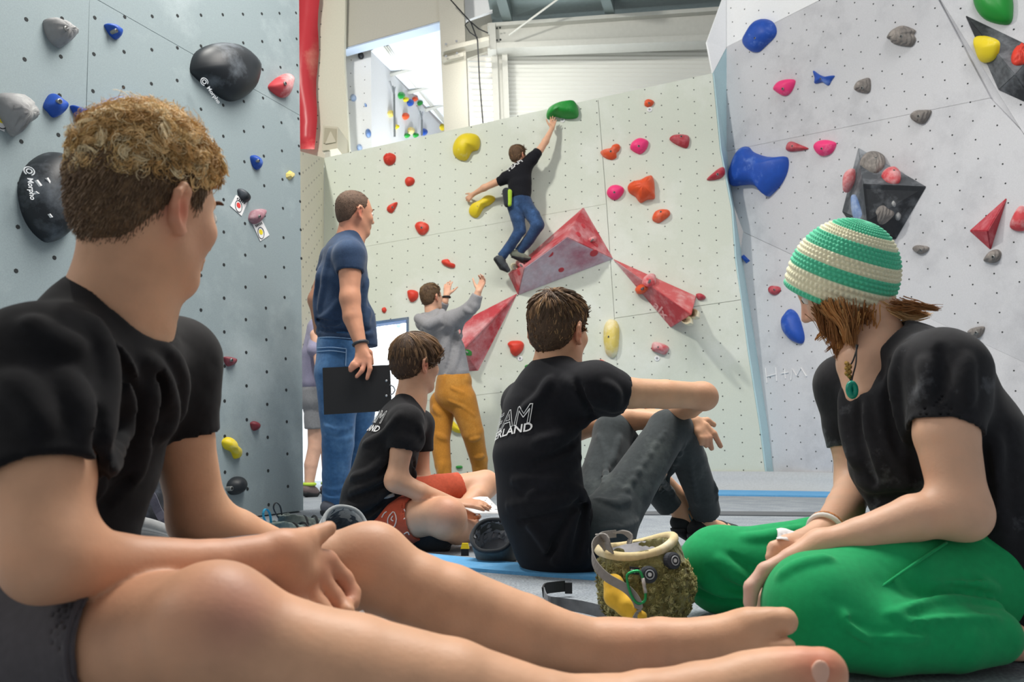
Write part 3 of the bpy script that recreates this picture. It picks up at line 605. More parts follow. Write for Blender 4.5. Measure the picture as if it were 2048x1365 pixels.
# ---- holds on the right wall
ZR = (1400, 0, 3.034); ZS = (1400, 420, 2.844)
hold('blue capsule hold at the top of the right wall', [(272,255),(290,215),(330,150),(365,122),(405,117),(445,135),(466,180),(455,225),(400,280),(360,315),(320,315),(285,290)], P_rup, .12, HM['blue'], z=ZR, npts=44, bolt=(340,232), pw=3)
hold('grey wood grain hold high on the right wall', [(1142,235),(1160,200),(1190,175),(1240,157),(1310,185),(1300,210),(1312,240),(1290,280),(1240,282),(1175,265),(1165,240)], P_rup, .09, HM['wood'], z=ZR, bolt=(1226,222))
hold('small blue bow shaped hold between pink and grey holds', [(690,430),(730,455),(775,468),(818,460),(800,490),(780,520),(745,500),(700,508),(700,475)], P_rup, .05, HM['blue'], z=ZR, npts=44, bolt=(735,480))
hold('pink hold below the blue capsule on the right wall', [(452,540),(480,500),(530,483),(578,487),(570,530),(545,570),(510,582),(470,560)], P_rup, .08, HM['pink'], z=ZR, bolt=(506,540))
hold('grey grained hold right of the blue bow hold', [(942,545),(960,500),(1000,480),(1030,475),(1038,510),(1030,560),(990,565)], P_rup, .07, HM['wood'], z=ZR, bolt=(988,535))
hold('grey half moon hold on the long panel seam', [(1282,705),(1310,675),(1360,668),(1405,672),(1395,710),(1370,745),(1340,753),(1300,735)], P_rup, .07, HM['wood'], z=ZR, bolt=(1330,706))
hold('large blue saddle hold on the right wall', [(188,1060),(210,980),(240,920),(270,893),(300,895),(330,925),(400,950),(470,955),(525,952),(540,985),(530,1050),(495,1120),(440,1180),(415,1193),(390,1160),(330,1125),(260,1125),(200,1128)], P_rup, .16, HM['blue'], z=ZR, npts=60, pw=3)
hold('dark pink pointed hold left of the pink hold', [(525,905),(535,870),(560,860),(600,875),(655,898),(650,908),(590,918),(545,920)], P_rup, .05, HM['darkred'], z=ZR, bolt=(563,887))
hold('pink hold above the black pyramid volume', [(697,890),(720,860),(770,850),(822,865),(825,890),(800,930),(750,948),(715,930)], P_rup, .08, HM['pink'], z=ZR, bolt=(743,902))
m_bvol = mat('black_volume_paint', '#2b2e32', .6, noise=.12, nscale=40, second='#8f949a', s_scale=3.2, s_lo=.5, s_hi=.85, bump=.2, bscale=200)
v4, fp4 = volume('black pyramid volume above the striped beanie', [(962,900),(1372,1135),(1190,1450),(1010,1480),(865,1285)], [((990,1120), .34), ((1015,1345), .30)],
    [((0, 1, 5), 1), ((5, 1, 2, 6), 0), ((6, 2, 3), 0), ((0, 5, 6, 4), 1), ((4, 6, 3), 0)], P_rup, ZR, [m_bvol, mat('lit_black_paint', '#4a4e53', .65, second='#a3a8ae', s_scale=3, s_lo=.45, s_hi=.75)])  # greyer copy of the black paint puts light on the top and left faces
hold('grey grained dome hold on top of the black pyramid', [(970,990),(1000,945),(1060,938),(1115,965),(1118,1010),(1090,1040),(1060,1052),(1010,1030)], fp4[0], .08, HM['wood'], z=ZR, bolt=(1065,968))
hold('pinkish red hold on top of the black pyramid', [(1100,1065),(1130,1035),(1180,1032),(1215,1065),(1210,1110),(1170,1117),(1125,1100)], fp4[0], .07, HM['redwhite'], z=ZR, bolt=(1175,1042))
hold('grey grained hold on the black pyramids front', [(1023,1280),(1060,1240),(1110,1228),(1160,1260),(1180,1290),(1150,1330),(1100,1365),(1050,1355)], fp4[1], .08, HM['wood'], z=ZR, bolt=(1117,1308))
hold('red hold on the left side of the black pyramid', [(878,1110),(890,1050),(920,1025),(938,1035),(935,1100),(905,1160),(880,1165)], sub(P_rup, .12), .07, HM['redwhite'], z=ZR)
hold('pale blue feather hold on the black pyramids left side', [(920,1200),(945,1185),(985,1240),(1010,1310),(990,1340),(935,1320)], sub(P_rup, .2), .05, HM['palblue'], z=ZR)
hold('small grey clip hold on the black pyramids front', [(1150,1225),(1170,1208),(1190,1230),(1180,1255),(1158,1250)], fp4[1], .05, HM['grey'], z=ZR)
hold('small grey lower clip hold on the black pyramids front', [(1180,1300),(1200,1282),(1218,1305),(1205,1335),(1185,1330)], fp4[1], .05, HM['grey'], z=ZR)
vr = volume('red three sided pyramid hold right of the beanie', [(1940,462),(2013,397),(1981,499)], [((1975,462), .12)], [((0, 1, 3), 0), ((1, 2, 3), 0), ((2, 0, 3), 0)], P_rup, (0, 0, 1), [HM['darkred'], HM['darkred']], name='pyramid_hold')
hold('chalked red hold at the right picture edge', [(2022,455),(2035,420),(2048,413),(2060,440),(2048,462)], P_rup, .07, HM['redwhite'])
hold('small grey hold above right of the striped beanie', [(1213,225),(1230,203),(1270,203),(1305,215),(1290,240),(1250,252)], P_rup, .05, HM['wood'], z=ZS, bolt=(1258,228))
hold('grey hold below the red pyramid hold', [(1618,285),(1650,240),(1690,225),(1715,245),(1705,285),(1670,303),(1635,298)], P_rup, .06, HM['wood'], z=ZS, bolt=(1670,268))
hold('grey grained hold on the fold above the black shirt', [(1525,695),(1560,672),(1625,665),(1615,705),(1580,732),(1540,722)], P_rlow, .06, HM['wood'], z=ZS, bolt=(1573,700))
hold('tiny blue square foot hold near the wall corner', [(233,265),(250,255),(285,290),(265,305)], P_rlow, .03, HM['blue'], z=ZS, facet=True)
hold('red round foot hold left of the beanie wearer', [(392,450),(410,433),(455,440),(458,465),(430,485),(400,475)], P_rlow, .05, HM['darkred'], z=ZS, bolt=(425,455))
hold('blue ball hold behind the beanie wearers nose', [(470,630),(490,590),(520,565),(560,600),(590,690),(595,740),(575,762),(520,740),(480,690)], P_rlow, .1, HM['blue'], z=ZS)
hold('red hold peeking out behind the striped beanie', [(1060,450),(1085,380),(1115,335),(1135,350),(1130,410),(1105,450)], P_rlow, .06, HM['darkred'], z=ZS)
hold('small black foot hold low on the right wall', [(1357,262),(1375,248),(1420,248),(1433,270),(1420,293),(1370,290)], P_rlow, .03, HM['black'], z=(1260, 900, 4.452), bolt=(1390, 267))
hold('small grey bolt hold on the wall corner', [(262,790),(280,770),(300,785),(297,830),(275,828)], P_rlow, .04, HM['grey'], z=ZS)
v5, fp5 = volume('black volume at the upper right corner', [(1932,32),(2075,100),(2075,215),(1998,180)], [((2030,150), .16)], [((0, 1, 4), 0), ((1, 2, 4), 0), ((2, 3, 4), 0), ((3, 0, 4), 0)], P_rside, (0, 0, 1), [m_bvol, m_bvol])
hold('large green hold at the top right corner', [(1950,-10),(1952,18),(1975,42),(2018,49),(2027,20),(2020,-15),(1985,-30)], P_rside, .12, HM['green'])
hold('yellow pocket hold on the corner black volume', [(1678,240),(1690,218),(1750,225),(1805,250),(1812,290),(1795,350),(1755,378),(1720,370),(1695,300)], fp5[3], .07, HM['yellow'], z=ZR)
hold('red ribbed hold at the right edge on the black volume', [(1888,345),(1910,300),(1966,280),(1990,330),(1980,380),(1930,398),(1895,385)], fp5[0], .06, HM['red'], z=ZR, rough=.12)
# chalk letters H + M
mk = empty('chalk_letters', on(1570, 760, P_rlow), label='white chalk letters scrawled low on the right wall', cat='chalk writing')
for seg in ([(372,900),(380,985)], [(430,895),(436,975)], [(376,950),(434,935)], [(480,905),(486,960)], [(462,932),(502,925)], [(517,968),(524,905),(550,945),(575,900),(606,948)]):
    MB().tube([on(ZS[0] + x / ZS[2], ZS[1] + y / ZS[2], sub(P_rlow, .005)) for x, y in seg], .0055, 5).build('letter_stroke', chalk, mk)
# grey flap low in the corner
fl = MB().prism([on(1504, 948, sub(P_main, .02)), on(1534, 962, sub(P_main, .02)), on(1504, 963, sub(P_main, .02))], -P_main[0] * .01).build('fabric_flap', mat('dark_flap', '#55595d', .9), label='small dark triangular fabric flap in the wall corner', cat='flap')

# ---- holds and ropes in the back hall
ZB = (590, 0, 4.0157)
for lab, x, y, r, m in (('green hold at the top of the far rope wall', 848, 768, .035, 'green'), ('yellow hold beside the top green far hold', 884, 800, .03, 'yellow'), ('blue hold in the row on the far rope wall', 921, 826, .034, 'blue'),
    ('orange hold above the far blue hold', 957, 797, .03, 'orange'), ('dark green hold at the right of the far row', 997, 830, .03, 'green'), ('pale yellow hold left of the far rope', 765, 915, .04, 'palyellow'), ('orange long hold on the far rope wall', 883, 935, .04, 'orange'),
    ('yellow hold low on the far rope', 806, 1020, .03, 'yellow'), ('pale orange hold low on the far wall', 926, 1050, .04, 'palyellow'), ('tiny green hold low on the far wall', 893, 1090, .022, 'green'), ('second tiny green hold low on the far wall', 963, 1087, .022, 'green'), ('blue hold low at the far right rope', 1031, 1062, .032, 'blue'), ('yellow hold at the column edge', 1184, 1022, .035, 'yellow')):
    px, py = HV((x, y), ZB); k = 6.5 if r > .03 else 4.5
    hold(lab, [(px + k * .9 * math.cos(a), py + k * math.sin(a) * 1.1) for a in np.arange(8) * math.pi / 4], P_far, .05, HM[m], npts=16)
Pw = (V(0, -1, 0), at(700, 200, 8.995))
for lab, x, y, rx, ry, m in (('dark wedge hold under the box beam', 530, 450, 24, 26, 'black'), ('blue grey oval hold on the back white wall', 469, 788, 24, 26, 'palblue'), ('tiny grey hold right of the oval hold', 568, 848, 9, 10, 'palblue'),
    ('blue teardrop hold on the back white wall', 588, 1072, 22, 34, 'palblue'), ('blue hold low on the back white wall', 519, 1187, 22, 26, 'palblue')):
    px, py = HV((x, y), ZB); hold(lab, [(px + rx / 4 * math.cos(a), py + ry / 4 * math.sin(a)) for a in np.arange(8) * math.pi / 4], Pw, .06, HM[m], npts=18)
Pb = (V(0, -1, 0), at(700, 800, 9.595))
for lab, x, y in (('pale blue hold in the bright room left', 753, 655), ('pale blue hold in the bright room right', 797, 650)):
    hold(lab, [(x + 5 * math.cos(a), y + 6 * math.sin(a)) for a in np.arange(8) * math.pi / 4], Pb, .05, HM['palblue'], npts=16)
for lab, pts in (('double climbing rope on the far wall at left', [(783, 690), (795, 760), (800, 1100)]), ('double climbing rope on the far wall at right', [(1003, 890), (1018, 960), (1018, 1090)])):
    r = empty('climbing_rope', on(*HV(pts[0], ZB), P_far), label=lab, cat='rope')
    for d in (-4, 4): MB().tube([on(*HV((x + d, y), ZB), sub(P_far, .06)) for x, y in pts], .008, 5).build('strand', mat('rope_grey', '#7d8285', .8), r)
    MB().tube([on(*HV((pts[0][0] - 25, pts[0][1] - 40), ZB), sub(P_far, .05)), on(*HV(pts[1], ZB), sub(P_far, .05)), on(*HV((pts[1][0] + 8, pts[1][1] - 60), ZB), sub(P_far, .05))], .012, 5).build('anchor_chain', m_bolt, r)
# ------------------------------------------------------------------ implicit modelling: bodies and clothes as one continuous surface each
class SDF:
    def __init__(s): s.ops = []; s.spots = []; s.disp = []; s.fpx = []
    def cap(s, a, b, ra, rb=None, k=.02, ax=None, e=1.0, m='u', fa=False, fb=False, eb=None):
        s.ops.append(('cap', np.asarray(a, float), np.asarray(b, float), ra, ra if rb is None else rb, k, None if ax is None else nrm(ax), e, m, fa, fb, e if eb is None else eb)); return s
    def chain(s, nodes, k=.02, ax=None, e=1.0, m='u', fb=False):
        """nodes: (point, radius[, e])"""
        for i in range(len(nodes) - 1):
            A, B = nodes[i], nodes[i + 1]
            s.cap(A[0], B[0], A[1], B[1], k if i == 0 else max(.006, k * .25), ax, A[2] if len(A) > 2 else e, m, False, fb and i == len(nodes) - 2, B[2] if len(B) > 2 else e)
        return s
    def ell(s, c, r, axes=None, k=.02, m='u'):
        s.ops.append(('ell', np.asarray(c, float), np.asarray(r, float), np.eye(3) if axes is None else np.array(axes), k, m)); return s
    def new(s): s.ops.append(('new',)); return s
    def half(s, p, n, k=.0): s.ops.append(('half', np.asarray(p, float), nrm(n), k)); return s
    def spot(s, p, r, col, w=1.0): s.spots.append((np.asarray(p, float), r, np.array(lin(col) if isinstance(col, str) else col), w)); return s
    def wrinkle(s, amp, scale, d=(0, 0, 1), c=None, r=None, ph=0.0): s.disp.append((amp, scale, nrm(d), c, r, ph)); return s
    def fold(s, pts, r=.010, m='u', dep=.55, k=None):
        """a cloth fold laid along the surface: ridge (u) or crease (s) through the given sight lines"""
        r *= .62 if m == 'u' else .6
        s.fpx.append((pts, r, m, dep + .12, k or r * 2.2)); return s
    def resolve(s, vox):
        if not s.fpx: return
        f, s.fpx = s.fpx, []; D, lo = s.field(vox); n = np.array(D.shape); T = np.arange(.3, 8.5, vox * .5)
        for pts, r, m, dep, k in f:
            out = []
            for x, y in smooth_line(pts, max(5, 4 * len(pts))):
                d = nrm(ray(x, y)); P = _C + d * T[:, None]; i = np.round((P - lo) / vox).astype(int); ok = ((i >= 0) & (i < n)).all(1)
                v = np.full(len(T), 1.0); v[ok] = D[tuple(i[ok].T)]; h = np.where(v < 0)[0]
                if len(h): out.append(_C + d * (T[h[0]] + (dep * r if m == 'u' else -dep * r)))
            out = np.array(out)
            for _ in range(4):
                if len(out) > 2: out[1:-1] = (out[:-2] + out[1:-1] * 2 + out[2:]) / 4
            w = np.sin(np.linspace(.25, math.pi - .25, max(len(out), 2)))
            for j in range(len(out) - 1):
                if np.linalg.norm(out[j + 1] - out[j]) < .12: s.cap(out[j], out[j + 1], r * (.4 + .6 * w[j]), r * (.4 + .6 * w[j + 1]), k if m == 'u' else k * .8, m=m)
    def field(s, vox):
        lo = np.full(3, 1e9); hi = -lo
        for o in s.ops:
            if o[0] == 'cap' and o[8] == 'u':
                R = max(o[3], o[4]) * max(1, o[7], o[11]) + o[5]
                for p in (o[1], o[2]): lo = np.minimum(lo, p - R); hi = np.maximum(hi, p + R)
            elif o[0] == 'ell' and o[5] == 'u':
                R = np.abs(o[3]).T @ o[2] + o[4]; lo = np.minimum(lo, o[1] - R); hi = np.maximum(hi, o[1] + R)
        lo -= 3 * vox; n = np.ceil((hi + 3 * vox - lo) / vox).astype(int) + 1
        D = np.full(n, .08, np.float32); axs = [lo[i] + vox * np.arange(n[i]) for i in range(3)]
        def sub(l, h):
            i0 = np.clip(np.floor((l - lo) / vox).astype(int), 0, n); i1 = np.clip(np.ceil((h - lo) / vox).astype(int) + 1, 0, n)
            if (i1 <= i0).any(): return None, None
            sl = tuple(slice(a, b) for a, b in zip(i0, i1))
            X = [axs[i][sl[i]].astype(np.float32) for i in range(3)]
            return sl, (X[0][:, None, None], X[1][None, :, None], X[2][None, None, :])
        done = []
        for o in s.ops:
            if o[0] == 'new': done.append(D); D = np.full(n, .08, np.float32); continue
            if o[0] == 'cap':
                _, a, b, ra, rb, k, ax, e, m, fa, fb, eb = o; R = max(ra, rb) * max(1, e, eb) + k + 2 * vox
                sl, P = sub(np.minimum(a, b) - R, np.maximum(a, b) + R)
                if sl is None: continue
                ab = b - a; L2 = max(ab @ ab, 1e-10)
                t = ((P[0] - a[0]) * ab[0] + (P[1] - a[1]) * ab[1] + (P[2] - a[2]) * ab[2]) / L2; tc = np.clip(t, 0, 1)
                q = [P[i] - a[i] - ab[i] * tc for i in range(3)]; d2 = q[0] ** 2 + q[1] ** 2 + q[2] ** 2
                r = ra + (rb - ra) * tc
                if ax is not None and (e != 1 or eb != 1):
                    w = q[0] * ax[0] + q[1] * ax[1] + q[2] * ax[2]; ee = e + (eb - e) * tc
                    d2 = d2 - w * w * (1 - 1 / (ee * ee))
                d = np.sqrt(np.maximum(d2, 0)) - r
                L = math.sqrt(L2)
                if fb: d = np.maximum(d, (t - 1) * L)
                if fa: d = np.maximum(d, -t * L)
            elif o[0] == 'ell':
                _, c, r, A, k, m = o; R = np.abs(A).T @ r + k + 2 * vox; sl, P = sub(c - R, c + R)
                if sl is None: continue
                q = [P[i] - c[i] for i in range(3)]
                w = [q[0] * A[j][0] + q[1] * A[j][1] + q[2] * A[j][2] for j in range(3)]
                k0 = np.sqrt(sum((w[j] / r[j]) ** 2 for j in range(3))); k1 = np.sqrt(sum((w[j] / r[j] ** 2) ** 2 for j in range(3))) + 1e-9
                d = k0 * (k0 - 1) / k1
            else:
                _, p, nn, k = o; X = [axs[i].astype(np.float32) for i in range(3)]
                d = (X[0][:, None, None] - p[0]) * nn[0] + (X[1][None, :, None] - p[1]) * nn[1] + (X[2][None, None, :] - p[2]) * nn[2]
                D = np.maximum(D, d); continue
            c0 = D[sl]
            if m == 'u': h = np.maximum(k - np.abs(c0 - d), 0) / k; D[sl] = np.minimum(c0, d) - h * h * k * .25
            elif m == 's': h = np.maximum(k - np.abs(c0 + d), 0) / k; D[sl] = np.maximum(c0, -d) + h * h * k * .25
        for D2 in [] if not done else done: h = np.maximum(.005 - np.abs(D - D2), 0) / .005; D = np.minimum(D, D2) - h * h * .00125
        X, Y, Z = np.meshgrid(*[a.astype(np.float32) for a in axs], indexing='ij', sparse=True)
        for amp, sc, dr, c, r, ph in s.disp:
            a = nrm(np.cross(dr, (.3, .5, .8))); b = np.cross(dr, a)
            u = X * dr[0] + Y * dr[1] + Z * dr[2]; v = X * a[0] + Y * a[1] + Z * a[2]; w = X * b[0] + Y * b[1] + Z * b[2]
            f = np.sin((u + .35 / sc * np.sin(v * sc * .6 + ph) + .3 / sc * np.sin(w * sc * .8 + 2 * ph)) * sc * 3.1416 + ph)
            f = 1 - 1.6 * np.sqrt(np.abs(f) + .02)
            f = f * (.55 + .45 * np.sin((v * .8 + w) * sc * 3.1 + ph * 1.7))
            if c is not None:
                g = np.exp(-((X - c[0]) ** 2 + (Y - c[1]) ** 2 + (Z - c[2]) ** 2) / (r * r)); f = f * g
            D += (.6 * amp * f).astype(np.float32)
        return D, lo
    def mesh(s, name, vox, base=None, smooth_it=2):
        s.resolve(vox * 1.6)
        D, lo = s.field(vox); n = D.shape; ins = D < 0
        c = ins[:-1, :-1, :-1].astype(np.int8)
        cnt = sum(ins[i:n[0] - 1 + i, j:n[1] - 1 + j, k:n[2] - 1 + k].astype(np.int8) for i in (0, 1) for j in (0, 1) for k in (0, 1))
        act = (cnt > 0) & (cnt < 8); idx = np.argwhere(act); N = len(idx)
        ids = np.full(act.shape, -1, np.int32); ids[act] = np.arange(N)
        acc = np.zeros((N, 3)); num = np.zeros(N)
        corners = [(i, j, k) for i in (0, 1) for j in (0, 1) for k in (0, 1)]
        val = {cr: D[idx[:, 0] + cr[0], idx[:, 1] + cr[1], idx[:, 2] + cr[2]] for cr in corners}
        for A in corners:
            for d in range(3):
                if A[d]: continue
                B = list(A); B[d] = 1; B = tuple(B); va, vb = val[A], val[B]; cr = (va < 0) != (vb < 0)
                t = np.where(cr, va / np.where(cr, va - vb, 1), 0)
                pos = np.tile(np.array(A, float), (N, 1)); pos[:, d] += t
                acc += np.where(cr[:, None], pos, 0); num += cr
        verts = lo + (idx + acc / num[:, None]) * vox
        quads = []
        for d in range(3):
            o1, o2 = [(1, 2), (2, 0), (0, 1)][d]
            sl = [slice(1, n[i] - 1) for i in range(3)]; sl[d] = slice(0, n[d] - 1); s0 = tuple(sl)
            sh = [x for x in sl]; sh[d] = slice(1, n[d]); s1 = tuple(sh)
            a, b = ins[s0], ins[s1]; ch = np.argwhere(a != b)
            if not len(ch): continue
            flip = b[ch[:, 0], ch[:, 1], ch[:, 2]]
            off = np.array([x.start for x in sl]); g = ch + off; e1 = np.zeros(3, int); e1[o1] = 1; e2 = np.zeros(3, int); e2[o2] = 1
            q = [ids[tuple((g - x).T)] for x in (0 * e1, e1, e1 + e2, e2)]
            Q = np.stack(q, 1); Q[flip] = Q[flip][:, ::-1]; quads.append(Q)
        F = np.concatenate(quads); F = F[(F >= 0).all(1)]
        if smooth_it:
            E = np.concatenate([F[:, [0, 1]], F[:, [1, 2]], F[:, [2, 3]], F[:, [3, 0]]]); deg = np.bincount(E.ravel(), minlength=N)[:, None]
            for w in [.5, -.52] * smooth_it:
                S = np.stack([np.bincount(E[:, 0], verts[E[:, 1], i], N) + np.bincount(E[:, 1], verts[E[:, 0], i], N) for i in range(3)], 1)
                verts = verts + w * (S / np.maximum(deg, 1) - verts)
        s.V, s.F = verts, F
        me = fast_mesh(name, verts, F, True)
        if base is not None:
            colr = np.tile(np.array([*lin(base), 1.0] if isinstance(base, str) else [*base, 1.0]), (N, 1))
            for p, r, cl, w in s.spots:
                g = np.exp(-((verts - p) ** 2).sum(1) / (r * r))[:, None] * w; colr[:, :3] = colr[:, :3] * (1 - g) + cl * g
            if len(me.vertices) == N:
                at_ = me.color_attributes.new('col', 'FLOAT_COLOR', 'POINT'); at_.data.foreach_set('color', colr.astype(np.float32).ravel())
        return me
    def build(s, name, vox, material, parent, base=None, label=None, smooth_it=2):
        o = link(name, s.mesh(name, vox, base, smooth_it), material, None, label=label); par(o, parent); return o

skin_m = mat('skin', '#d9a98c', .48, attr='col', noise=.10, nscale=18, second='#c68d6b', s_scale=9, s_lo=.5, s_hi=1.1, sss=.04, spec=.3, bump=.25, bscale=160, bdist=.0012)
class Frame:
    """head frame: c centre, f forward, u up, s right, H head height"""
    def __init__(s, c, f, u, H):
        s.c = np.asarray(c, float); s.f = nrm(f); s.u = nrm(np.asarray(u) - s.f * np.dot(u, s.f)); s.s = np.cross(s.f, s.u); s.H = H; s.A = np.array([s.f, s.s, s.u])
    def p(s, F, S, U): return s.c + (s.f * F + s.s * S + s.u * U) * s.H
    def loc(s, P): return (np.asarray(P) - s.c) @ s.A.T / s.H
def head(B, fr, ear=True, nose=True):
    H = fr.H; p = fr.p; A = fr.A
    B.ell(p(-.06, 0, .15), np.array((.41, .325, .36)) * H, A, .03 * H)
    B.ell(p(.10, 0, -.10), np.array((.285, .26, .36)) * H, A, .12 * H)
    for S in (-1, 1):
        B.cap(p(-.07, S * .19, -.19), p(.18, S * .09, -.40), .085 * H, .075 * H, .12 * H)
        B.ell(p(.25, S * .15, -.10), np.array((.08, .09, .07)) * H, A, .1 * H)
    B.cap(p(.24, -.04, -.41), p(.24, .04, -.41), .085 * H, .085 * H, .1 * H)
    if nose:
        B.cap(p(.365, 0, .03), p(.44, 0, -.13), .03 * H, .045 * H, .05 * H)
        for S in (-1, 1): B.ell(p(.385, S * .05, -.15), np.array((.045, .035, .035)) * H, A, .03 * H)
        B.cap(p(.33, -.11, .09), p(.33, .11, .09), .04 * H, .04 * H, .08 * H)
        for S in (-1, 1): B.ell(p(.39, S * .135, .015), np.array((.07, .075, .05)) * H, A, .06 * H, 's')
        B.cap(p(.355, -.07, -.245), p(.355, .07, -.245), .024 * H, .024 * H, .03 * H)
        B.cap(p(.35, -.06, -.295), p(.35, .06, -.295), .026 * H, .026 * H, .03 * H)
        B.cap(p(.40, -.09, -.27), p(.40, .09, -.27), .008 * H, .008 * H, .02 * H, m='s')
    if ear:
        for S in (-1, 1):
            q = lambda F, U, d=0: p(-.07 + F, S * (.315 + d), -.05 + U)
            out = [q(.045, .06, .0), q(.02, .12, .03), q(-.04, .135, .06), q(-.09, .08, .075), q(-.095, 0, .07), q(-.06, -.08, .05), q(-.01, -.13, .03), q(.03, -.11, .01)]
            B.ell(q(-.03, .0, .03), np.array((.07, .022, .12)) * H, A, .04 * H)
            B.chain([(x, .021 * H) for x in out], .02 * H)
            B.ell(q(-.02, -.01, .062), np.array((.035, .03, .06)) * H, A, .02 * H, 's')
            B.spot(q(-.04, 0, .05), .10 * H, '#c96a55', .85)
            B.spot(q(.0, -.16, .05), .10 * H, '#d08a72', .4)
def eyes(fr, parent):
    H = fr.H
    for S in (-1, 1):
        c = fr.p(.315, S * .135, .01); r = .052 * H
        o = MB().lathe(c, fr.f, [(r * math.sin(t), -r * math.cos(t)) for t in np.linspace(.05, math.pi - .05, 9)], 14).build('eye', mat('eye_white', '#e6e2dc', .25), parent, smooth=True)
        MB().lathe(c + fr.f * r * .93, fr.f, [(r * .45, -.001), (r * .42, .0012)], 14).build('iris', mat('eye_iris', '#3a3a38', .2), o)
        pts = [fr.p(.352 + .02 * (1 - abs(t)), S * (.135 + t * .08), .105 + .02 * (1 - t * t)) for t in np.linspace(-1, 1, 7)]
        MB().tube(pts, [.008 * H, .013 * H, .015 * H, .015 * H, .014 * H, .012 * H, .006 * H], 6).build('eyebrow', mat('brow_hair', '#5d4636', .8), parent, smooth=True)
def rot(v, ax, a):
    ax = nrm(ax); return v * math.cos(a) + np.cross(ax, v) * math.sin(a) + ax * np.dot(ax, v) * (1 - math.cos(a))
def hand(B, W, d, t, size=1.0, curl=(.5, .6, .4), spread=.08, thumb=(.5, .3), rr=1.0, tint=True, flip=1):
    """W wrist, d finger direction, t thumb side; palm normal n = d x t * flip"""
    d = nrm(d); t = nrm(np.asarray(t) - d * np.dot(t, d)); n = np.cross(d, t) * flip; s = size
    kn = [W + (d * a + t * b) * s for a, b in ((.088, .030), (.092, .010), (.087, -.010), (.078, -.028))]
    for i, q in enumerate(kn): B.cap(W + t * (.016 - .011 * i) * s, q, .0135 * s * rr, .0115 * s * rr, .014 * s)
    ln = (.072, .08, .074, .058)
    cu = [curl] * 4 if not isinstance(curl[0], (tuple, list)) else curl
    for i, q in enumerate(kn):
        v = nrm(d + t * (1.5 - i) * spread); p = q; r = (.0098 - .0006 * (i == 3)) * s * rr
        for j, f in enumerate((.45, .3, .25)):
            v = rot(v, np.cross(v, n), cu[i][j]); p2 = p + v * ln[i] * f * s; B.cap(p, p2, r * (1 - .08 * j), r * (1 - .08 * (j + 1)), .004 * s); p = p2
        if tint: B.spot(q, .016 * s, '#cc8a74', .35); B.spot(p, .012 * s, '#cf8c78', .4)
    b = W + (d * .022 + t * .022 + n * .006) * s; v = nrm(d * .65 + t * .75 + n * .25); p = b
    for j, (L, r) in enumerate(((.045, .0145), (.034, .011), (.027, .0098))):
        if j: v = nrm(rot(v, n, thumb[j - 1] * -1 * flip) if False else v * (1 - .0) + d * thumb[j - 1] * .6 + n * thumb[j - 1] * .3)
        p2 = p + v * L * s; B.cap(p, p2, r * s * rr, r * .9 * s * rr, .010 * s if j == 0 else .004 * s); p = p2
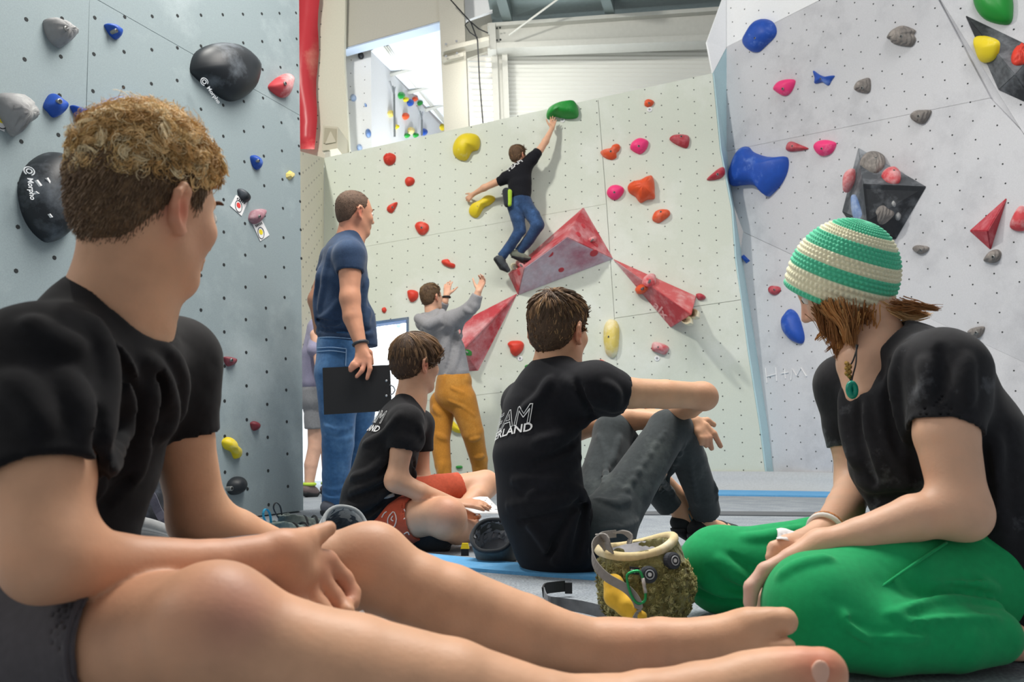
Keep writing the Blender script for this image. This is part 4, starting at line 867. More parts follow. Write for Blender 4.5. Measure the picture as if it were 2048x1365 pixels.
# ---- hair made of strands
def strands(name, roots, dirs, length, rad, material, parent, colors, seg=6, curl=0, turns=2.0, grav=0.0, flow=None, bend=.5, seed=1, wob=.0, sides=3, clump=0):
    r_ = np.random.default_rng(seed); N = len(roots); roots = np.asarray(roots); d = dirs / np.linalg.norm(dirs, axis=1, keepdims=True)
    length = np.broadcast_to(np.asarray(length, float), (N,)) * r_.uniform(.8, 1.15, N)
    if flow is None: flow = d
    fl = flow / (np.linalg.norm(flow, axis=1, keepdims=True) + 1e-9)
    a = np.cross(d, r_.normal(size=(N, 3))); a /= np.linalg.norm(a, axis=1, keepdims=True) + 1e-9; b = np.cross(d, a)
    ph = r_.uniform(0, 6.28, N); pull = None; cid = None
    if clump:
        ci = r_.choice(N, min(clump, N), False); cid = np.argmin(((roots[:, None] - roots[ci][None]) ** 2).sum(2), 1)
        a = a[ci][cid] + r_.normal(size=(N, 3)) * .2; ph = ph[ci][cid] + r_.normal(size=N) * .35; pull = (roots[ci][cid] - roots) * .75; length = length[ci][cid] * r_.uniform(.9, 1.08, N); b = np.cross(d[ci][cid], a); d = d * .4 + d[ci][cid] * .6; fl = fl * .35 + fl[ci][cid] * .65
    pts = np.zeros((N, seg + 1, 3)); p = roots.copy()
    for i in range(seg + 1):
        t = i / seg; v = d * (1 - t * bend) + fl * (t * bend) + np.array([0, 0, -grav]) * t
        if i: p = p + v / (np.linalg.norm(v, axis=1, keepdims=True) + 1e-9) * (length / seg)[:, None]
        w = ph + turns * 6.283 * t
        pts[:, i] = p + (a * np.cos(w)[:, None] + b * np.sin(w)[:, None]) * (curl * min(1, t * 2.5)) + (r_.normal(size=(N, 3)) * wob * t) + (pull * min(1, 1.4 * t) if pull is not None else 0)
    T = np.gradient(pts, axis=1); T /= np.linalg.norm(T, axis=2, keepdims=True) + 1e-9
    A = np.cross(T, a[:, None, :]); A /= np.linalg.norm(A, axis=2, keepdims=True) + 1e-9; Bv = np.cross(T, A)
    rads = (rad * np.linspace(1, .35, seg + 1))[None, :, None] * r_.uniform(.7, 1.3, N)[:, None, None]
    vs = np.stack([pts + (A * math.cos(k * 6.283 / sides) + Bv * math.sin(k * 6.283 / sides)) * rads for k in range(sides)], 2)  # N,seg+1,sides,3
    base = (np.arange(N) * (seg + 1) * sides)[:, None, None]; i = np.arange(seg)[None, :, None]; k = np.arange(sides)[None, None, :]; k2 = (k + 1) % sides
    F = np.stack([base + i * sides + k, base + i * sides + k2, base + (i + 1) * sides + k2, base + (i + 1) * sides + k], -1).reshape(-1, 4)
    me = fast_mesh(name, vs.reshape(-1, 3), F, True)
    if len(me.vertices) == N * (seg + 1) * sides:
        ri = r_.integers(0, len(colors), N); ri = r_.integers(0, len(colors), N)[cid] if cid is not None else ri; cc = colors[ri] * r_.uniform(.75, 1.2, (N, 1)); cc = np.repeat(np.concatenate([cc, np.ones((N, 1))], 1), (seg + 1) * sides, 0)
        at_ = me.color_attributes.new('col', 'FLOAT_COLOR', 'POINT'); at_.data.foreach_set('color', cc.astype(np.float32).ravel())
    o = link(name, me, material); par(o, parent); return o
hair_m = mat('hair', '#6b5038', .55, attr='col', spec=.35)
def scalp(fr, n, t, mask, seed=3):
    """random points on the skull (thickness t), local coordinates filtered by mask(F,S,U); returns points, normals, local"""
    r_ = np.random.default_rng(seed); v = r_.normal(size=(n * 4, 3)); v /= np.linalg.norm(v, axis=1, keepdims=True)
    R = np.array((.41, .325, .36)) + t; L = v * R + np.array((-.06, 0, .15)); keep = mask(L[:, 0], L[:, 1], L[:, 2]); L = L[keep][:n]; nn = (v / R)[keep][:n]
    nn /= np.linalg.norm(nn, axis=1, keepdims=True)
    return fr.c + (L @ fr.A) * fr.H, nn @ fr.A, L
def mesh_roots(o, fr, n, seed, inset=.0):
    me = o.data; nv = len(me.vertices); co = np.empty(nv * 3, np.float32); me.vertices.foreach_get('co', co); co = co.reshape(-1, 3).astype(float)
    no = np.empty(nv * 3, np.float32); me.vertices.foreach_get('normal', no); no = no.reshape(-1, 3).astype(float)
    L = fr.loc(co); out = ((L - np.array((-.1, 0, .05))) * (no @ fr.A.T)).sum(1) > .03; idx = np.where(out)[0]
    r_ = np.random.default_rng(seed); idx = r_.choice(idx, n, True); P = co[idx] + r_.normal(size=(n, 3)) * .0015 - no[idx] * inset
    return P, no[idx], fr.loc(P)
def hairline(F):  # lower limit U of the hair as a function of F (front-back)
    return np.interp(F, [-.6, -.42, -.25, -.16, -.12, -.02, .03, .07, .12, .2, .3, .5], [-.30, -.30, -.24, -.12, .02, .10, .02, -.02, .10, .24, .33, .42])
def hair_base(fr, t, vox, material, parent, col, line=hairline, extra=None, amp=0, sc=40):
    B = SDF(); R = np.array((.41, .325, .36)) + t; B.ell(fr.p(-.06, 0, .15), R * fr.H, fr.A, .01)
    B.ell(fr.p(-.22, 0, -.06), np.array((.22 + t, .24 + t, .26)) * fr.H, fr.A, .1 * fr.H)
    if extra: extra(B)
    if amp: B.wrinkle(amp, sc, fr.f); B.wrinkle(amp, sc * 1.3, fr.u, ph=2.0)
    D0 = B.field
    def field(vx):
        D, lo = D0(vx); n = D.shape
        X, Y, Z = np.meshgrid(*[lo[i] + vx * np.arange(n[i]) for i in range(3)], indexing='ij'); L = fr.loc(np.stack([X, Y, Z], -1))
        return np.maximum(D, ((line(L[..., 0]) - L[..., 2]) * fr.H * .8).astype(np.float32)), lo
    B.field = field
    o = link('hair', B.mesh('hair', vox, col), material); par(o, parent); return o
def cloth(key, col, rough=.85, **k): return mat(key, col, rough, noise=k.pop('noise', .08), nscale=k.pop('nscale', 90), bump=k.pop('bump', .25), bscale=k.pop('bscale', 900), bdist=.001, sheen=k.pop('sheen', .15), spec=.2, folds=k.pop('folds', (7, .35, .012)), **k)
SK = '#d4a584'
def surf_text(body, parent, shirt_objs, origin, right, up, normal, size, material, outline=0, bold=0, shear=0, lift=.004, mid=False, xs=1.0, ra=False):
    """lettering laid on a cloth surface by casting along -normal"""
    from mathutils.bvhtree import BVHTree
    v, f = text_pts(body, outline=outline / size if outline else 0, bold=bold, shear=shear)
    me = shirt_objs.data; bv = BVHTree.FromPolygons([x.co for x in me.vertices], [tuple(p.vertices) for p in me.polygons]); base = v.copy()
    w = v[:, 0].max(); vs = []; normal = nrm(normal)
    for x, y, z in v:
        p = np.asarray(origin) + nrm(right) * (x - (w if ra else 0)) * size * xs + nrm(up) * y * size
        hit = bv.ray_cast(Vector(p + normal * .5), Vector(-normal))
        if hit[0] is None or np.dot(np.array(hit[1]), normal) < .12: vs.append(None); continue
        q = np.array(hit[0])
        hn = np.array(hit[1]) if hit[0] is not None else normal
        if np.dot(hn, normal) < 0: hn = -hn
        vs.append(q + hn * (lift + (z * size * .3 if outline else 0)))
    f = [g for g in f if all(vs[i] is not None for i in g)]; vs = [x if x is not None else np.asarray(origin) for x in vs]
    used = sorted({i for g in f for i in g}); mp = {j: i for i, j in enumerate(used)}
    return MB().add([vs[j] for j in used], [tuple(mp[i] for i in g) for g in f]).build('lettering', material, parent)
# ------------------------------------------------------------------ foreground left: blond boy sitting on the mat
def J(px, py, Y): return at(px, py, Y)
m_blacktee = cloth('black_cotton', '#131316', noise=.18, second='#2a292d', s_scale=2.5, s_lo=.5, s_hi=.9, sheen=.06)
def person1():
    R = empty('person', V(*J(40, 1300, 1.05)[:2], 0), label='barefoot person in black shirt and dark shorts sitting in front at left', cat='person')
    fr = Frame(J(302, 418, 1.06), (.41, .91, .02), (.08, .02, 1), .232)
    B = SDF(); head(B, fr)
    # neck and upper chest
    B.cap(fr.p(-.14, 0, -.12), J(232, 640, 1.075), .060, .058, .03)
    B.cap(fr.p(-.06, 0, -.30), J(250, 660, 1.085), .036, .046, .03)
    B.cap(J(232, 640, 1.075), J(190, 740, 1.07), .065, .09, .05)
    B.new()
    # arms: near (right) arm
    S, E, Wr = J(78, 742, .93), J(100, 1112, .845), J(556, 1108, 1.03)
    B.chain([(S, .058), (J(88, 960, .865), .0505), (E, .041)], .02)
    B.ell(J(76, 1134, .842), (.022, .022, .026), None, .02)
    B.chain([(E, .041), (J(230, 1136, .91), .0365), (J(420, 1132, .975), .0295), (Wr, .0268)], .03, V(0, 0, 1), 1.0)
    # near hand with explicit fingers on the far leg
    K = [J(654, 1122, 1.095), J(637, 1150, 1.078), J(610, 1172, 1.060), J(584, 1186, 1.042)]
    for i, q in enumerate(K): B.cap(Wr + (J(560, 1122, 1.03) - Wr) * (i - 1) * .5, q, .0175, .0128, .016)
    B.cap(J(585, 1112, 1.04), J(600, 1146, 1.045), .019, .019, .02)
    B.chain([(K[0], .0138), (J(688, 1160, 1.112), .0124), (J(704, 1188, 1.112), .0116), (J(705, 1206, 1.10), .0104)], .006)
    B.chain([(K[1], .0134), (J(667, 1192, 1.085), .0116), (J(688, 1217, 1.083), .0108), (J(696, 1224, 1.072), .0098)], .006)
    B.chain([(K[2], .0128), (J(640, 1212, 1.060), .0110), (J(664, 1238, 1.056), .0102)], .006)
    B.chain([(K[3], .012), (J(612, 1222, 1.036), .0100), (J(638, 1246, 1.032), .0094)], .006)
    B.chain([(J(572, 1099, 1.035), .020), (J(606, 1083, 1.06), .0165), (J(634, 1071, 1.085), .0130), (J(657, 1058, 1.10), .0108)], .018)
    for q in K: B.spot(q, .02, '#c07a66', .55)
    for q in (J(700, 1190, 1.10), J(684, 1160, 1.105), J(668, 1205, 1.08)): B.spot(q, .016, '#b96f5f', .5)
    B.spot(J(480, 1110, 1.0), .12, '#bf8468', .6); B.spot(J(250, 1130, .88), .1, '#c58d70', .4)  # reddish forearm skin, with its shade darkened into the tint
    B.new()
    # far arm
    S2, E2 = J(345, 728, 1.215), J(398, 1040, 1.28)
    B.chain([(S2, .055), (J(366, 880, 1.24), .046), (E2, .042)], .03)
    B.chain([(E2, .042), (J(470, 1072, 1.32), .042), (J(560, 1100, 1.36), .030), (J(620, 1130, 1.36), .028)], .03)
    hand(B, J(620, 1130, 1.36), V(.7, -.2, -.6), V(.3, .6, .2), .95, (.5, .5, .4))
    B.new()
    # pelvis and near (right) leg
    B.cap(J(0, 1300, 1.1), J(40, 1290, 1.16), .10, .10, .04)
    B.chain([(J(0, 1325, 1.02), .098), (J(240, 1290, .93), .078), (J(405, 1264, .86), .064)], .04)
    kn = J(440, 1263, .852); B.ell(kn + V(-.004, -.01, .008), (.060, .056, .056), None, .02); B.ell(J(428, 1190, .85), (.030, .028, .020), None, .025)
    B.chain([(kn, .058), (J(560, 1308, .862), .056), (J(700, 1348, .872), .060), (J(900, 1386, .885), .054), (J(1100, 1428, .90), .042), (J(1195, 1436, .915), .036)], .03)
    # near foot
    B.chain([(J(1195, 1436, .915), .037), (J(1290, 1412, .92), .036), (J(1400, 1394, .925), .035), (J(1500, 1372, .93), .035), (J(1560, 1360, .93), .030)], .03)
    B.chain([(J(1225, 1500, .92), .036), (J(1400, 1470, .925), .033), (J(1530, 1428, .93), .032)], .04)
    B.chain([(J(1552, 1356, .925), .028), (J(1606, 1345, .92), .0255), (J(1646, 1345, .918), .0265)], .018)
    for i, (x, y) in enumerate(((1630, 1396), (1622, 1424), (1608, 1450), (1590, 1474))): B.chain([(J(1530, y - 4, .935), .018), (J(x - 25, y, .935), .0145), (J(x, y + 4, .935), .0150)], .008)
    B.spot(J(1625, 1325, .90), .035, '#cf7a62', .6); B.spot(J(1660, 1330, .9), .02, '#c8745e', .5)
    B.spot(J(475, 1210, .80), .035, '#9c6a6e', .6); B.spot(J(440, 1190, .80), .05, '#c08468', .5); B.spot(J(390, 1215, .79), .05, '#bb8a70', .35)
    B.new()
    # far (left) leg
    B.chain([(J(95, 1245, 1.17), .092), (J(420, 1186, 1.19), .074), (J(640, 1148, 1.20), .060)], .04)
    k2 = J(730, 1133, 1.205); B.ell(k2 + V(.004, 0, -.004), (.058, .056, .054), None, .03); B.ell(J(752, 1086, 1.2), (.03, .03, .024), None, .03)
    B.chain([(k2, .055), (J(830, 1180, 1.21), .053), (J(900, 1208, 1.22), .056), (J(1049, 1262, 1.245), .052), (J(1150, 1288, 1.255), .042), (J(1235, 1297, 1.26), .037)], .03)
    # far foot
    B.ell(J(1218, 1318, 1.265), (.038, .035, .034), None, .03)
    B.chain([(J(1235, 1297, 1.260), .037), (J(1320, 1292, 1.247), .040), (J(1410, 1287, 1.233), .036), (J(1490, 1272, 1.221), .037), (J(1520, 1265, 1.220), .034)], .03)
    B.chain([(J(1505, 1250, 1.210), .024), (J(1540, 1243, 1.205), .0185), (J(1568, 1243, 1.203), .0200)], .010)
    B.chain([(J(1500, 1288, 1.205), .015), (J(1545, 1297, 1.187), .0112), (J(1575, 1294, 1.183), .0122)], .005)
    B.chain([(J(1490, 1306, 1.206), .015), (J(1535, 1322, 1.187), .0105), (J(1562, 1320, 1.183), .0112)], .005)
    B.chain([(J(1490, 1300, 1.246), .016), (J(1550, 1305, 1.245), .0125)], .006)
    B.spot(J(1560, 1250, 1.26), .04, '#bd7f68', .5); B.spot(J(1300, 1330, 1.25), .06, '#c58774', .4); B.spot(J(745, 1080, 1.16), .06, '#cf9a80', .35)
    B.spot(fr.p(.2, .25, -.15), .05, '#d99f86', .4)
    body = B.build('body', .0042, skin_m, R, SK)
    eyes(fr, R)
    nc = SDF(); nc.ell(J(1641, 1346, .8945), (.0105, .004, .0135), None, .004); nc.build('toenail', .0018, mat('nail', '#dcae98', .3), R)
    for x, y in ((320, 583), (272, 588)):
        pass
    # ---- t-shirt
    ax = nrm(S2 - S)
    T = SDF()
    T.chain([(J(-8, 1275, 1.08), .125, 1.3), (J(62, 1100, 1.08), .115, 1.3), (J(120, 930, 1.075), .112, 1.35), (J(158, 800, 1.07), .112, 1.4), (J(192, 725, 1.07), .088, 1.4)], .05, ax)
    T.cap(J(192, 715, 1.07), J(206, 628, 1.07), .082, .064, .05, ax, 1.1)
    T.cap(J(185, 738, 1.06), S, .080, .070, .04); T.cap(J(200, 735, 1.08), S2, .075, .062, .04)
    T.chain([(S, .074), (J(84, 850, .895), .070), (J(90, 968, .866), .066)], .04, fb=True)
    T.chain([(S2, .068), (J(356, 800, 1.228), .059), (J(366, 872, 1.24), .054)], .04, fb=True)
    T.wrinkle(.0020, 9, (.6, .5, -.5)); T.wrinkle(.0015, 15, (.3, -.5, .8), ph=1.0)
    # fold ridges running from the collar and the armpit
    for pts, r in () and (((J(225, 690, .985), J(235, 800, .965), J(225, 930, .97)), .012), ((J(275, 720, 1.0), J(280, 830, .985), J(262, 950, .985)), .010), ((J(180, 690, .93), J(215, 790, .93), J(205, 900, .93)), .014), ((J(315, 690, 1.12), J(330, 780, 1.10), J(305, 880, 1.08)), .010)):
        T.chain([(p, r) for p in pts], .025)
    for f_ in ([(225,700),(252,760),(250,850),(222,940)], [(185,645),(208,705),(214,790),(205,880)], [(290,722),(328,770),(338,830),(322,868)], [(300,770),(290,850),(268,955)], [(335,705),(360,760),(350,840)], [(60,650),(110,690),(150,700)], [(20,760),(60,800),(90,860)], [(135,760),(160,820),(165,880)]): T.fold(f_, .013)
    for f_ in ([(193,820),(200,930),(190,1010)], [(240,730),(275,800),(258,900),(225,980)], [(312,745),(318,810),(296,890)], [(205,660),(235,720),(240,780)], [(255,960),(225,1000),(195,1030)]): T.fold(f_, .011, 's')
    ringc = J(236, 636, 1.072); rn = nrm(J(165, 556, 1.06) - J(299, 708, 1.085)); rn = nrm(np.cross(ax, rn)); rn = rn if rn[2] > 0 else -rn
    T.cap(ringc - rn * .012, ringc + rn * .14, .066, .074, .010, m='s', fa=True)
    T.wrinkle(.0015, 30, (.6, .2, .6), ph=.3)
    # hollow sleeves
    T.cap(J(91, 935, .873), J(93, 1000, .86), .055, .057, .006, m='s'); T.cap(J(364, 845, 1.236), J(368, 900, 1.245), .0475, .048, .006, m='s')
    shirt = T.build('t_shirt', .0048, m_blacktee, R)
    ring = [ringc + (nrm(np.cross(ax, rn)) * math.cos(a) * .072 + ax * math.sin(a) * .068) - rn * .010 for a in np.arange(28) * 2 * math.pi / 28]
    MB().tube(ring, .0085, 8, True).build('collar', cloth('black_rib', '#16161a'), shirt, smooth=True)
    # ---- shorts
    m_sh = cloth('charcoal_shorts', '#4b484c', noise=.08)
    Q = SDF(); Q.cap(J(-10, 1300, 1.06), J(60, 1290, 1.16), .12, .11, .05)
    Q.chain([(J(-10, 1325, 1.02), .112), (J(100, 1305, .98), .103), (J(288, 1280, .916), .0875)], .04, fb=True)
    Q.chain([(J(95, 1245, 1.17), .100), (J(380, 1198, 1.19), .082), (J(548, 1166, 1.197), .071)], .04, fb=True)
    Q.cap(J(226, 1287, .937), J(260, 1282, .925), .083, .084, .004, m='s'); Q.cap(J(540, 1167, 1.197), J(580, 1160, 1.199), .065, .065, .004, m='s')
    Q.wrinkle(.003, 12, (.5, .4, .6)); Q.wrinkle(.002, 22, (.2, .7, .3), ph=1)
    sh = Q.build('shorts', .005, m_sh, R)
    c0, c1 = J(280, 1281, .9185), J(100, 1305, .98); d = nrm(c0 - c1); a = nrm(np.cross(d, (0, 0, 1))); b = np.cross(a, d)
    MB().tube([c0 + (a * math.cos(w) + b * math.sin(w)) * .0895 for w in np.arange(32) * math.pi / 16], .0035, 6, True).build('hem', m_sh, sh, smooth=True)
    # ---- hair: short back and sides, curly top
    base = lin('#8f6f49'); cols = np.array([lin(c) for c in ('#f0cd93', '#dcb274', '#f8e4b8', '#c39a60', '#e8c688')])
    dark = np.array([lin(c) for c in ('#7a6450', '#8a7259', '#6a5644', '#987f66')])
    hm = mat('hair_base_blond', '#6f573d', .7, noise=.25, nscale=60, bump=.6, bscale=260, bdist=.004)
    hl = lambda F: np.interp(F, [-.6, -.42, -.25, -.16, -.12, -.02, .03, .08, .12, .2, .3, .5], [-.34, -.33, -.27, -.16, .0, .11, .03, -.05, .10, .24, .33, .42])
    r_ = np.random.default_rng(4); hair = hair_base(fr, .022, .005, hm, R, base, hl)
    P, n_, L = mesh_roots(hair, fr, 15000, 5, .002); lim = .14 + .10 * np.clip(L[:, 0] + .1, -.3, .3); s_ = L[:, 2] < lim + .10 + r_.normal(size=len(P)) * .04
    P1_, n1, L1 = P[s_], n_[s_], L[s_]; down = np.tile(-fr.u * .9 - fr.f * .35, (len(P1_), 1))
    strands('hair_sides', P1_, n1 * .45 + down * .8, .007 + .014 * np.clip(L1[:, 2] + .2, 0, .5), .0008, hair_m, hair, dark, 3, 0, 1, 0, down, .6, 11)
    P, n_, L = mesh_roots(hair, fr, 15000, 6, .004); s_ = L[:, 2] > .10 + .10 * np.clip(L[:, 0] + .1, -.3, .3) + np.abs(r_.normal(size=len(P))) * .09; P, n_, L = P[s_], n_[s_], L[s_]; P, n_, L = P[:8500], n_[:8500], L[:8500]
    top = np.clip((L[:, 2] - .2) / .3, 0, 1); tw = np.cross(n_, r_.normal(size=(len(P), 3))); fl = fr.f[None] * .35 - fr.u[None] * .15 + n_ * .2 + tw * .9
    strands('hair_curls', P, n_ * .8 + tw * .3, .012 + .022 * top + .010 * np.clip(L[:, 0], 0, 1), .0010, hair_m, hair, cols, 11, .0072, 1.35, 0, fl, .85, 13, clump=430)
    strands('hair_frizz', P[:3200], n_[:3200] * .8 + tw[:3200] * .5, .012 + .026 * top[:3200], .0007, hair_m, hair, cols, 10, .0060, 1.3, 0, fl[:3200] + r_.normal(size=(min(3200, len(P)), 3)) * .4, .85, 15)
    s_ = (L[:, 0] > .16); P, n_ = P[s_][:1500], n_[s_][:1500]
    strands('hair_fringe', P, n_ + fr.f * .8 + fr.u * .2, .030, .0010, hair_m, hair, cols, 11, .0075, 1.4, .2, np.tile(fr.f - fr.u * .1, (len(P), 1)) + r_.normal(size=(len(P), 3)) * .4, .7, 14, clump=50)
    return R
person1()
# ------------------------------------------------------------------ foreground right: person in the crocheted beanie
def person2():
    R = empty('person', V(*J(1850, 1250, 1.5)[:2], 0), label='person in striped beanie and green trousers sitting at the right', cat='person')
    fr = Frame(J(1684, 566, 1.665), (-.74, .52, -.42), (-.02, -.16, 1), .232)
    B = SDF(); head(B, fr)
    B.cap(fr.p(-.14, 0, -.15), J(1762, 728, 1.61), .052, .055, .03); B.cap(fr.p(.0, 0, -.32), J(1728, 720, 1.60), .04, .045, .03)
    B.cap(J(1762, 728, 1.61), J(1800, 800, 1.6), .06, .085, .05); B.cap(J(1722, 735, 1.585), J(1740, 790, 1.57), .035, .05, .04)
    B.new()  # near (left) arm
    S, E, Wr = J(1888, 742, 1.44), J(1922, 1022, 1.37), J(1640, 1092, 1.40)
    B.chain([(S, .055), (J(1892, 870, 1.40), .0525), (E, .043)], .03); B.ell(J(1932, 1036, 1.372), (.034, .034, .034), None, .02)
    B.chain([(E, .041), (J(1830, 1036, 1.375), .0385), (J(1720, 1072, 1.39), .0295), (Wr, .0245)], .03)
    K = [J(1580, 1116, 1.39), J(1574, 1130, 1.392), J(1580, 1146, 1.395), J(1592, 1158, 1.398)]
    for i, q in enumerate(K): B.cap(Wr + V(-.0, 0, -.006 * (i - 1)), q, .0185, .0145, .018)
    B.chain([(K[0], .0142), (J(1530, 1142, 1.385), .0134), (J(1503, 1176, 1.380), .0128), (J(1500, 1207, 1.385), .0118)], .005)
    B.chain([(K[1], .0138), (J(1552, 1160, 1.402), .0126), (J(1528, 1196, 1.408), .0120), (J(1522, 1217, 1.412), .0112)], .005)
    B.chain([(K[2], .0118), (J(1560, 1176, 1.405), .0102), (J(1540, 1204, 1.415), .0096)], .005)
    B.chain([(K[3], .011), (J(1580, 1188, 1.41), .0095), (J(1562, 1210, 1.425), .0088)], .005)
    B.chain([(J(1625, 1092, 1.42), .016), (J(1590, 1100, 1.45), .0115), (J(1560, 1116, 1.465), .0098)], .010)
    for q in K: B.spot(q, .02, '#c98d7c', .4)
    B.spot(J(1505, 1190, 1.37), .05, '#dcbcb2', .7); B.spot(J(1565, 1130, 1.37), .05, '#d8b0a2', .5)
    B.new()  # far (right) arm
    S2, E2, W2 = J(1694, 772, 1.765), J(1712, 965, 1.74), J(1648, 1068, 1.50)
    B.chain([(S2, .05), (J(1700, 880, 1.755), .043), (E2, .037)], .03)
    B.chain([(E2, .038), (J(1690, 1015, 1.65), .037), (W2, .0255)], .03)
    B.chain([(W2, .026), (J(1606, 1090, 1.47), .024), (J(1575, 1092, 1.452), .018)], .015, V(0, 0, 1), 1.1)
    for a, b, c in (((1572, 1086), (1548, 1096), (1541, 1116)), ((1582, 1098), (1556, 1108), (1550, 1128)), ((1594, 1108), (1570, 1120), (1566, 1136))): B.chain([(J(*a, 1.455), .0125), (J(*b, 1.445), .0108), (J(*c, 1.44), .0095)], .006)
    B.new(); B.chain([(J(1800, 800, 1.6), .085), (J(1880, 930, 1.58), .09), (J(1930, 1090, 1.56), .09), (J(1930, 1140, 1.55), .10)], .04); B.cap(J(1800, 800, 1.6), S, .06, .05); B.cap(J(1800, 800, 1.62), S2, .06, .05); B.cap(J(1930, 1140, 1.55), J(1880, 1120, 1.65), .10, .10, .04)
    B.chain([(J(1930, 1165, 1.48), .08), (J(1640, 1210, 1.365), .05), (J(1960, 1270, 1.35), .035)], .03); B.chain([(J(1880, 1120, 1.65), .08), (J(1450, 1135, 1.79), .05), (J(1700, 1190, 1.68), .035)], .03)
    B.cap(J(1960, 1270, 1.35), J(2030, 1285, 1.36), .035, .03, .02)
    B.spot(fr.p(.4, 0, -.1), .04, '#e0a694', .5)
    B.build('body', .0046, skin_m, R, '#dbb094'); eyes(fr, R)
    # ---- shirt
    ax = nrm(S2 - S); T = SDF()
    T.chain([(J(1968, 1160, 1.55), .135, 1.2), (J(1925, 1010, 1.57), .135, 1.25), (J(1880, 880, 1.59), .13, 1.3), (J(1840, 780, 1.60), .108, 1.42)], .06, ax)
    T.cap(J(1835, 770, 1.6), J(1792, 708, 1.61), .10, .07, .05, ax, 1.25)
    T.cap(J(1840, 765, 1.55), S, .088, .068, .05); T.cap(J(1800, 775, 1.66), S2, .085, .062, .05)
    T.chain([(S, .070), (J(1894, 800, 1.42), .066), (J(1890, 862, 1.405), .0625)], .04, fb=True)
    T.chain([(S2, .064), (J(1700, 850, 1.76), .056), (J(1702, 898, 1.755), .05)], .04, fb=True)
    # loose front drooping forward
    T.chain([(J(1760, 830, 1.58), .07), (J(1775, 930, 1.56), .066), (J(1815, 1010, 1.54), .06), (J(1850, 1070, 1.52), .055)], .08)
    T.cap(J(1990, 1100, 1.50), J(2040, 1230, 1.46), .10, .085, .06)
    for pts, r in () and (((J(1760, 800, 1.49), J(1775, 890, 1.48), J(1800, 980, 1.47)), .013), ((J(1800, 790, 1.46), J(1820, 880, 1.455), J(1838, 950, 1.46)), .015), ((J(1705, 820, 1.68), J(1725, 900, 1.64), J(1755, 985, 1.6)), .012)): T.chain([(p, r) for p in pts], .03)
    T.wrinkle(.0025, 8, (.5, .3, -.7)); T.wrinkle(.002, 15, (.7, -.4, .3), ph=1.3); T.wrinkle(.004, 10, (.4, 0, .9), J(1790, 990, 1.5), .12, .5)
    for f_ in ([(1760,745),(1765,830),(1790,930),(1835,1000)], [(1805,700),(1790,790),(1812,880)], [(1728,775),(1740,870),(1772,960)], [(1690,780),(1695,860),(1715,930)], [(1850,725),(1862,770),(1845,815)], [(1930,720),(1925,760),(1932,805)], [(1720,960),(1770,975),(1830,965)], [(1990,880),(1985,980),(2010,1080)], [(1960,1100),(1990,1150),(2030,1180)]): T.fold(f_, .014)
    for f_ in ([(1782,725),(1778,820),(1800,910)], [(1822,870),(1835,940),(1845,1000)], [(1715,800),(1720,880),(1748,965)], [(1880,690),(1890,745),(1876,795)], [(1740,1000),(1790,1000),(1850,990)], [(1968,900),(1975,1000),(1960,1080)], [(1950,1130),(1995,1190),(2040,1215)]): T.fold(f_, .012, 's')
    rc = J(1757, 704, 1.612); rn = nrm(V(-.42, -.18, .88))
    T.cap(rc - rn * .025, rc + rn * .15, .060, .075, .012, m='s', fa=True); T.ell(J(1722, 735, 1.545), (.035, .06, .045), None, .02, 's')
    T.cap(J(1890, 836, 1.41), J(1890, 900, 1.4), .0555, .0575, .006, m='s'); T.cap(J(1702, 880, 1.757), J(1703, 930, 1.75), .044, .046, .006, m='s')
    ms = cloth('black_chalky_cotton', '#1f2024', noise=.15, sheen=.08, second='#8f949c', s_scale=6, s_lo=.57, s_hi=.95)
    shirt = T.build('t_shirt', .0052, ms, R)
    # ---- trousers
    mg = cloth('green_trousers', '#139a5b', noise=.06, second='#7fc9a2', s_scale=4, s_lo=.66, s_hi=1.0, sheen=.1)
    G = SDF()
    G.chain([(J(1930, 1165, 1.48), .115), (J(1780, 1175, 1.42), .098), (J(1640, 1205, 1.365), .080)], .05)
    G.ell(J(1625, 1222, 1.35), (.078, .075, .078), None, .04)
    G.chain([(J(1635, 1248, 1.335), .068), (J(1760, 1265, 1.325), .066), (J(1900, 1272, 1.33), .056), (J(1985, 1272, 1.34), .045)], .02, V(0, 0, 1), 1.0)
    G.new()
    G.chain([(J(1830, 1130, 1.68), .10), (J(1640, 1120, 1.74), .088), (J(1460, 1130, 1.79), .075)], .05)
    G.ell(J(1432, 1135, 1.795), (.082, .08, .085), None, .04); G.chain([(J(1440, 1170, 1.80), .06), (J(1560, 1190, 1.74), .055), (J(1700, 1200, 1.68), .05)], .03)
    for a, b in (((1880, 1120), (1700, 1290)), ((1930, 1165), (1780, 1260)), ((1955, 1200), (1820, 1270)), ((1840, 1100), (1690, 1225))): G.chain([(J(a[0], a[1], 1.40), .012), (J((a[0] + b[0]) / 2, (a[1] + b[1]) / 2, 1.335), .013), (J(b[0], b[1], 1.275), .010)], .03) if False else None
    G.wrinkle(.003, 9, (.75, .1, .65), J(1840, 1230, 1.36), .20, .4)
    for f_ in ([(1995,1180),(1930,1160),(1850,1165)], [(2000,1215),(1920,1200),(1830,1210),(1770,1240)], [(2002,1240),(1900,1240),(1800,1250)], [(1720,1255),(1780,1275),(1850,1275)], [(1690,1220),(1700,1260),(1740,1290)], [(1560,1160),(1600,1135),(1660,1120)], [(1440,1120),(1470,1150),(1500,1170)], [(1400,1160),(1440,1185),(1490,1195)], [(1480,1080),(1540,1075),(1600,1060)]): G.fold(f_, .012)
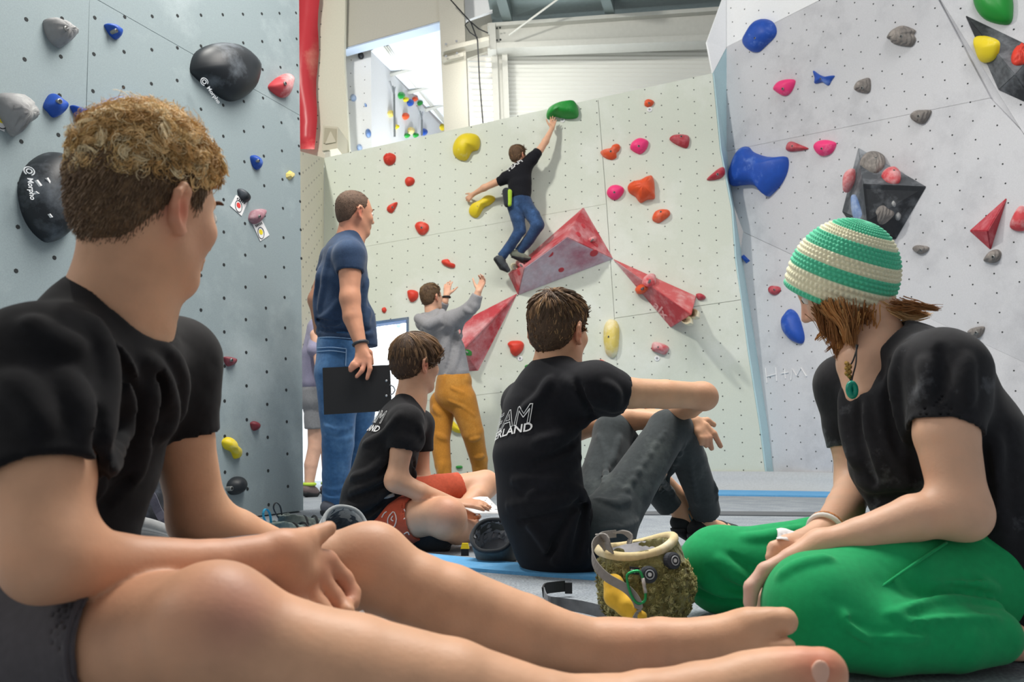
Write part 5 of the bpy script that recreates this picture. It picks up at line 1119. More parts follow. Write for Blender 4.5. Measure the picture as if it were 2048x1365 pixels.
    for f_ in ([(1960,1160),(1890,1150),(1820,1165)], [(2000,1198),(1920,1182),(1840,1190),(1790,1215)], [(2004,1228),(1910,1222),(1820,1232)], [(1980,1256),(1880,1258),(1760,1262),(1700,1240)], [(1660,1240),(1690,1280),(1740,1300)], [(1690,1205),(1720,1230),(1790,1243)], [(1420,1140),(1450,1170),(1500,1185)], [(1390,1180),(1430,1198),(1490,1206)], [(1460,1110),(1500,1135),(1530,1145)]): G.fold(f_, .009, 's', .45)
    G.wrinkle(.003, 10, (.25, .2, .95), J(1440, 1160, 1.74), .16, .9); G.wrinkle(.0015, 9, (.4, .5, .7))
    tr = G.build('trousers', .005, mg, R)
    MB().tube(smooth_line([J(1893, 1086, 1.375), J(1830, 1128, 1.325), J(1770, 1170, 1.31), J(1712, 1212, 1.285)], 20), .0028, 6).build('seam', mg, tr, smooth=True)
    # ---- beanie: rows of crochet stitches
    u = nrm(V(.26, -.44, .86)); f = nrm(np.cross(u, V(0, 1, .3))); s = np.cross(u, f); c = J(1684, 556, 1.665)
    rows, st = 25, 66; sub_r, sub_s = 5, 5; nr, ns = rows * sub_r, st * sub_s; vs = np.zeros((nr + 1, ns, 3)); col = np.zeros((nr + 1, ns, 4))
    gA, gB = np.array([*lin('#55cda3'), 1]), np.array([*lin('#efeccb'), 1])
    stripe = [0] + [1] * 3 + [0] * 3 + [1] * 3 + [0] * 4 + [1] * 3 + [0] * 10
    for i in range(nr + 1):
        q = i / sub_r; row = min(int(q), rows - 1); fr_ = q - row; phi = q / rows
        ang = -.28 + phi * (math.pi / 2 + .28); rad = .112 * math.cos(max(ang, 0) ** 1.0) if ang > 0 else .112 - .006 * (ang / .28) ** 2; h = .128 * math.sin(ang) if ang > 0 else .095 * ang * 2.0
        for j in range(ns):
            sj = j / sub_s + .5 * (row % 2) + .35 * fr_; a = 2 * math.pi * j / ns
            b = (math.sin(math.pi * min(max(fr_, 0), 1)) ** .7) * abs(math.sin(math.pi * (sj % 1.0))) ** .6
            k = min(1, rad / .05); dsp = .0052 * (b - .4) * k
            dirn = f * math.cos(a) + s * math.sin(a); out = nrm(dirn * max(math.cos(ang), .02) + u * math.sin(max(ang, 0)))
            vs[i, j] = c + dirn * rad * (1.02 if abs(math.cos(a)) < .7 else 1.0) + u * h + out * dsp
            col[i, j] = gB if stripe[row] else gA
    i_, j_ = np.meshgrid(np.arange(nr), np.arange(ns), indexing='ij'); F = np.stack([i_ * ns + j_, i_ * ns + (j_ + 1) % ns, (i_ + 1) * ns + (j_ + 1) % ns, (i_ + 1) * ns + j_], -1).reshape(-1, 4)
    me = fast_mesh('beanie', vs.reshape(-1, 3), F); 
    if len(me.vertices) == (nr + 1) * ns: me.color_attributes.new('col', 'FLOAT_COLOR', 'POINT').data.foreach_set('color', col.reshape(-1).astype(np.float32))
    o = link('beanie', me, mat('crochet_wool', '#4fc59a', .9, attr='col', noise=.12, nscale=400, sheen=.3, bump=.4, bscale=900, bdist=.001), label='crocheted beanie with green and cream stripes'); par(o, R)
    # ---- hair under the beanie
    cols = np.array([lin(x) for x in ('#c08a52', '#d6a468', '#a47142', '#e3b981', '#96653a')])
    r_ = np.random.default_rng(9); N = 3400; a = r_.uniform(0, 2 * math.pi, N); dirn = f[None] * np.cos(a)[:, None] + s[None] * np.sin(a)[:, None]
    facing = dirn @ fr.f; keep = facing < -.02; a, dirn = a[keep], dirn[keep]; N = len(a); facing = facing[keep]
    roots = c + dirn * .100 - u * (.050 + .012 * r_.random(N))[:, None] 
    back = np.clip(-facing, 0, 1)[:, None]
    d0 = dirn * .22 - u * 1.0 + fr.f * .1; fl = -u * (1 - back * .8) + fr.f * (.5 * (1 - back)) - dirn * .35 + (V(1, -.1, .15) * 1.3) * (back ** 2)
    hb = strands('hair', roots, d0, .055 + .03 * r_.random(N), .0013, hair_m, R, cols, 9, .004, .8, 0, fl, .85, 21, clump=60)
    side = s if np.dot(s, V(0, -1, 0)) > 0 else -s
    for nm, (x, y), n_, tgt in (('hair_lock', (1655, 612), 420, V(.30, -.1, -1)), ('hair_lock', (1680, 622), 420, V(.08, -.1, -1)), ('hair_lock', (1778, 616), 320, V(1.2, -.3, .25)), ('hair_lock', (1715, 628), 420, V(.15, 0, -1))):
        q = J(x, y, 1.60 if x > 1620 else 1.63); rt = q + r_.normal(size=(n_, 3)) * np.array((.012, .022, .008)); L = (.065 if x < 1620 else .085) if x < 1700 else .07
        strands(nm, rt, np.tile(nrm(tgt * .6 + V(0, -.12, -.6)), (n_, 1)) + r_.normal(size=(n_, 3)) * .08, L, .0013, hair_m, hb, cols, 10, .006, .6, 0, np.tile(nrm(tgt), (n_, 1)) + (V(.0, 0, .3) if x < 1720 else 0), .9, 30 + x, clump=8)
    # ---- necklace, bracelet, tissue
    nk = MB().tube(smooth_line([J(1716, 690, 1.53), J(1706, 722, 1.525), J(1694, 742, 1.53), J(1702, 762, 1.515)], 14), .0016, 6).build('necklace_cord', m_black, R, smooth=True)
    MB().tube(smooth_line([J(1713, 690, 1.53), J(1712, 725, 1.515), J(1706, 750, 1.51), J(1703, 764, 1.51)], 14), .0016, 6).build('necklace_cord', m_black, R, smooth=True)
    o = MB().tube([J(1704, 780, 1.50) + V(math.cos(a) * .0062, 0, math.sin(a) * .0118) for a in np.arange(20) * math.pi / 10], .0062, 8, True).build('pendant', mat('turquoise_stone', '#12917a', .25, noise=.2, nscale=90), R, smooth=True)
    for k in range(6): MB().lathe(J(1694 + (k % 2) * 5, 728 + k * 5, 1.515), (.2, -1, .3), [(.002, -.003), (.006, 0), (.002, .004)], 8).build('charm', mat('brass_charm', '#a8874a', .35, metal=.8), nk)
    bc = J(1650, 1062, 1.497); d = nrm(W2 - E2); a1 = nrm(np.cross(d, (0, 0, 1))); a2 = np.cross(a1, d)
    MB().tube([bc + (a1 * math.cos(w) + a2 * math.sin(w)) * .0305 for w in np.arange(24) * math.pi / 12], .0048, 6, True).build('bracelet', mat('white_band', '#e2e0da', .6), R, smooth=True)
    MB().tube([bc - d * .012 + (a1 * math.cos(w) + a2 * math.sin(w)) * .031 for w in np.arange(24) * math.pi / 12], .0030, 6, True).build('braided_bracelet', mat('braid', '#c98a5a', .8, noise=.4, nscale=300), R, smooth=True)
    return R
person2()
# crumpled tissue in the hand
tv = []; g = 9
for i in range(g):
    for j in range(g):
        p = J(1554 + 70 * i / 8, 1060 + 22 * j / 8 * (1 - .3 * i / 8) + 5 * i / 8, 1.47 - .03 * j / 8); tv.append(p + V(0, 0, .0025 * math.sin(i * 1.1 + j * .9)) + V(0, .003 * math.cos(i * .8 + j), 0))
o = MB().add(tv, [(i * g + j, (i + 1) * g + j, (i + 1) * g + j + 1, i * g + j + 1) for i in range(g - 1) for j in range(g - 1)]).build('paper_tissue', paper, smooth=True, label='white paper tissue held in the beanie wearers hands', cat='tissue')
md = o.modifiers.new('solid', 'SOLIDIFY'); md.thickness = .0015
# ------------------------------------------------------------------ centre: boy with crossed arms on his knees, seen from behind
white_ink = mat('white_print', '#e4e5e6', .7)
def short_hair(fr, R, cols, basecol, t=.03, n=3600, ln=.03, seed=40, crown=None, rad=.0014, line=hairline, up=.4, vox=.006, fwd=.4):
    hm = mat('hair_base_' + basecol.strip('#'), basecol, .75, noise=.25, nscale=70, bump=.6, bscale=200, bdist=.004)
    hair = hair_base(fr, t, vox, hm, R, lin(basecol), line)
    P, n_, L = mesh_roots(hair, fr, int(n * 1.5), seed, .002)
    top = np.clip((L[:, 2] - .15) / .3, 0, 1)[:, None]
    cr = fr.p(*(crown or (-.22, .03, .5))); tg = P - cr; tg = tg - n_ * (tg * n_).sum(1)[:, None]; tg /= np.linalg.norm(tg, axis=1, keepdims=True) + 1e-6
    tg = tg + fr.f[None] * fwd * top; low = np.clip((L[:, 2] + .3) / .35, .35, 1)
    strands('hair_strands', P, tg + n_ * (.12 + up * top), ln * (.75 + .6 * top[:, 0]) * low, rad, hair_m, hair, cols, 7, .0012, .6, 0, tg - n_ * .75 * (1 - up * top), .9, seed + 1, clump=n // 8)
    return hair
def collar_ring(T, shirt_parent, c, n, r, ax, material, build=False, e=1.0, tube=.007):
    n = nrm(n)
    if not build: T.cap(c - n * .012, c + n * .14, r, r * 1.1, .010, m='s', fa=True); return
    a = nrm(ax - n * np.dot(ax, n)); b = np.cross(n, a)
    MB().tube([c - n * .010 + (a * math.cos(w) + b * math.sin(w)) * (r + tube * .6) for w in np.arange(24) * math.pi / 12], tube, 8, True).build('collar', material, shirt_parent, smooth=True)
m_tee3 = cloth('black_team_cotton', '#14151b', noise=.15, sheen=.06, second='#292a31', s_scale=3, s_lo=.55, s_hi=.9)
def climbing_shoe(B_parent, ankle, toe, up, size, body_col, parent_label, lab=None):
    """one shoe: upper, rubber sole, pull loop, strap"""
    d = nrm(toe - ankle); s = np.cross(d, nrm(up)); S = SDF(); L = np.linalg.norm(toe - ankle)
    S.chain([(ankle - d * .035 * size, .030 * size), (ankle + d * .03 * size, .036 * size), (ankle + d * L * .55, .036 * size), (toe, .024 * size)], .03, s, 1.15)
    S.cap(ankle, ankle + nrm(up) * .05 * size, .036 * size, .038 * size, .02, fb=True)
    S.cap(ankle + nrm(up) * .02 * size, ankle + nrm(up) * .10 * size, .030 * size, .032 * size, .006, m='s')
    sh = S.build('shoe', .004, cloth('shoe_' + body_col.strip('#'), body_col, noise=.1), B_parent, label=parent_label)
    S2 = SDF(); S2.chain([(ankle - d * .04 * size - nrm(up) * .02 * size, .026 * size), (ankle + d * L * .5 - nrm(up) * .026 * size, .034 * size), (toe - nrm(up) * .008 * size, .024 * size)], .02, s, 1.25); S2.half(ankle - nrm(up) * .010 * size, nrm(up))
    S2.build('shoe_sole', .004, mat('shoe_rubber', '#222427', .6), sh)
    return sh
def person3():
    R = empty('person', V(*J(1100, 1137, 2.45)[:2], 0), label='person in black lettered shirt and dark trousers sitting at centre, arms on knees', cat='person')
    fr = Frame(J(1120, 664, 2.49), (.60, .79, .06), (.03, .0, 1), .246)
    B = SDF(); head(B, fr); B.cap(fr.p(-.13, 0, -.15), J(1106, 752, 2.49), .056, .058, .03); B.cap(J(1106, 745, 2.49), J(1095, 800, 2.47), .065, .09, .04)
    B.new()
    S, E = J(1192, 776, 2.34), J(1404, 792, 2.44)
    B.chain([(S, .058), (J(1262, 787, 2.37), .046), (J(1330, 789, 2.40), .044), (E, .040)], .03); B.ell(J(1412, 796, 2.44), (.036, .036, .036), None, .02)
    B.chain([(E, .040), (J(1380, 815, 2.60), .036), (J(1320, 836, 2.80), .027)], .02); hand(B, J(1320, 836, 2.80), V(-.9, .4, -.1), V(0, .3, 1), .95, (.3, .4, .3))
    B.new()
    S2, E2, W2 = J(1046, 806, 2.64), J(1150, 858, 2.86), J(1388, 846, 2.70)
    B.chain([(S2, .055), (E2, .040)], .03); B.chain([(E2, .040), (J(1262, 838, 2.80), .040), (W2, .027)], .03)
    d = nrm(V(.42, -.05, -.85))
    for i, (k, m_, tip) in enumerate((((1411, 852), (1428, 868), (1441, 893)), ((1404, 858), (1418, 876), (1423, 898)), ((1400, 862), (1410, 878), (1412, 892)), ((1396, 864), (1402, 878), (1403, 888)))):
        B.chain([(W2, .020), (J(*k, 2.69 - .006 * i), .0125), (J(*m_, 2.68 - .006 * i), .0105), (J(*tip, 2.68 - .006 * i), .0088)], .008)
    B.chain([(W2, .018), (J(1414, 842, 2.72), .012), (J(1428, 850, 2.73), .0095)], .01)
    B.new(); B.cap(J(1352, 990, 2.99), J(1366, 1042, 3.02), .038, .036, .02); B.cap(J(1408, 1000, 2.99), J(1404, 1052, 3.0), .040, .037, .02); B.cap(J(1404, 1052, 3.0), J(1450, 1062, 3.05), .036, .03, .02)
    B.new(); B.cap(J(1110, 1080, 2.5), J(1160, 1075, 2.5), .09, .09, .03); B.chain([(J(1095, 800, 2.47), .085), (J(1078, 920, 2.46), .09), (J(1100, 1070, 2.48), .09)], .03); B.cap(J(1095, 795, 2.46), S, .06, .05); B.cap(J(1095, 800, 2.48), S2, .06, .05)
    B.chain([(J(1190, 1075, 2.47), .07), (J(1340, 862, 2.70), .05), (J(1408, 1000, 2.985), .04)], .03); B.chain([(J(1170, 1065, 2.56), .07), (J(1226, 868, 2.80), .045), (J(1350, 990, 2.985), .036)], .03)
    B.spot(J(1410, 800, 2.43), .05, '#c98a70', .45); B.spot(J(1425, 890, 2.68), .05, '#c48c7c', .5)
    B.build('body', .0055, skin_m, R, SK); eyes(fr, R)
    ax = nrm(S2 - S); T = SDF()
    T.chain([(J(1112, 1088, 2.46), .120, 1.25), (J(1082, 1010, 2.44), .117, 1.32), (J(1072, 910, 2.45), .115, 1.38), (J(1085, 820, 2.47), .105, 1.45), (J(1100, 775, 2.48), .085, 1.5)], .05, ax)
    T.cap(J(1098, 780, 2.47), J(1106, 742, 2.49), .085, .064, .04, ax, 1.2)
    T.cap(J(1100, 785, 2.45), S, .08, .072, .05); T.cap(J(1090, 795, 2.5), S2, .08, .064, .05)
    T.chain([(S, .074), (J(1225, 786, 2.352), .069), (J(1240, 792, 2.36), .066)], .04, fb=True); T.chain([(S2, .064), (J(1070, 830, 2.70), .06)], .04)
    T.cap(J(1160, 1060, 2.42), J(1180, 1110, 2.42), .06, .055, .05)
    T.wrinkle(.002, 8, (.5, .3, .8))
    for f_ in ([(1190,835),(1125,872),(1075,885)], [(1180,880),(1130,950),(1060,990)], [(1172,985),(1110,1000),(1020,1012)], [(1165,992),(1140,1050),(1120,1125)], [(1172,1000),(1176,1060),(1170,1125)], [(1160,985),(1100,960),(1030,962)], [(1055,1040),(1090,1080),(1110,1120)], [(1130,760),(1190,800),(1240,815)], [(1100,760),(1080,800),(1050,820)], [(1210,770),(1230,790),(1225,815)]): T.fold(f_, .016)
    for f_ in ([(1185,855),(1125,905),(1060,930)], [(1170,1010),(1110,1030),(1040,1045)], [(1158,1000),(1125,1060),(1095,1120)], [(1168,1010),(1160,1070),(1150,1125)], [(1180,1010),(1186,1060),(1184,1110)], [(1150,760),(1180,820),(1185,850)]): T.fold(f_, .013, 's')
    rc = J(1107, 747, 2.492); rn = V(.10, .22, .95); collar_ring(T, None, rc, rn, .064, ax, None)
    T.cap(J(1226, 787, 2.352), J(1262, 790, 2.37), .056, .058, .006, m='s')
    sh = T.build('t_shirt', .0055, m_tee3, R); collar_ring(None, sh, rc, rn, .064, ax, cloth('black_rib', '#16161a'), True)
    # lettering on the back
    rt = nrm(J(1062, 845, 2.3) - J(976, 858, 2.37)); up = nrm(V(.06, .12, 1)); nn = nrm(np.cross(rt, up)); nn = nn if nn[1] < 0 else -nn
    o1 = J(1062, 843, 2.32); surf_text('TEAM', sh, sh, o1, rt, up, nn, .080, white_ink, outline=.0016, shear=.18, xs=1.15, ra=True)
    o2 = J(1061, 861, 2.32); surf_text('ERLAND', sh, sh, o2, rt, up, nn, .036, white_ink, bold=.018, xs=1.25, ra=True)
    # trousers
    mt = cloth('dark_grey_green_trousers', '#363d40', noise=.12, second='#6c7573', s_scale=5, s_lo=.55, s_hi=.9)
    G = SDF(); G.cap(J(1120, 1085, 2.48), J(1190, 1078, 2.46), .115, .115, .05)
    G.chain([(J(1195, 1075, 2.47), .100), (J(1255, 985, 2.56), .078), (J(1335, 862, 2.69), .068)], .04); G.ell(J(1345, 858, 2.71), (.075, .07, .062), None, .03)
    G.new(); G.chain([(J(1352, 860, 2.72), .068), (J(1378, 920, 2.82), .062), (J(1402, 985, 2.92), .056), (J(1412, 1026, 2.985), .054)], .03, fb=True); G.cap(J(1410, 1018, 2.975), J(1416, 1050, 3.01), .046, .046, .004, m='s')
    G.new(); G.chain([(J(1180, 1060, 2.58), .095), (J(1205, 960, 2.70), .078), (J(1226, 868, 2.80), .066)], .04); G.ell(J(1226, 862, 2.81), (.066, .066, .062), None, .03)
    G.new(); G.chain([(J(1230, 865, 2.82), .062), (J(1290, 945, 2.91), .056), (J(1340, 1012, 2.99), .050)], .03, fb=True)
    G.wrinkle(.002, 9, (.5, .3, .8))
    for f_ in ([(1330,865),(1270,955),(1215,1045)], [(1370,880),(1335,960),(1290,1035)], [(1400,840),(1424,920),(1432,1010)], [(1190,1000),(1230,1012),(1262,1000)], [(1200,1060),(1240,1060),(1275,1040)], [(1195,870),(1215,920),(1205,980)], [(1240,870),(1225,930)], [(1310,950),(1345,985)], [(1375,900),(1385,960),(1395,1010)]): G.fold(f_, .014)
    for f_ in ([(1350,870),(1295,960),(1240,1050)], [(1360,865),(1385,885),(1395,920)], [(1195,1020),(1235,1035),(1270,1022)], [(1408,900),(1418,960),(1425,1015)]): G.fold(f_, .011, 's')
    tr = G.build('trousers', .006, mt, R)
    cols = np.array([lin(x) for x in ('#755a42', '#937353', '#5d4633', '#a5835d', '#52402f')])
    short_hair(fr, R, cols, '#4a3829', .035, 5200, .034, 50, up=.6, vox=.006, fwd=.35)
    for a, t, lab in ((J(1404, 1060, 3.0), J(1468, 1062, 3.10), 'black climbing shoe with teal heel loop'), (J(1368, 1050, 3.03), J(1410, 1066, 3.13), 'black climbing shoe behind the other')):
        s = climbing_shoe(R, a, t, (0, 0, 1), 1.0, '#26292c', lab)
        lp = a + V(-.035, -.01, .02); MB().ribbon(smooth_line([lp, lp + V(-.02, 0, .045), lp + V(-.005, -.004, .062), lp + V(.012, 0, .02)], 12), V(.2, -1, 0), .016, .003).build('pull_loop', mat('teal_webbing', '#1f6f86', .8, noise=.2, nscale=200), s)
    return R
person3()
# ------------------------------------------------------------------ boy in red shorts, cross-legged
m_tee4 = cloth('black_faded_cotton', '#17171a', noise=.18, sheen=.06, second='#2d2c2f', s_scale=4, s_lo=.5, s_hi=.9)
def person4():
    R = empty('person', V(*J(760, 1060, 3.0)[:2], 0), label='person in black shirt and red patterned shorts sitting cross legged with paper', cat='person')
    fr = Frame(J(834, 728, 3.06), (.70, .71, .02), (.04, 0, 1), .222)
    B = SDF(); head(B, fr); B.cap(fr.p(-.13, 0, -.15), J(822, 800, 3.04), .046, .05, .03); B.cap(J(822, 800, 3.04), J(808, 850, 3.02), .055, .08, .04)
    B.new(); S, E, Wr = J(812, 846, 2.89), J(792, 962, 2.86), J(905, 1008, 2.93)
    B.chain([(S, .046), (J(802, 905, 2.87), .039), (E, .036)], .03); B.chain([(E, .037), (J(840, 985, 2.88), .034), (Wr, .024)], .03)
    hand(B, Wr, V(.95, .2, -.02), V(-.1, .9, .35), .85, (.12, .2, .15), .02, thumb=(.6, .5), flip=-1)
    B.new(); S2, E2, W2 = J(838, 850, 3.2), J(842, 960, 3.2), J(905, 1032, 3.05)
    B.chain([(S2, .045), (E2, .034)], .03); B.chain([(E2, .034), (J(875, 992, 3.15), .031), (W2, .024)], .03); hand(B, W2, V(.75, .1, -.15), V(0, .2, .9), .82, (.7, .8, .5))
    B.new(); B.chain([(J(805, 850, 3.02), .075), (J(778, 920, 3.01), .085), (J(755, 1030, 3.0), .085)], .03); B.cap(J(805, 850, 3.0), S, .05, .04); B.cap(J(808, 850, 3.05), S2, .05, .04); B.cap(J(750, 1045, 3.0), J(790, 1040, 3.1), .09, .09, .03)
    B.chain([(J(770, 1045, 2.97), .082), (J(840, 1036, 2.90), .068), (J(888, 1032, 2.86), .062)], .03); B.ell(J(896, 1034, 2.855), (.066, .062, .066), None, .03)
    B.chain([(J(895, 1048, 2.865), .058), (J(915, 1062, 2.93), .050), (J(945, 1062, 3.02), .038), (J(965, 1060, 3.1), .03)], .03)
    B.cap(J(790, 1040, 3.1), J(830, 1000, 3.15), .08, .08, .03); B.chain([(J(830, 1000, 3.15), .08), (J(900, 985, 3.22), .066), (J(970, 968, 3.28), .055)], .03); B.chain([(J(972, 970, 3.28), .052), (J(955, 995, 3.2), .045), (J(915, 1030, 3.1), .034)], .02)
    B.cap(J(930, 1066, 3.0), J(880, 1080, 3.02), .032, .03, .02)
    B.spot(J(898, 1020, 2.80), .06, '#c98873', .5); B.build('body', .0055, skin_m, R, '#d4a587'); eyes(fr, R)
    ax = nrm(S2 - S); T = SDF()
    T.chain([(J(752, 1035, 3.0), .118, 1.15), (J(758, 975, 3.0), .118, 1.2), (J(778, 905, 3.01), .110, 1.28), (J(802, 850, 3.02), .085, 1.4)], .05, ax)
    T.cap(J(800, 850, 3.02), J(818, 806, 3.04), .08, .058, .04, ax, 1.2); T.cap(J(806, 848, 3.0), S, .07, .060, .04); T.cap(J(808, 850, 3.06), S2, .07, .056, .04)
    T.chain([(S, .062), (J(808, 880, 2.877), .057), (J(804, 902, 2.872), .054)], .03, fb=True); T.chain([(S2, .058), (J(842, 905, 3.2), .05)], .03, fb=True)
    T.cap(J(720, 1000, 2.98), J(712, 1030, 2.98), .06, .06, .06)
    T.wrinkle(.002, 8, (.4, .2, .9))
    for f_ in ([(800,940),(765,962),(705,985)], [(830,925),(838,975),(818,1000)], [(765,1000),(722,1016),(692,1012)], [(800,830),(770,870),(730,890)], [(780,905),(745,945),(705,955)], [(770,985),(755,1015),(735,1040)], [(835,850),(842,880),(832,900)]): T.fold(f_, .015)
    for f_ in ([(790,955),(755,978),(700,1000)], [(775,995),(740,1028),(712,1035)], [(830,905),(828,950),(812,985)], [(790,920),(760,950)]): T.fold(f_, .012, 's')
    rc = J(820, 803, 3.042); rn = V(.22, .22, .93); collar_ring(T, None, rc, rn, .053, ax, None); T.cap(J(806, 890, 2.874), J(801, 925, 2.868), .046, .048, .005, m='s')
    sh = T.build('t_shirt', .0055, m_tee4, R); collar_ring(None, sh, rc, rn, .053, ax, cloth('black_rib', '#16161a'), True, tube=.006)
    rt = nrm(V(.55, -.75, -.08)); up = nrm(V(.38, .15, .9)); nn = nrm(V(-.75, -.62, .2)); o = J(765, 848, 2.90)
    surf_text('TEAM', sh, sh, o, rt, up, nn, .070, white_ink, outline=.0016, shear=.15, ra=True); surf_text('ERLAND', sh, sh, o - up * .036, rt, up, nn, .036, white_ink, bold=.016, ra=True)
    mr = cloth('red_patterned_shorts', '#bd5238', noise=.1)
    G = SDF(); G.cap(J(748, 1048, 2.98), J(790, 1040, 3.1), .105, .10, .04); G.chain([(J(768, 1048, 2.96), .098), (J(806, 1042, 2.93), .088), (J(834, 1036, 2.905), .080)], .03, fb=True); G.cap(J(828, 1037, 2.908), J(850, 1035, 2.89), .0715, .072, .004, m='s')
    G.new(); G.chain([(J(830, 1002, 3.15), .092), (J(875, 990, 3.2), .08), (J(922, 978, 3.24), .068)], .03, fb=True); G.wrinkle(.003, 12, (.5, .3, .6))
    so = G.build('shorts', .0055, mr, R)
    # pale scribble print on the shorts
    from mathutils.bvhtree import BVHTree
    bv = BVHTree.FromPolygons([x.co for x in so.data.vertices], [tuple(p.vertices) for p in so.data.polygons])
    def onsurf(px, py):
        d = ray(px, py); h = bv.ray_cast(Vector(_C), Vector(nrm(d))); return (np.array(h[0]) - nrm(d) * .002) if h[0] is not None else None
    pr = mat('shorts_print', '#ecd3c6', .8)
    ZP = (660, 650, 2.903); curves = [[(345,1110),(370,1085),(385,1130),(370,1175),(340,1165),(335,1130),(350,1100)], [(430,1070),(440,1110),(428,1130)], [(365,1110),(355,1130),(368,1140)], [(440,1130),(455,1165),(480,1180),(500,1170)], [(300,1120),(315,1095),(330,1085)], [(380,1215),(400,1230)], [(430,1215),(450,1205),(460,1220)]]
    for c in curves:
        pts = [onsurf(ZP[0] + x / ZP[2], ZP[1] + y / ZP[2]) for x, y in smooth_line(c, 16)]; pts = [p for p in pts if p is not None]
        if len(pts) > 3: MB().tube(pts, .0022, 5).build('print_stroke', pr, so)
    for (x, y, w, h) in ((430, 1085, 22, 34), (382, 1215, 24, 18)):
        q = [onsurf(ZP[0] + a / ZP[2], ZP[1] + b / ZP[2]) for a, b in ((x - w / 2, y - h / 2), (x + w / 2, y - h / 2 + 3), (x + w / 2 + 4, y + h / 2), (x - w / 2 + 4, y + h / 2))]
        if all(p is not None for p in q): MB().prism(q, V(0, .003, 0)).build('print_patch', pr, so)
    cols = np.array([lin(x) for x in ('#66503c', '#80644a', '#4c3a2b', '#9a7b5b', '#705843')])
    ln4 = lambda F: np.interp(F, [-.6, -.42, -.25, -.17, -.12, -.02, .03, .07, .12, .2, .3, .5], [-.34, -.33, -.28, -.2, -.06, .03, -.02, -.04, .05, .10, .14, .18])
    short_hair(fr, R, cols, '#3f2e22', .06, 3600, .06, 70, up=.05, line=ln4, rad=.0015, fwd=.25)
    climbing_shoe(R, J(868, 1082, 2.93), J(826, 1078, 2.94), (.0, -.5, .85), .95, '#2b2f33', 'dark shoe under the crossed leg')
    bt = MB().tube([J(752, 1002, 2.885), J(757, 996, 2.88), J(775, 994, 2.875), J(788, 990, 2.872)], .007, 6).build('hem_strap', cloth('grey_webbing', '#8f8c88'), sh, smooth=True)
    return R
person4()
# paper sheet
P = [J(917, 1011, 2.92), J(975, 995, 3.05), J(1010, 1030, 3.0), J(950, 1028, 2.88)]
ps = empty('paper_sheet', np.mean(P, 0), label='printed white paper sheet in the hand of the cross legged sitter', cat='paper'); g = 8; vs = []
for i in range(g):
    for j in range(g):
        a, b = i / 7, j / 7; p = (P[0] * (1 - a) + P[1] * a) * (1 - b) + (P[3] * (1 - a) + P[2] * a) * b; vs.append(p + V(0, 0, .012 * math.sin(a * 3.1) * (1 - b)))
o = MB().add(vs, [(i * g + j, (i + 1) * g + j, (i + 1) * g + j + 1, i * g + j + 1) for i in range(g - 1) for j in range(g - 1)]).build('sheet', paper, ps, smooth=True)
md = o.modifiers.new('solid', 'SOLIDIFY'); md.thickness = .001
for k in range(7):
    a0 = .45; b0 = .12 + .1 * k; q = [(P[0] * (1 - a) + P[1] * a) * (1 - b) + (P[3] * (1 - a) + P[2] * a) * b + V(0, 0, .012 * math.sin(a * 3.1) * (1 - b) + .0016) for a, b in ((a0, b0), (.9 - .1 * (k % 3), b0), (.9 - .1 * (k % 3), b0 + .02), (a0, b0 + .02))]
    MB().prism(q, V(0, 0, -.0005)).build('text_line', mat('ink', '#3d4147', .7), ps)
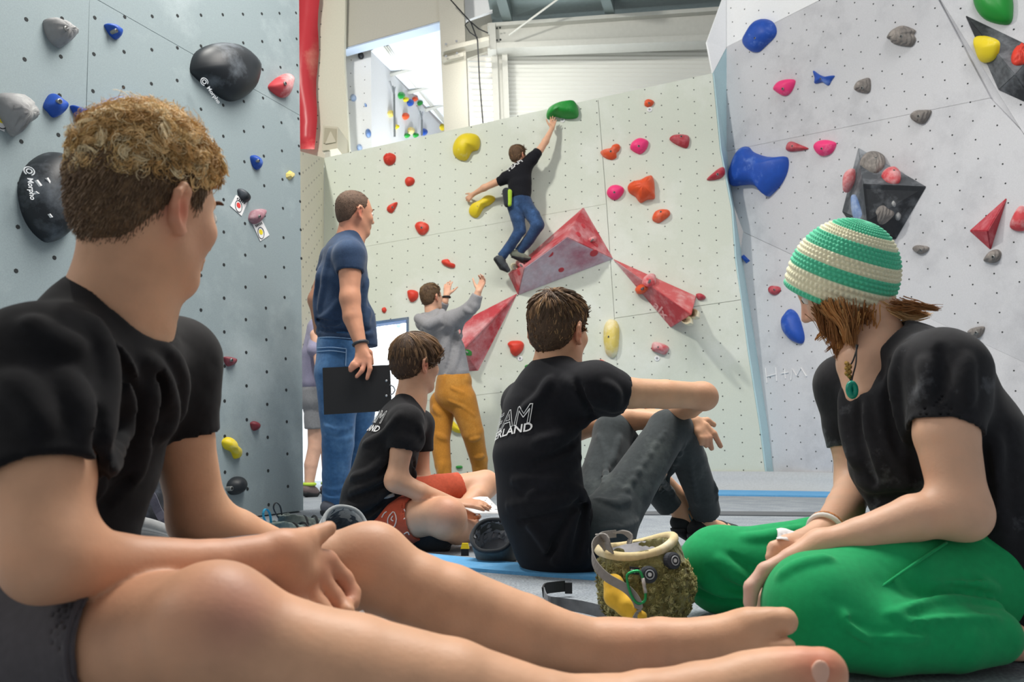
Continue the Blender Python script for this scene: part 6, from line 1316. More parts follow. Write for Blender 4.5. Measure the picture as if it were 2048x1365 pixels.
# ------------------------------------------------------------------ standing man with the clipboard
def person5():
    R = empty('person', V(*J(680, 1020, 4.28)[:2], 0), label='person in navy shirt and jeans standing with a black clipboard', cat='person')
    fr = Frame(J(711, 428, 4.27), (.74, .67, .04), (.04, .0, 1), .252)
    B = SDF(); head(B, fr); B.cap(fr.p(-.12, 0, -.12), J(700, 482, 4.27), .062, .066, .03); B.cap(J(700, 482, 4.27), J(690, 515, 4.27), .07, .1, .05)
    B.new(); S, E, Wr = J(699, 512, 4.10), J(700, 597, 4.06), J(722, 692, 4.02)
    B.chain([(S, .060), (J(700, 550, 4.08), .058), (E, .049)], .03); B.chain([(E, .050), (J(705, 635, 4.05), .050), (Wr, .030)], .03)
    K = [(738, 716), (731, 724), (722, 724), (714, 720)]; tips = [((740, 738), (734, 758)), ((724, 742), (713, 754)), ((712, 732), (701, 742)), ((706, 728), (700, 736))]
    for k, (a, b) in zip(K, tips): B.chain([(Wr, .024), (J(*k, 4.0), .015), (J(*a, 3.985), .0125), (J(*b, 3.985), .0105)], .012)
    B.chain([(Wr, .02), (J(740, 706, 4.05), .015), (J(744, 728, 4.06), .012)], .012)
    B.new(); S2, E2 = J(668, 515, 4.52), J(634, 600, 4.50)
    B.chain([(S2, .065), (E2, .048)], .03); B.chain([(E2, .048), (J(640, 660, 4.55), .035), (J(680, 700, 4.6), .03)], .03); hand(B, J(680, 700, 4.6), V(.8, .2, -.5), V(0, .5, .6), 1.0, (.6, .6, .4))
    B.new(); B.cap(J(666, 985, 4.27), J(664, 1018, 4.27), .05, .045, .02); B.cap(J(712, 990, 4.5), J(712, 1018, 4.5), .05, .045, .02); B.chain([(J(690, 515, 4.28), .10), (J(684, 600, 4.3), .11), (J(685, 720, 4.3), .11)], .03); B.cap(J(692, 512, 4.25), S, .07, .06); B.cap(J(690, 512, 4.33), S2, .07, .06)
    B.chain([(J(675, 735, 4.26), .09), (J(676, 880, 4.25), .06), (J(666, 990, 4.27), .048)], .03); B.chain([(J(705, 735, 4.4), .09), (J(717, 880, 4.47), .06), (J(712, 995, 4.5), .048)], .03)
    B.spot(fr.p(-.3, .2, -.3), .08, '#c8836c', .6); B.spot(J(700, 640, 4.0), .15, '#c99073', .4); B.spot(J(722, 735, 3.98), .08, '#cb8a76', .5)
    B.build('body', .0075, skin_m, R, '#d0977a'); eyes(fr, R)
    ax = nrm(S2 - S); T = SDF()
    T.chain([(J(686, 675, 4.3), .135, 1.2), (J(683, 620, 4.3), .14, 1.22), (J(684, 560, 4.29), .14, 1.3), (J(690, 515, 4.28), .115, 1.5)], .05, ax)
    T.cap(J(690, 510, 4.28), J(699, 476, 4.27), .10, .072, .04, ax, 1.2); T.cap(J(693, 512, 4.25), S, .09, .080, .05); T.cap(J(690, 512, 4.33), S2, .09, .075, .05)
    T.chain([(S, .083), (J(700, 530, 4.09), .077), (J(700, 545, 4.085), .074)], .03, fb=True); T.chain([(S2, .075), (J(652, 550, 4.51), .065)], .03, fb=True)
    T.cap(J(725, 640, 4.3), J(733, 690, 4.3), .07, .06, .07)
    T.wrinkle(.003, 5, (.3, .2, .9))
    for f_ in ([(735,560),(725,610),(735,660)], [(628,645),(680,656),(738,650)], [(627,662),(690,672),(742,668)], [(640,540),(632,600),(636,640)], [(660,500),(650,560),(640,620)], [(680,600),(660,630),(632,640)], [(738,620),(728,650)]): T.fold(f_, .018)
    for f_ in ([(630,655),(680,664),(738,660)], [(628,635),(660,648),(680,645)], [(728,570),(720,620),(728,680)]): T.fold(f_, .015, 's')
    rc = J(699, 480, 4.272); rn = V(.18, .15, .95); collar_ring(T, None, rc, rn, .068, ax, None); T.cap(J(700, 538, 4.087), J(700, 560, 4.08), .062, .064, .006, m='s')
    T.half(J(686, 694, 4.3), V(0, 0, -1))
    sh = T.build('t_shirt', .0075, cloth('navy_melange_cotton', '#2b3f5c', noise=.15, nscale=220, second='#3b5170', s_scale=5), R); collar_ring(None, sh, rc, rn, .068, ax, cloth('navy_rib', '#22324a'), True, tube=.008)
    mj = cloth('blue_jeans', '#39628f', noise=.12, nscale=60, second='#6f9cc8', s_scale=3.5, s_lo=.5, s_hi=.85)
    G = SDF(); G.chain([(J(684, 690, 4.3), .135, 1.2), (J(682, 735, 4.3), .135, 1.2)], .04, ax)
    G.chain([(J(672, 750, 4.24), .112), (J(676, 820, 4.24), .098), (J(676, 890, 4.25), .083), (J(672, 950, 4.26), .072), (J(667, 1008, 4.27), .062)], .04, fb=True)
    G.new(); G.chain([(J(708, 750, 4.42), .108), (J(716, 820, 4.45), .095), (J(718, 890, 4.48), .080), (J(714, 1008, 4.5), .060)], .04, fb=True)
    G.wrinkle(.003, 6, (.5, .3, .7))
    for f_ in ([(648,975),(668,982),(690,974)], [(648,990),(668,996),(688,990)], [(650,850),(675,862),(704,852)], [(652,870),(680,880),(702,875)], [(660,745),(690,760),(720,750)]): G.fold(f_, .018)
    for f_ in ([(648,983),(668,990),(690,983)], [(655,860),(680,871),(703,864)]): G.fold(f_, .014, 's')
    G.half(J(684, 680, 4.3), V(0, 0, 1))
    je = G.build('jeans', .0075, mj, R)
    from mathutils.bvhtree import BVHTree
    bv = BVHTree.FromPolygons([x.co for x in je.data.vertices], [tuple(p.vertices) for p in je.data.polygons])
    def onj(px, py):
        d = nrm(ray(px, py)); h = bv.ray_cast(Vector(_C), Vector(d)); return (np.array(h[0]) - d * .004) if h[0] is not None else None
    ZQ = (590, 650, 3.411)
    for c in ([(150,160),(250,155),(350,165)], [(150,185),(250,178),(345,190)], [(350,165),(345,280)], [(120,90),(250,85),(380,95)]):
        p = [onj(ZQ[0] + x / ZQ[2], ZQ[1] + y / ZQ[2]) for x, y in smooth_line(c, 10)]; p = [q for q in p if q is not None]
        if len(p) > 2: MB().tube(p, .003, 5).build('pocket_seam', mat('denim_stitch', '#7f9fc4', .8), je)
    for (a, t) in ((J(664, 1022, 4.27), J(690, 1030, 4.42)), (J(712, 1020, 4.5), J(740, 1026, 4.62))):
        a[2] = .062; t[2] = .045; s = climbing_shoe(R, a, t, (0, 0, 1), 1.25, '#5f626c', 'grey trainer with pale sole')
        S = SDF(); d = nrm(t - a); S.chain([(V(*(a - d * .04)[:2], .02), .030), (V(*t[:2], .02), .032)], .02, np.cross(d, (0, 0, 1)), 1.3); S.half(V(0, 0, .028), (0, 0, 1)); S.half(V(0, 0, .001), (0, 0, -1)); S.build('white_sole', .005, mat('white_sole', '#d9dedd', .6), s)
    # cropped hair with thin crown, wristband
    cols = np.array([lin(x) for x in ('#5a4638', '#6b5546', '#4a392e')])
    lm = lambda F: np.interp(F, [-.6, -.42, -.25, -.16, -.12, -.02, .03, .07, .12, .2, .3, .5], [-.26, -.26, -.22, -.1, .02, .10, .02, .0, .16, .34, .46, .6])
    short_hair(fr, R, cols, '#5f4a3c', .006, 2600, .008, 90, rad=.0011, line=lm, up=.0, vox=.008)
    a = nrm(Wr - E); b1 = nrm(np.cross(a, (0, 1, 0))); b2 = np.cross(a, b1)
    MB().tube([Wr + a * -.012 + (b1 * math.cos(w) + b2 * math.sin(w)) * .036 for w in np.arange(24) * math.pi / 12], .0085, 6, True).build('wristband', mat('dark_bracelet', '#3b3d42', .4, noise=.4, nscale=200), R, smooth=True)
person5()
# clipboard
q = [J(645, 736, 4.03), J(779, 730, 4.0), J(783, 822, 4.0), J(648, 830, 4.03)]
cb = empty('clipboard', np.mean(q, 0), label='black clipboard held by the standing person in navy', cat='clipboard'); MB().prism(q, V(.002, .006, 0)).build('board', mat('black_board', '#191a1d', .6, noise=.1, nscale=200), cb)
for y in (762, 792): MB().lathe(J(773, y, 3.995), (0, -1, 0), [(.006, 0), (.006, .003), (.002, .005)], 10).build('rivet', m_bolt, cb)
MB().tube([J(780, 770, 4.0), J(787, 774, 4.0), J(790, 781, 4.0), J(786, 788, 4.0), J(781, 790, 4.0)], .004, 6).build('clip', m_bolt, cb)

# ------------------------------------------------------------------ spotter in hoodie
def person6():
    R = empty('person', V(*J(905, 985, 6.8)[:2], 0), label='person in grey hoodie and ochre trousers reaching towards the climber', cat='person')
    fr = Frame(J(864, 595, 6.75), (.62, .74, .25), (-.1, -.1, 1), .235)
    B = SDF(); head(B, fr); B.cap(fr.p(-.12, 0, -.15), J(864, 636, 6.75), .055, .06, .03)
    B.new(); W1 = J(957, 583, 6.45); B.cap(J(950, 600, 6.48), W1, .032, .027, .02); hand(B, W1, V(.35, .1, .9), V(-.7, .5, 0), .95, (.25, .7, .5), .1)
    B.new(); W2 = J(893, 592, 6.95); B.cap(J(890, 604, 6.95), W2, .03, .026, .02); hand(B, W2, V(.05, .2, .95), V(.8, -.3, 0), .95, (.15, .3, .2), .1)
    B.new(); B.cap(J(892, 962, 6.75), J(892, 980, 6.75), .045, .04, .02); B.cap(J(962, 950, 6.9), J(962, 976, 6.9), .045, .04, .02)
    B.new(); B.chain([(J(864, 636, 6.75), .06), (J(882, 662, 6.78), .075), (J(905, 770, 6.78), .09)], .03); B.chain([(J(882, 652, 6.75), .05), (J(905, 642, 6.6), .038), (J(947, 610, 6.48), .032), (J(955, 590, 6.455), .03)], .02); B.chain([(J(876, 652, 6.82), .05), (J(850, 645, 6.95), .038), (J(868, 640, 7.05), .032), (J(890, 602, 6.955), .03)], .02)
    B.chain([(J(920, 790, 6.74), .09), (J(945, 865, 6.74), .06), (J(962, 955, 6.9), .042)], .03); B.chain([(J(890, 795, 6.84), .09), (J(880, 880, 6.8), .06), (J(892, 966, 6.75), .042)], .03)
    B.build('body', .0085, skin_m, R, '#d9a98e')
    T = SDF(); S, S2 = J(905, 642, 6.6), J(850, 645, 6.95); ax = nrm(S2 - S)
    T.chain([(J(906, 745, 6.78), .13, 1.25), (J(896, 700, 6.78), .13, 1.3), (J(880, 655, 6.77), .12, 1.4)], .05, ax)
    T.cap(J(880, 655, 6.77), J(866, 632, 6.76), .11, .08, .05); T.cap(J(880, 650, 6.7), S, .1, .085, .05); T.cap(J(876, 650, 6.85), S2, .1, .08, .05)
    T.chain([(S, .085), (J(930, 626, 6.53), .066), (J(947, 610, 6.48), .058), (J(955, 590, 6.455), .046)], .03, fb=True); T.chain([(S2, .08), (J(868, 640, 7.05), .065), (J(889, 604, 6.96), .048)], .03, fb=True)
    T.chain([(J(838, 638, 6.72), .045), (J(856, 650, 6.60), .05), (J(880, 640, 6.6), .045), (J(884, 626, 6.68), .035)], .04)
    T.wrinkle(.004, 5, (.4, .2, .8))
    for f_ in ([(905,660),(890,700),(862,738)], [(925,650),(918,700),(905,745)], [(930,618),(945,625),(950,612)], [(845,660),(850,690)]): T.fold(f_, .022)
    for f_ in ([(912,655),(905,700),(890,745)], [(835,650),(856,662),(885,652)]): T.fold(f_, .02, 's')
    T.build('hoodie', .0085, cloth('grey_jersey', '#8f8f92', noise=.08), R)
    G = SDF(); G.cap(J(908, 765, 6.78), J(906, 790, 6.78), .145, .15, .04, ax, 1.2)
    G.chain([(J(925, 800, 6.72), .12), (J(945, 865, 6.74), .095), (J(958, 920, 6.85), .075), (J(961, 955, 6.9), .06)], .04); G.new()
    G.chain([(J(886, 805, 6.85), .115), (J(880, 880, 6.8), .085), (J(886, 930, 6.77), .07), (J(891, 968, 6.75), .058)], .04)
    G.wrinkle(.004, 5, (.3, .1, .9))
    for f_ in ([(895,800),(925,812),(950,835)], [(880,830),(868,815)], [(875,870),(890,880)], [(885,925),(880,950)], [(940,880),(958,875)], [(950,915),(965,912)], [(900,775),(930,790)]): G.fold(f_, .022)
    G.half(J(908, 757, 6.78), V(-.05, 0, 1))
    G.build('trousers', .0085, cloth('ochre_trousers', '#b0772b', noise=.1, second='#c89145', s_scale=5, s_lo=.5, s_hi=.8), R)
    cols = np.array([lin(x) for x in ('#6b5238', '#856a4a', '#574230')]); short_hair(fr, R, cols, '#5a4632', .03, 1800, .03, 110, rad=.002, vox=.009)
    for a, t in ((J(892, 982, 6.75), J(900, 985, 6.92)), (J(962, 978, 6.9), J(972, 981, 7.05))): a[2] = .06; t[2] = .04; climbing_shoe(R, a, t, (0, 0, 1), 1.15, '#34373c', 'dark trainer')
    MB().tube([W2 + V(math.cos(w) * .032, math.sin(w) * .032, -.012) for w in np.arange(16) * math.pi / 8], .010, 6, True).build('watch', m_black, R, smooth=True)
person6()

# ------------------------------------------------------------------ climber on the wall
def person7():
    R = empty('person', J(1040, 400, 7.0), label='person in black lettered shirt and jeans climbing the pale wall', cat='person')
    q = lambda x, y, o=.0: on(x, y, sub(P_main, .22 + o))
    fr = Frame(q(1037, 312, .02), (.62, .72, .28), (-.15, -.15, 1), .205)
    B = SDF(); head(B, fr); B.cap(fr.p(-.12, 0, -.15), q(1040, 336), .045, .05, .02)
    S, E, Wr = q(1064, 318), q(1091, 283, -.04), q(1104, 257, -.10)
    B.new(); B.chain([(S, .045), (q(1080, 300, -.02), .038), (E, .033)], .02); B.chain([(E, .034), (Wr, .022)], .02); hand(B, Wr, V(.15, .3, 1), V(-.9, 0, .2), .82, (.15, .35, .3), .12)
    S2, E2, W2 = q(1012, 356), q(968, 376, -.06), q(946, 389, -.12)
    B.new(); B.chain([(S2, .042), (E2, .032)], .02); B.chain([(E2, .033), (W2, .021)], .02); hand(B, W2, V(-.75, .5, -.5), V(0, -.2, 1), .8, (.5, .7, .5))
    B.new(); B.cap(q(1040, 495, -.05), q(1036, 510, -.05), .035, .032, .02); B.cap(q(1004, 508, -.02), q(1001, 522, -.02), .035, .03, .02)
    B.new(); B.chain([(q(1040, 338), .06), (q(1040, 400), .075)], .03); B.cap(q(1040, 342), S, .05, .04); B.cap(q(1038, 346), S2, .05, .04); B.chain([(q(1048, 405), .07), (q(1076, 450, .05), .045), (q(1040, 497, -.05), .034)], .03); B.chain([(q(1032, 405), .07), (q(1040, 460, .04), .045), (q(1004, 510, -.02), .034)], .03)
    B.build('body', .007, skin_m, R, '#d9a98a')
    T = SDF(); ax = nrm(S2 - S)
    T.chain([(q(1040, 394), .10, 1.15), (q(1040, 368), .102, 1.2), (q(1040, 340), .09, 1.4)], .04, ax); T.cap(q(1040, 345), S, .075, .058, .04); T.cap(q(1038, 348), S2, .075, .055, .04)
    T.chain([(S, .058), (q(1071, 310), .052), (q(1076, 304, -.02), .05)], .03, fb=True); T.chain([(S2, .056), (q(1004, 361, -.01), .05), (q(997, 364, -.02), .048)], .03, fb=True)
    T.wrinkle(.006, 7, (.5, .2, .7)); T.wrinkle(.004, 12, (.2, .5, .8), ph=1)
    sh = T.build('t_shirt', .007, m_tee3, R); n = P_main[0]; rt = nrm(q(1048, 326) - q(1016, 348)); up = nrm(np.cross(n, rt)); up = up if up[2] > 0 else -up
    surf_text('TEAM', sh, sh, q(1018, 350), rt, up, n, .072, white_ink, outline=.0035, bold=.01)
    G = SDF(); G.cap(q(1040, 402), q(1040, 408), .10, .10, .03, ax, 1.1)
    G.chain([(q(1050, 412), .082), (q(1066, 432, .04), .07), (q(1076, 450, .05), .060)], .03); G.chain([(q(1076, 451, .05), .058), (q(1058, 480, .0), .052), (q(1038, 504, -.05), .047)], .02, fb=True)
    G.new(); G.chain([(q(1030, 412), .08), (q(1036, 440, .03), .066), (q(1040, 460, .04), .057)], .03); G.chain([(q(1040, 461, .04), .055), (q(1022, 490, .02), .05), (q(1003, 514, -.02), .045)], .02, fb=True)
    G.wrinkle(.006, 8, (.5, .2, .8)); G.wrinkle(.004, 14, (.2, .4, -.7), ph=1)
    G.build('jeans', .007, cloth('dark_jeans', '#2a4264', noise=.15, nscale=60, second='#46689a', s_scale=6, s_lo=.5, s_hi=.8), R)
    climbing_shoe(R, q(1032, 510, -.03), q(1058, 518, -.06), (-.2, -.1, 1), .95, '#6f7468', 'grey climbing shoe on the volume'); climbing_shoe(R, q(1000, 522, .0), q(1016, 540, -.05), (.75, -.2, .6), .95, '#4a4e52', 'grey climbing shoe stepping down')
    cols = np.array([lin(x) for x in ('#6b5138', '#86684a', '#503b29')]); short_hair(fr, R, cols, '#5c4531', .05, 1500, .045, 130, rad=.002, vox=.008, up=.1)
    bg = SDF(); bg.cap(q(1013, 384, .10), q(1015, 408, .10), .042, .036, .01); b = bg.build('chalk_bag', .006, cloth('black_nylon', '#2c3034'), R)
    l = SDF(); l.cap(q(1019, 384, .115), q(1019, 409, .115), .026, .022, .01); l.build('lime_panel', .006, cloth('lime_nylon', '#a8c93a'), b)
person7()

# ------------------------------------------------------------------ person half hidden behind the man
def person8():
    R = empty('person', V(*J(632, 985, 6.3)[:2], 0), label='person in lavender shirt and grey shorts half hidden behind the clipboard holder', cat='person')
    fr = Frame(J(652, 590, 6.3), (.9, .4, 0), (0, 0, 1), .235); B = SDF(); head(B, fr); B.cap(fr.p(-.12, 0, -.15), J(648, 640, 6.3), .052, .055, .02)
    B.new(); B.chain([(J(634, 850, 6.28), .075), (J(630, 895, 6.28), .055), (J(622, 930, 6.28), .052), (J(618, 975, 6.28), .034)], .03); B.new(); B.chain([(J(650, 850, 6.45), .075), (J(655, 900, 6.45), .055), (J(655, 975, 6.45), .034)], .03)
    B.new(); B.chain([(J(632, 670, 6.1), .045), (J(640, 740, 6.05), .036), (J(670, 775, 6.0), .026)], .02); hand(B, J(670, 775, 6.0), V(.8, 0, -.4), V(0, -.4, .8), .9)
    B.new(); B.chain([(J(648, 640, 6.3), .06), (J(640, 670, 6.3), .09), (J(637, 800, 6.3), .09)], .03); B.cap(J(640, 668, 6.25), J(632, 670, 6.1), .06, .045); B.cap(J(637, 800, 6.3), J(634, 850, 6.28), .08, .075); B.cap(J(640, 800, 6.35), J(650, 850, 6.45), .08, .075)
    B.build('body', .009, skin_m, R, '#dfb29a')
    T = SDF(); T.chain([(J(635, 765, 6.3), .125), (J(636, 710, 6.3), .125), (J(642, 660, 6.3), .11)], .04, V(0, 1, 0), 1.3); T.cap(J(642, 662, 6.3), J(648, 640, 6.3), .09, .065, .03); T.cap(J(640, 665, 6.2), J(630, 700, 6.08), .07, .06, .04); T.wrinkle(.008, 5, (.4, .2, .8))
    T.build('t_shirt', .009, cloth('lavender_cotton', '#8f8da6', noise=.06), R)
    G = SDF(); G.cap(J(636, 785, 6.3), J(637, 800, 6.3), .13, .13, .03, V(0, 1, 0), 1.2); G.chain([(J(634, 800, 6.27), .11), (J(634, 858, 6.28), .095)], .03, fb=True); G.new(); G.chain([(J(648, 800, 6.42), .11), (J(651, 858, 6.45), .095)], .03, fb=True); G.wrinkle(.008, 6, (.3, .2, .8))
    G.build('shorts', .009, cloth('grey_melange_shorts', '#84868a', noise=.1), R)
    for a, t in ((J(618, 985, 6.28), J(632, 990, 6.35)), (J(655, 985, 6.45), J(668, 988, 6.52))):
        a[2] = .05; t[2] = .035; s = climbing_shoe(R, a, t, (0, 0, 1), 1.1, '#6b5f5f', 'brown grey shoe'); c = a + V(0, 0, .05); MB().tube([c + V(math.cos(w) * .045, math.sin(w) * .045, 0) for w in np.arange(14) * math.pi / 7], .013, 6, True).build('lime_sock', mat('lime_sock', '#b6d64a', .8), R, smooth=True)
    cols = np.array([lin(x) for x in ('#4a3828', '#5c4632')]); short_hair(fr, R, cols, '#46362a', .03, 900, .03, 150, rad=.002, vox=.01)
person8()
# ------------------------------------------------------------------ things lying on the mats
def fuzzy(name, fld, vox, material, parent, n, ln, cols, seed, **k):
    o = fld.build(name, vox, material, parent, **k)
    return o
# furry olive chalk bag
def furry_bag():
    c = J(1288, 1240, 1.70); c[2] = 0; R = empty('chalk_bag', c, label='furry olive chalk bag with button eyes and green carabiner beside the green trousers', cat='chalk bag')
    top = J(1274, 1098, 1.70); ax = nrm(V(-.18, -.02, 1)); r0 = .088
    S = SDF(); S.cap(V(*c[:2], .085) + V(.005, 0, 0), top + ax * .004, .098, .083, .02, fb=True); S.half(V(0, 0, .003), V(0, 0, -1))
    S.cap(top - ax * .08, top + ax * .05, .066, .072, .008, m='s'); S.wrinkle(.005, 16, (.2, .1, 1)); S.wrinkle(.004, 26, (.7, .2, .5), ph=1)
    mf = mat('olive_fleece', '#7d7848', .95, noise=.3, nscale=60, bump=1.0, bscale=90, bdist=.01, sheen=.3)
    body = S.build('pouch', .005, mf, R)
    me = body.data; nv = len(me.vertices); co = np.empty(nv * 3, np.float32); me.vertices.foreach_get('co', co); co = co.reshape(-1, 3); no = np.empty(nv * 3, np.float32); me.vertices.foreach_get('normal', no); no = no.reshape(-1, 3)
    rel = (co - c); out = (rel[:, 0] * no[:, 0] + rel[:, 1] * no[:, 1]) > .05
    idx = np.where(out & (co[:, 2] > .01) & (co[:, 2] < top[2] - .02))[0]; r_ = np.random.default_rng(3); idx = r_.choice(idx, min(5200, len(idx)), False)
    cols = np.array([lin(x) for x in ('#a29c62', '#bab47a', '#857f4e', '#cdc78f')])
    strands('fleece', co[idx] - no[idx] * .002, no[idx] + V(0, 0, -.5) + r_.normal(size=(len(idx), 3)) * .3, .009, .0010, hair_m, body, cols, 7, .0030, 1.5, 0, None, .4, 5, clump=650)
    a = nrm(np.cross(ax, (0, 1, 0))); b = np.cross(ax, a)
    rim = [top + (a * math.cos(w) + b * math.sin(w)) * .080 + ax * (.004 + .007 * math.cos(2 * w)) for w in np.arange(40) * math.pi / 20]
    MB().tube(rim, .0095, 10, True).build('rim_band', cloth('cream_rim', '#dcc99a', noise=.08, second='#e9dfc0', s_scale=20), R, smooth=True)
    MB().lathe(top - ax * .07, ax, [(.062, 0), (.068, .035), (.072, .072), (.070, .072), (.066, .035), (.01, .002)], 30).build('lining', cloth('grey_lining', '#a9a9ae', noise=.2, nscale=40), R, smooth=True)
    for (x, y) in ((1298, 1150), (1347, 1122)):
        q = J(x, y, 1.592 if x < 1320 else 1.612); n = nrm(V((x - 1285) / 130, -1, .15)); n = nrm(n)
        e = MB().lathe(q, n, [(.0165, -.012), (.0165, .002), (.012, .005)], 20).build('button_eye', mat('eye_patch', '#33373f', .7), R, smooth=False)
        u1 = nrm(np.cross(n, (0, 0, 1))); u2 = np.cross(u1, n)
        MB().tube([q + n * .006 + (u1 * math.cos(w) + u2 * math.sin(w)) * .0085 for w in np.arange(20) * math.pi / 10], .0011, 5, True).build('eye_ring', mat('ring_grey', '#aeb2b8', .6), e)
        MB().lathe(q + n * .0045, n, [(.004, 0), (.004, .002)], 10).build('pupil', mat('pupil_white', '#d8dade', .5), e)
    # yellow plush limb
    S = SDF(); S.chain([(J(1228, 1170, 1.615), .021), (J(1230, 1194, 1.605), .021), (J(1252, 1214, 1.59), .019), (J(1268, 1231, 1.58), .014), (J(1284, 1233, 1.575), .010)], .01); S.build('plush_limb', .0035, cloth('yellow_plush', '#e8b93c', noise=.06), R)
    # carabiner
    mc = mat('green_anodised', '#2f9a5c', .3, metal=.7)
    cpts = smooth_poly([J(1257, 1148, 1.572), J(1254, 1160, 1.570), J(1262, 1190, 1.568), J(1274, 1207, 1.568), J(1288, 1204, 1.568), J(1291, 1188, 1.568), J(1285, 1155, 1.57), J(1277, 1143, 1.572)], 36)
    cb_ = MB().tube(list(cpts), .0027, 8, True).build('carabiner', mc, R, smooth=True)
    MB().tube([J(1285.5, 1157, 1.569), J(1291, 1187, 1.567)], .0036, 10).build('gate_sleeve', mat('gate_silver', '#b9b2ad', .35, metal=.5), cb_, smooth=True)
    tg = MB().prism([J(1259, 1134, 1.578), J(1279, 1136, 1.578), J(1278, 1151, 1.574), J(1260, 1149, 1.574)], V(0, .003, 0)).build('brand_tag', m_black, R)
    tv, tf = text_pts('8b+', bold=.02); O, A2 = J(1261, 1146, 1.573), J(1277, 1147.5, 1.573); s = np.linalg.norm(A2 - O) / tv[:, 0].max(); MB().add([O + nrm(A2 - O) * x * s + V(0, 0, 1) * y * s for x, y, _ in tv], tf).build('tag_lettering', white_ink, tg)
    # webbing strap and loops
    mw = cloth('grey_webbing', '#8f8c88', noise=.12)
    MB().ribbon(smooth_line([J(1213, 1098, 1.66), J(1197, 1080, 1.64), J(1185, 1098, 1.62), J(1190, 1128, 1.60), J(1213, 1155, 1.585), J(1252, 1178, 1.575), J(1273, 1202, 1.57), J(1278, 1225, 1.568), J(1272, 1240, 1.565)], 40), [V(0, 0, 1)] * 40, .017, .002).build('strap', mw, R)
    for pts in ([J(1198, 1076, 1.66), J(1212, 1078, 1.635), J(1216, 1090, 1.63), J(1220, 1104, 1.64)], [J(1229, 1066, 1.76), J(1246, 1066, 1.75), J(1260, 1074, 1.735), J(1258, 1088, 1.73)]): MB().ribbon(smooth_line(pts, 14), V(.3, -1, .2), .022, .003).build('belt_loop', mw, R)
    MB().ribbon(smooth_line([J(1192, 1082, 1.66), J(1205, 1072, 1.74), J(1232, 1068, 1.77)], 14), V(0, 0, 1), .016, .002).build('belt', mw, R)
furry_bag()
# belt with buckle lying on the carpet
bl = empty('webbing_belt', floor_pt(1120, 1205), label='grey webbing belt with black buckle lying beside the furry chalk bag', cat='belt')
MB().ribbon(smooth_line([floor_pt(1225, 1232, .015), floor_pt(1195, 1222, .016), floor_pt(1160, 1214, .018), floor_pt(1120, 1208, .02), floor_pt(1096, 1204, .026), J(1088, 1186, 1.98)], 30), V(0, .15, 1), .026, .002).build('strap', cloth('grey_chalky_webbing', '#6d7176', noise=.2, nscale=40), bl)
MB().ribbon(smooth_line([J(1086, 1186, 1.98), J(1092, 1178, 2.0), J(1110, 1175, 2.02), J(1130, 1173, 2.03)], 14), V(0, .1, 1), .026, .004).build('buckle_end', m_black, bl)
MB().box(J(1137, 1177, 2.03), (.018, .008, .026)).build('buckle', m_black, bl)
# black crinkled chalk bag by the centre boy
def open_bag(label, c, ax, r, L, m_out, m_in, rimcol, zcut=True, k=1.0, wr=.005):
    ax = nrm(ax); R = empty('chalk_bag', V(c[0], c[1], 0), label=label, cat='chalk bag')
    S = SDF(); S.cap(c - ax * L, c, r * .9, r, .01, fb=True); S.cap(c - ax * L * .8, c + ax * .05, r * .82, r * .86, .006, m='s'); S.wrinkle(wr, 14, (.4, .3, .8)); S.wrinkle(wr * .7, 24, (.8, .1, -.4), ph=1); S.half(V(0, 0, .003), V(0, 0, -1))
    o = S.build('pouch', .0045, m_out, R); a = nrm(np.cross(ax, (0, .2, 1))); b = np.cross(ax, a); rr_ = np.random.default_rng(int(r * 1e4))
    MB().tube([c + (a * math.cos(w) + b * math.sin(w)) * (r * .93) + ax * .002 * math.sin(5 * w) for w in np.arange(36) * math.pi / 18], .007 * k, 8, True).build('rim', rimcol, R, smooth=True)
    n, m = 36, 9; vs = []
    for i in range(m):
        t = i / (m - 1); rad = r * (.86 - .15 * t * t); 
        for j in range(n): w = 2 * math.pi * j / n; jit = rr_.normal() * .004; vs.append(c - ax * (L * .8 * t) + (a * math.cos(w) + b * math.sin(w)) * (rad + jit))
    MB().add(vs, [(i * n + j, i * n + (j + 1) % n, (i + 1) * n + (j + 1) % n, (i + 1) * n + j) for i in range(m - 1) for j in range(n)] + [tuple(range((m - 1) * n, m * n))]).build('lining', m_in, R)
    return R
nyl = mat('black_shiny_nylon', '#8a8e95', .3, noise=.2, nscale=30, spec=.6, second='#8d9298', s_scale=14, s_lo=.55, s_hi=.9)
c = J(985, 1076, 2.62); r3 = open_bag('black crinkled chalk bag lying open beside the centre sitter', V(c[0], c[1], .088), V(-.12, -.66, .72), .074, .10, cloth('dark_grey_cordura', '#565958'), nyl, cloth('dark_rim', '#33363a'))
yc = empty('brush_clip', floor_pt(930, 1112), label='small yellow and black plastic clip beside the black chalk bag', cat='clip'); q = floor_pt(930, 1112)
MB().box(q + V(0, 0, .012), (.026, .02, .024)).build('clip_base', m_black, yc); MB().box(q + V(0, 0, .033), (.030, .022, .018), taper=.7).build('clip_cap', mat('yellow_plastic', '#e6c81e', .4), yc)
# pale chalk bag left of the young boy
c = J(692, 1042, 2.66); open_bag('pale grey chalk bag with dark lining behind the front left sitters knee', V(c[0], c[1], .112), V(.5, -.65, .55), .082, .12, cloth('pale_grey_canvas', '#a8acae', second='#d4d6d6', s_scale=18), cloth('slate_lining', '#4d5660', noise=.25, nscale=40), cloth('grey_rim', '#8f9496'), wr=.003)
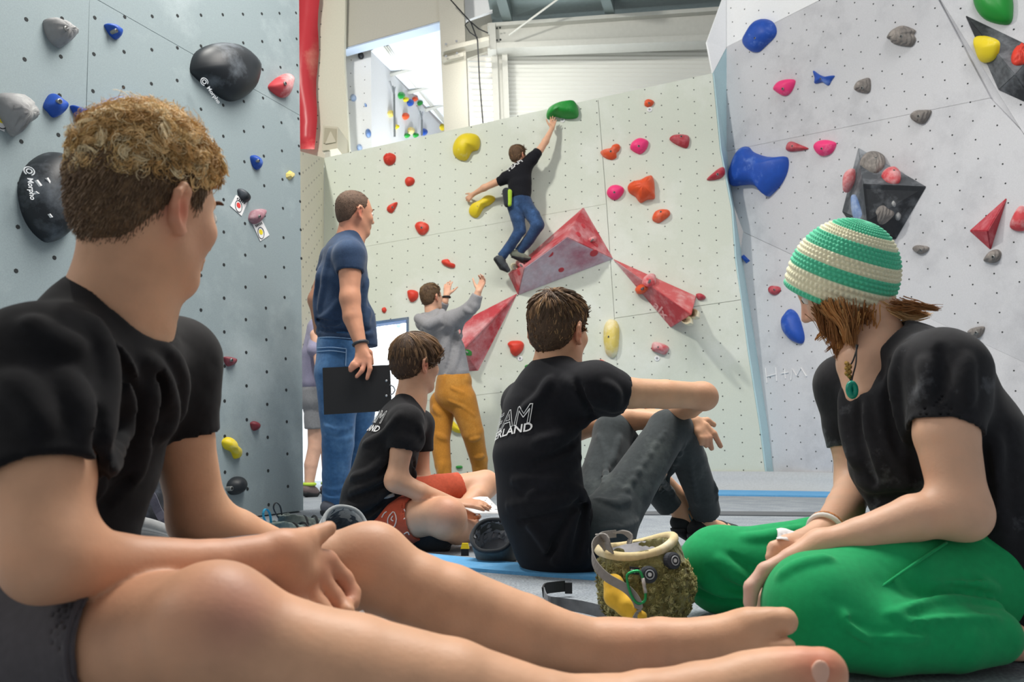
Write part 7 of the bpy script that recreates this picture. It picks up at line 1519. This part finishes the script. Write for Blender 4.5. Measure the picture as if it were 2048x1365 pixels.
# pair of climbing shoes
def loose_shoe(label, heel, toe, col, loops):
    heel = floor_pt(*heel, .035); toe = floor_pt(*toe, .03); R = empty('climbing_shoe', V(heel[0], heel[1], 0), label=label, cat='shoe'); d = nrm(toe - heel); s = np.cross(d, (0, 0, 1))
    S = SDF(); S.chain([(heel, .030), (heel * .6 + toe * .4 + V(0, 0, .004), .036), (toe, .024)], .02, s, 1.1); S.cap(heel + V(0, 0, .01), heel + V(0, 0, .055) - d * .004, .032, .034, .02, fb=True); S.cap(heel + d * .035 + V(0, 0, .02), heel + d * .04 + V(0, 0, .05), .03, .03, .03, fb=True)
    S.cap(heel + d * .018 + V(0, 0, .02), heel + d * .02 + V(0, 0, .12), .027, .030, .006, m='s'); S.half(V(0, 0, .002), (0, 0, -1)); S.build('upper', .004, cloth('shoe_' + col.strip('#'), col, second='#7d8a86', s_scale=20), R)
    S = SDF(); S.chain([(heel - V(0, 0, .015) - d * .008, .031), (toe - V(0, 0, .004), .030)], .02, s, 1.12); S.half(V(0, 0, .016), (0, 0, 1)); S.half(V(0, 0, .001), (0, 0, -1)); S.build('sole', .004, mat('shoe_rubber', '#222427', .6), R)
    for k, (cl, dx) in enumerate(loops): b = heel - d * .028 + V(0, 0, .03) + s * dx; MB().ribbon(smooth_line([b, b - d * .03 + V(0, 0, .05), b - d * .022 + V(0, 0, .075), b - d * .002 + V(0, 0, .06), b + d * .008 + V(0, 0, .02)], 16), s, .012, .0025).build('pull_loop', mat('loop_' + cl.strip('#'), cl, .8), R)
    for t in (.35, .55): p0 = heel * (1 - t) + toe * t; MB().tube([p0 + s * .038 * math.cos(w) + V(0, 0, .006 + .040 * math.sin(w)) for w in np.linspace(0, math.pi, 10)], .005, 5).build('strap', m_black, R)
loose_shoe('grey climbing shoe with blue pull loop on the carpet', (550, 1074), (648, 1066), '#4a5856', (('#2a86a8', 0),))
loose_shoe('grey climbing shoe with black pull loop behind its twin', (572, 1056), (672, 1052), '#3f4846', (('#1c1d20', 0),))
# dark backpack behind the blond boy
bp = empty('backpack', floor_pt(300, 1062), label='dark rumpled backpack behind the front left sitters arm', cat='backpack')
S = SDF(); S.chain([(J(235, 1035, 3.1), .16), (J(280, 1015, 3.12), .12), (J(300, 1040, 3.12), .12), (J(318, 1062, 3.1), .06)], .05); S.cap(J(275, 982, 3.1), J(308, 984, 3.12), .045, .04, .04); S.wrinkle(.016, 7, (.4, .2, .8)); S.wrinkle(.010, 13, (.7, .2, -.4), ph=1); S.half(V(0, 0, .004), (0, 0, -1))
S.build('pack', .009, cloth('dark_nylon', '#22252b', second='#454a55', s_scale=14), bp)
MB().ribbon(smooth_line([J(286, 975, 3.0), J(303, 992, 2.97), J(316, 1022, 2.97), J(335, 1055, 2.97), floor_pt(352, 1088, .006)], 20), V(1, 0, .5), .03, .004).build('strap', cloth('grey_violet_webbing', '#5b5a68'), bp)
sl = empty('sling_bundle', floor_pt(265, 1098), label='grey and blue slings heaped on the mat behind the front left sitter', cat='sling')
for k, (cl, y0, r) in enumerate((('#8d8f90', 1052, .022), ('#a3a5a6', 1060, .020), ('#777a7c', 1068, .022), ('#2f8fc4', 1078, .016), ('#26282c', 1084, .018), ('#2b6f9c', 1088, .014), ('#5f6265', 1086, .022))):
    MB().tube(smooth_line([J(170, y0 + 6, 2.80), J(215, y0 + 3 * math.sin(k), 2.78), J(262, y0 - 6 + 2 * k, 2.78), J(300, y0 - 1, 2.80), J(345 + 8 * k, min(y0 + 16, 1096), 2.82)], 24), r, 8).build('sling', cloth('sling_' + cl.strip('#'), cl), sl, smooth=True)
# small white papers
MB().prism([floor_pt(1395, 1238, .003), floor_pt(1440, 1234, .003), floor_pt(1470, 1241, .003), floor_pt(1400, 1247, .003)], V(0, 0, -.002)).build('paper_slip', paper, label='white paper slip lying behind the bare foot', cat='paper')
MB().prism([J(712, 1226, 1.12), J(722, 1222, 1.13), J(732, 1236, 1.13), J(716, 1238, 1.12)], V(.002, .004, 0)).build('paper_slip', paper, label='tiny white paper corner between the bare legs', cat='paper')
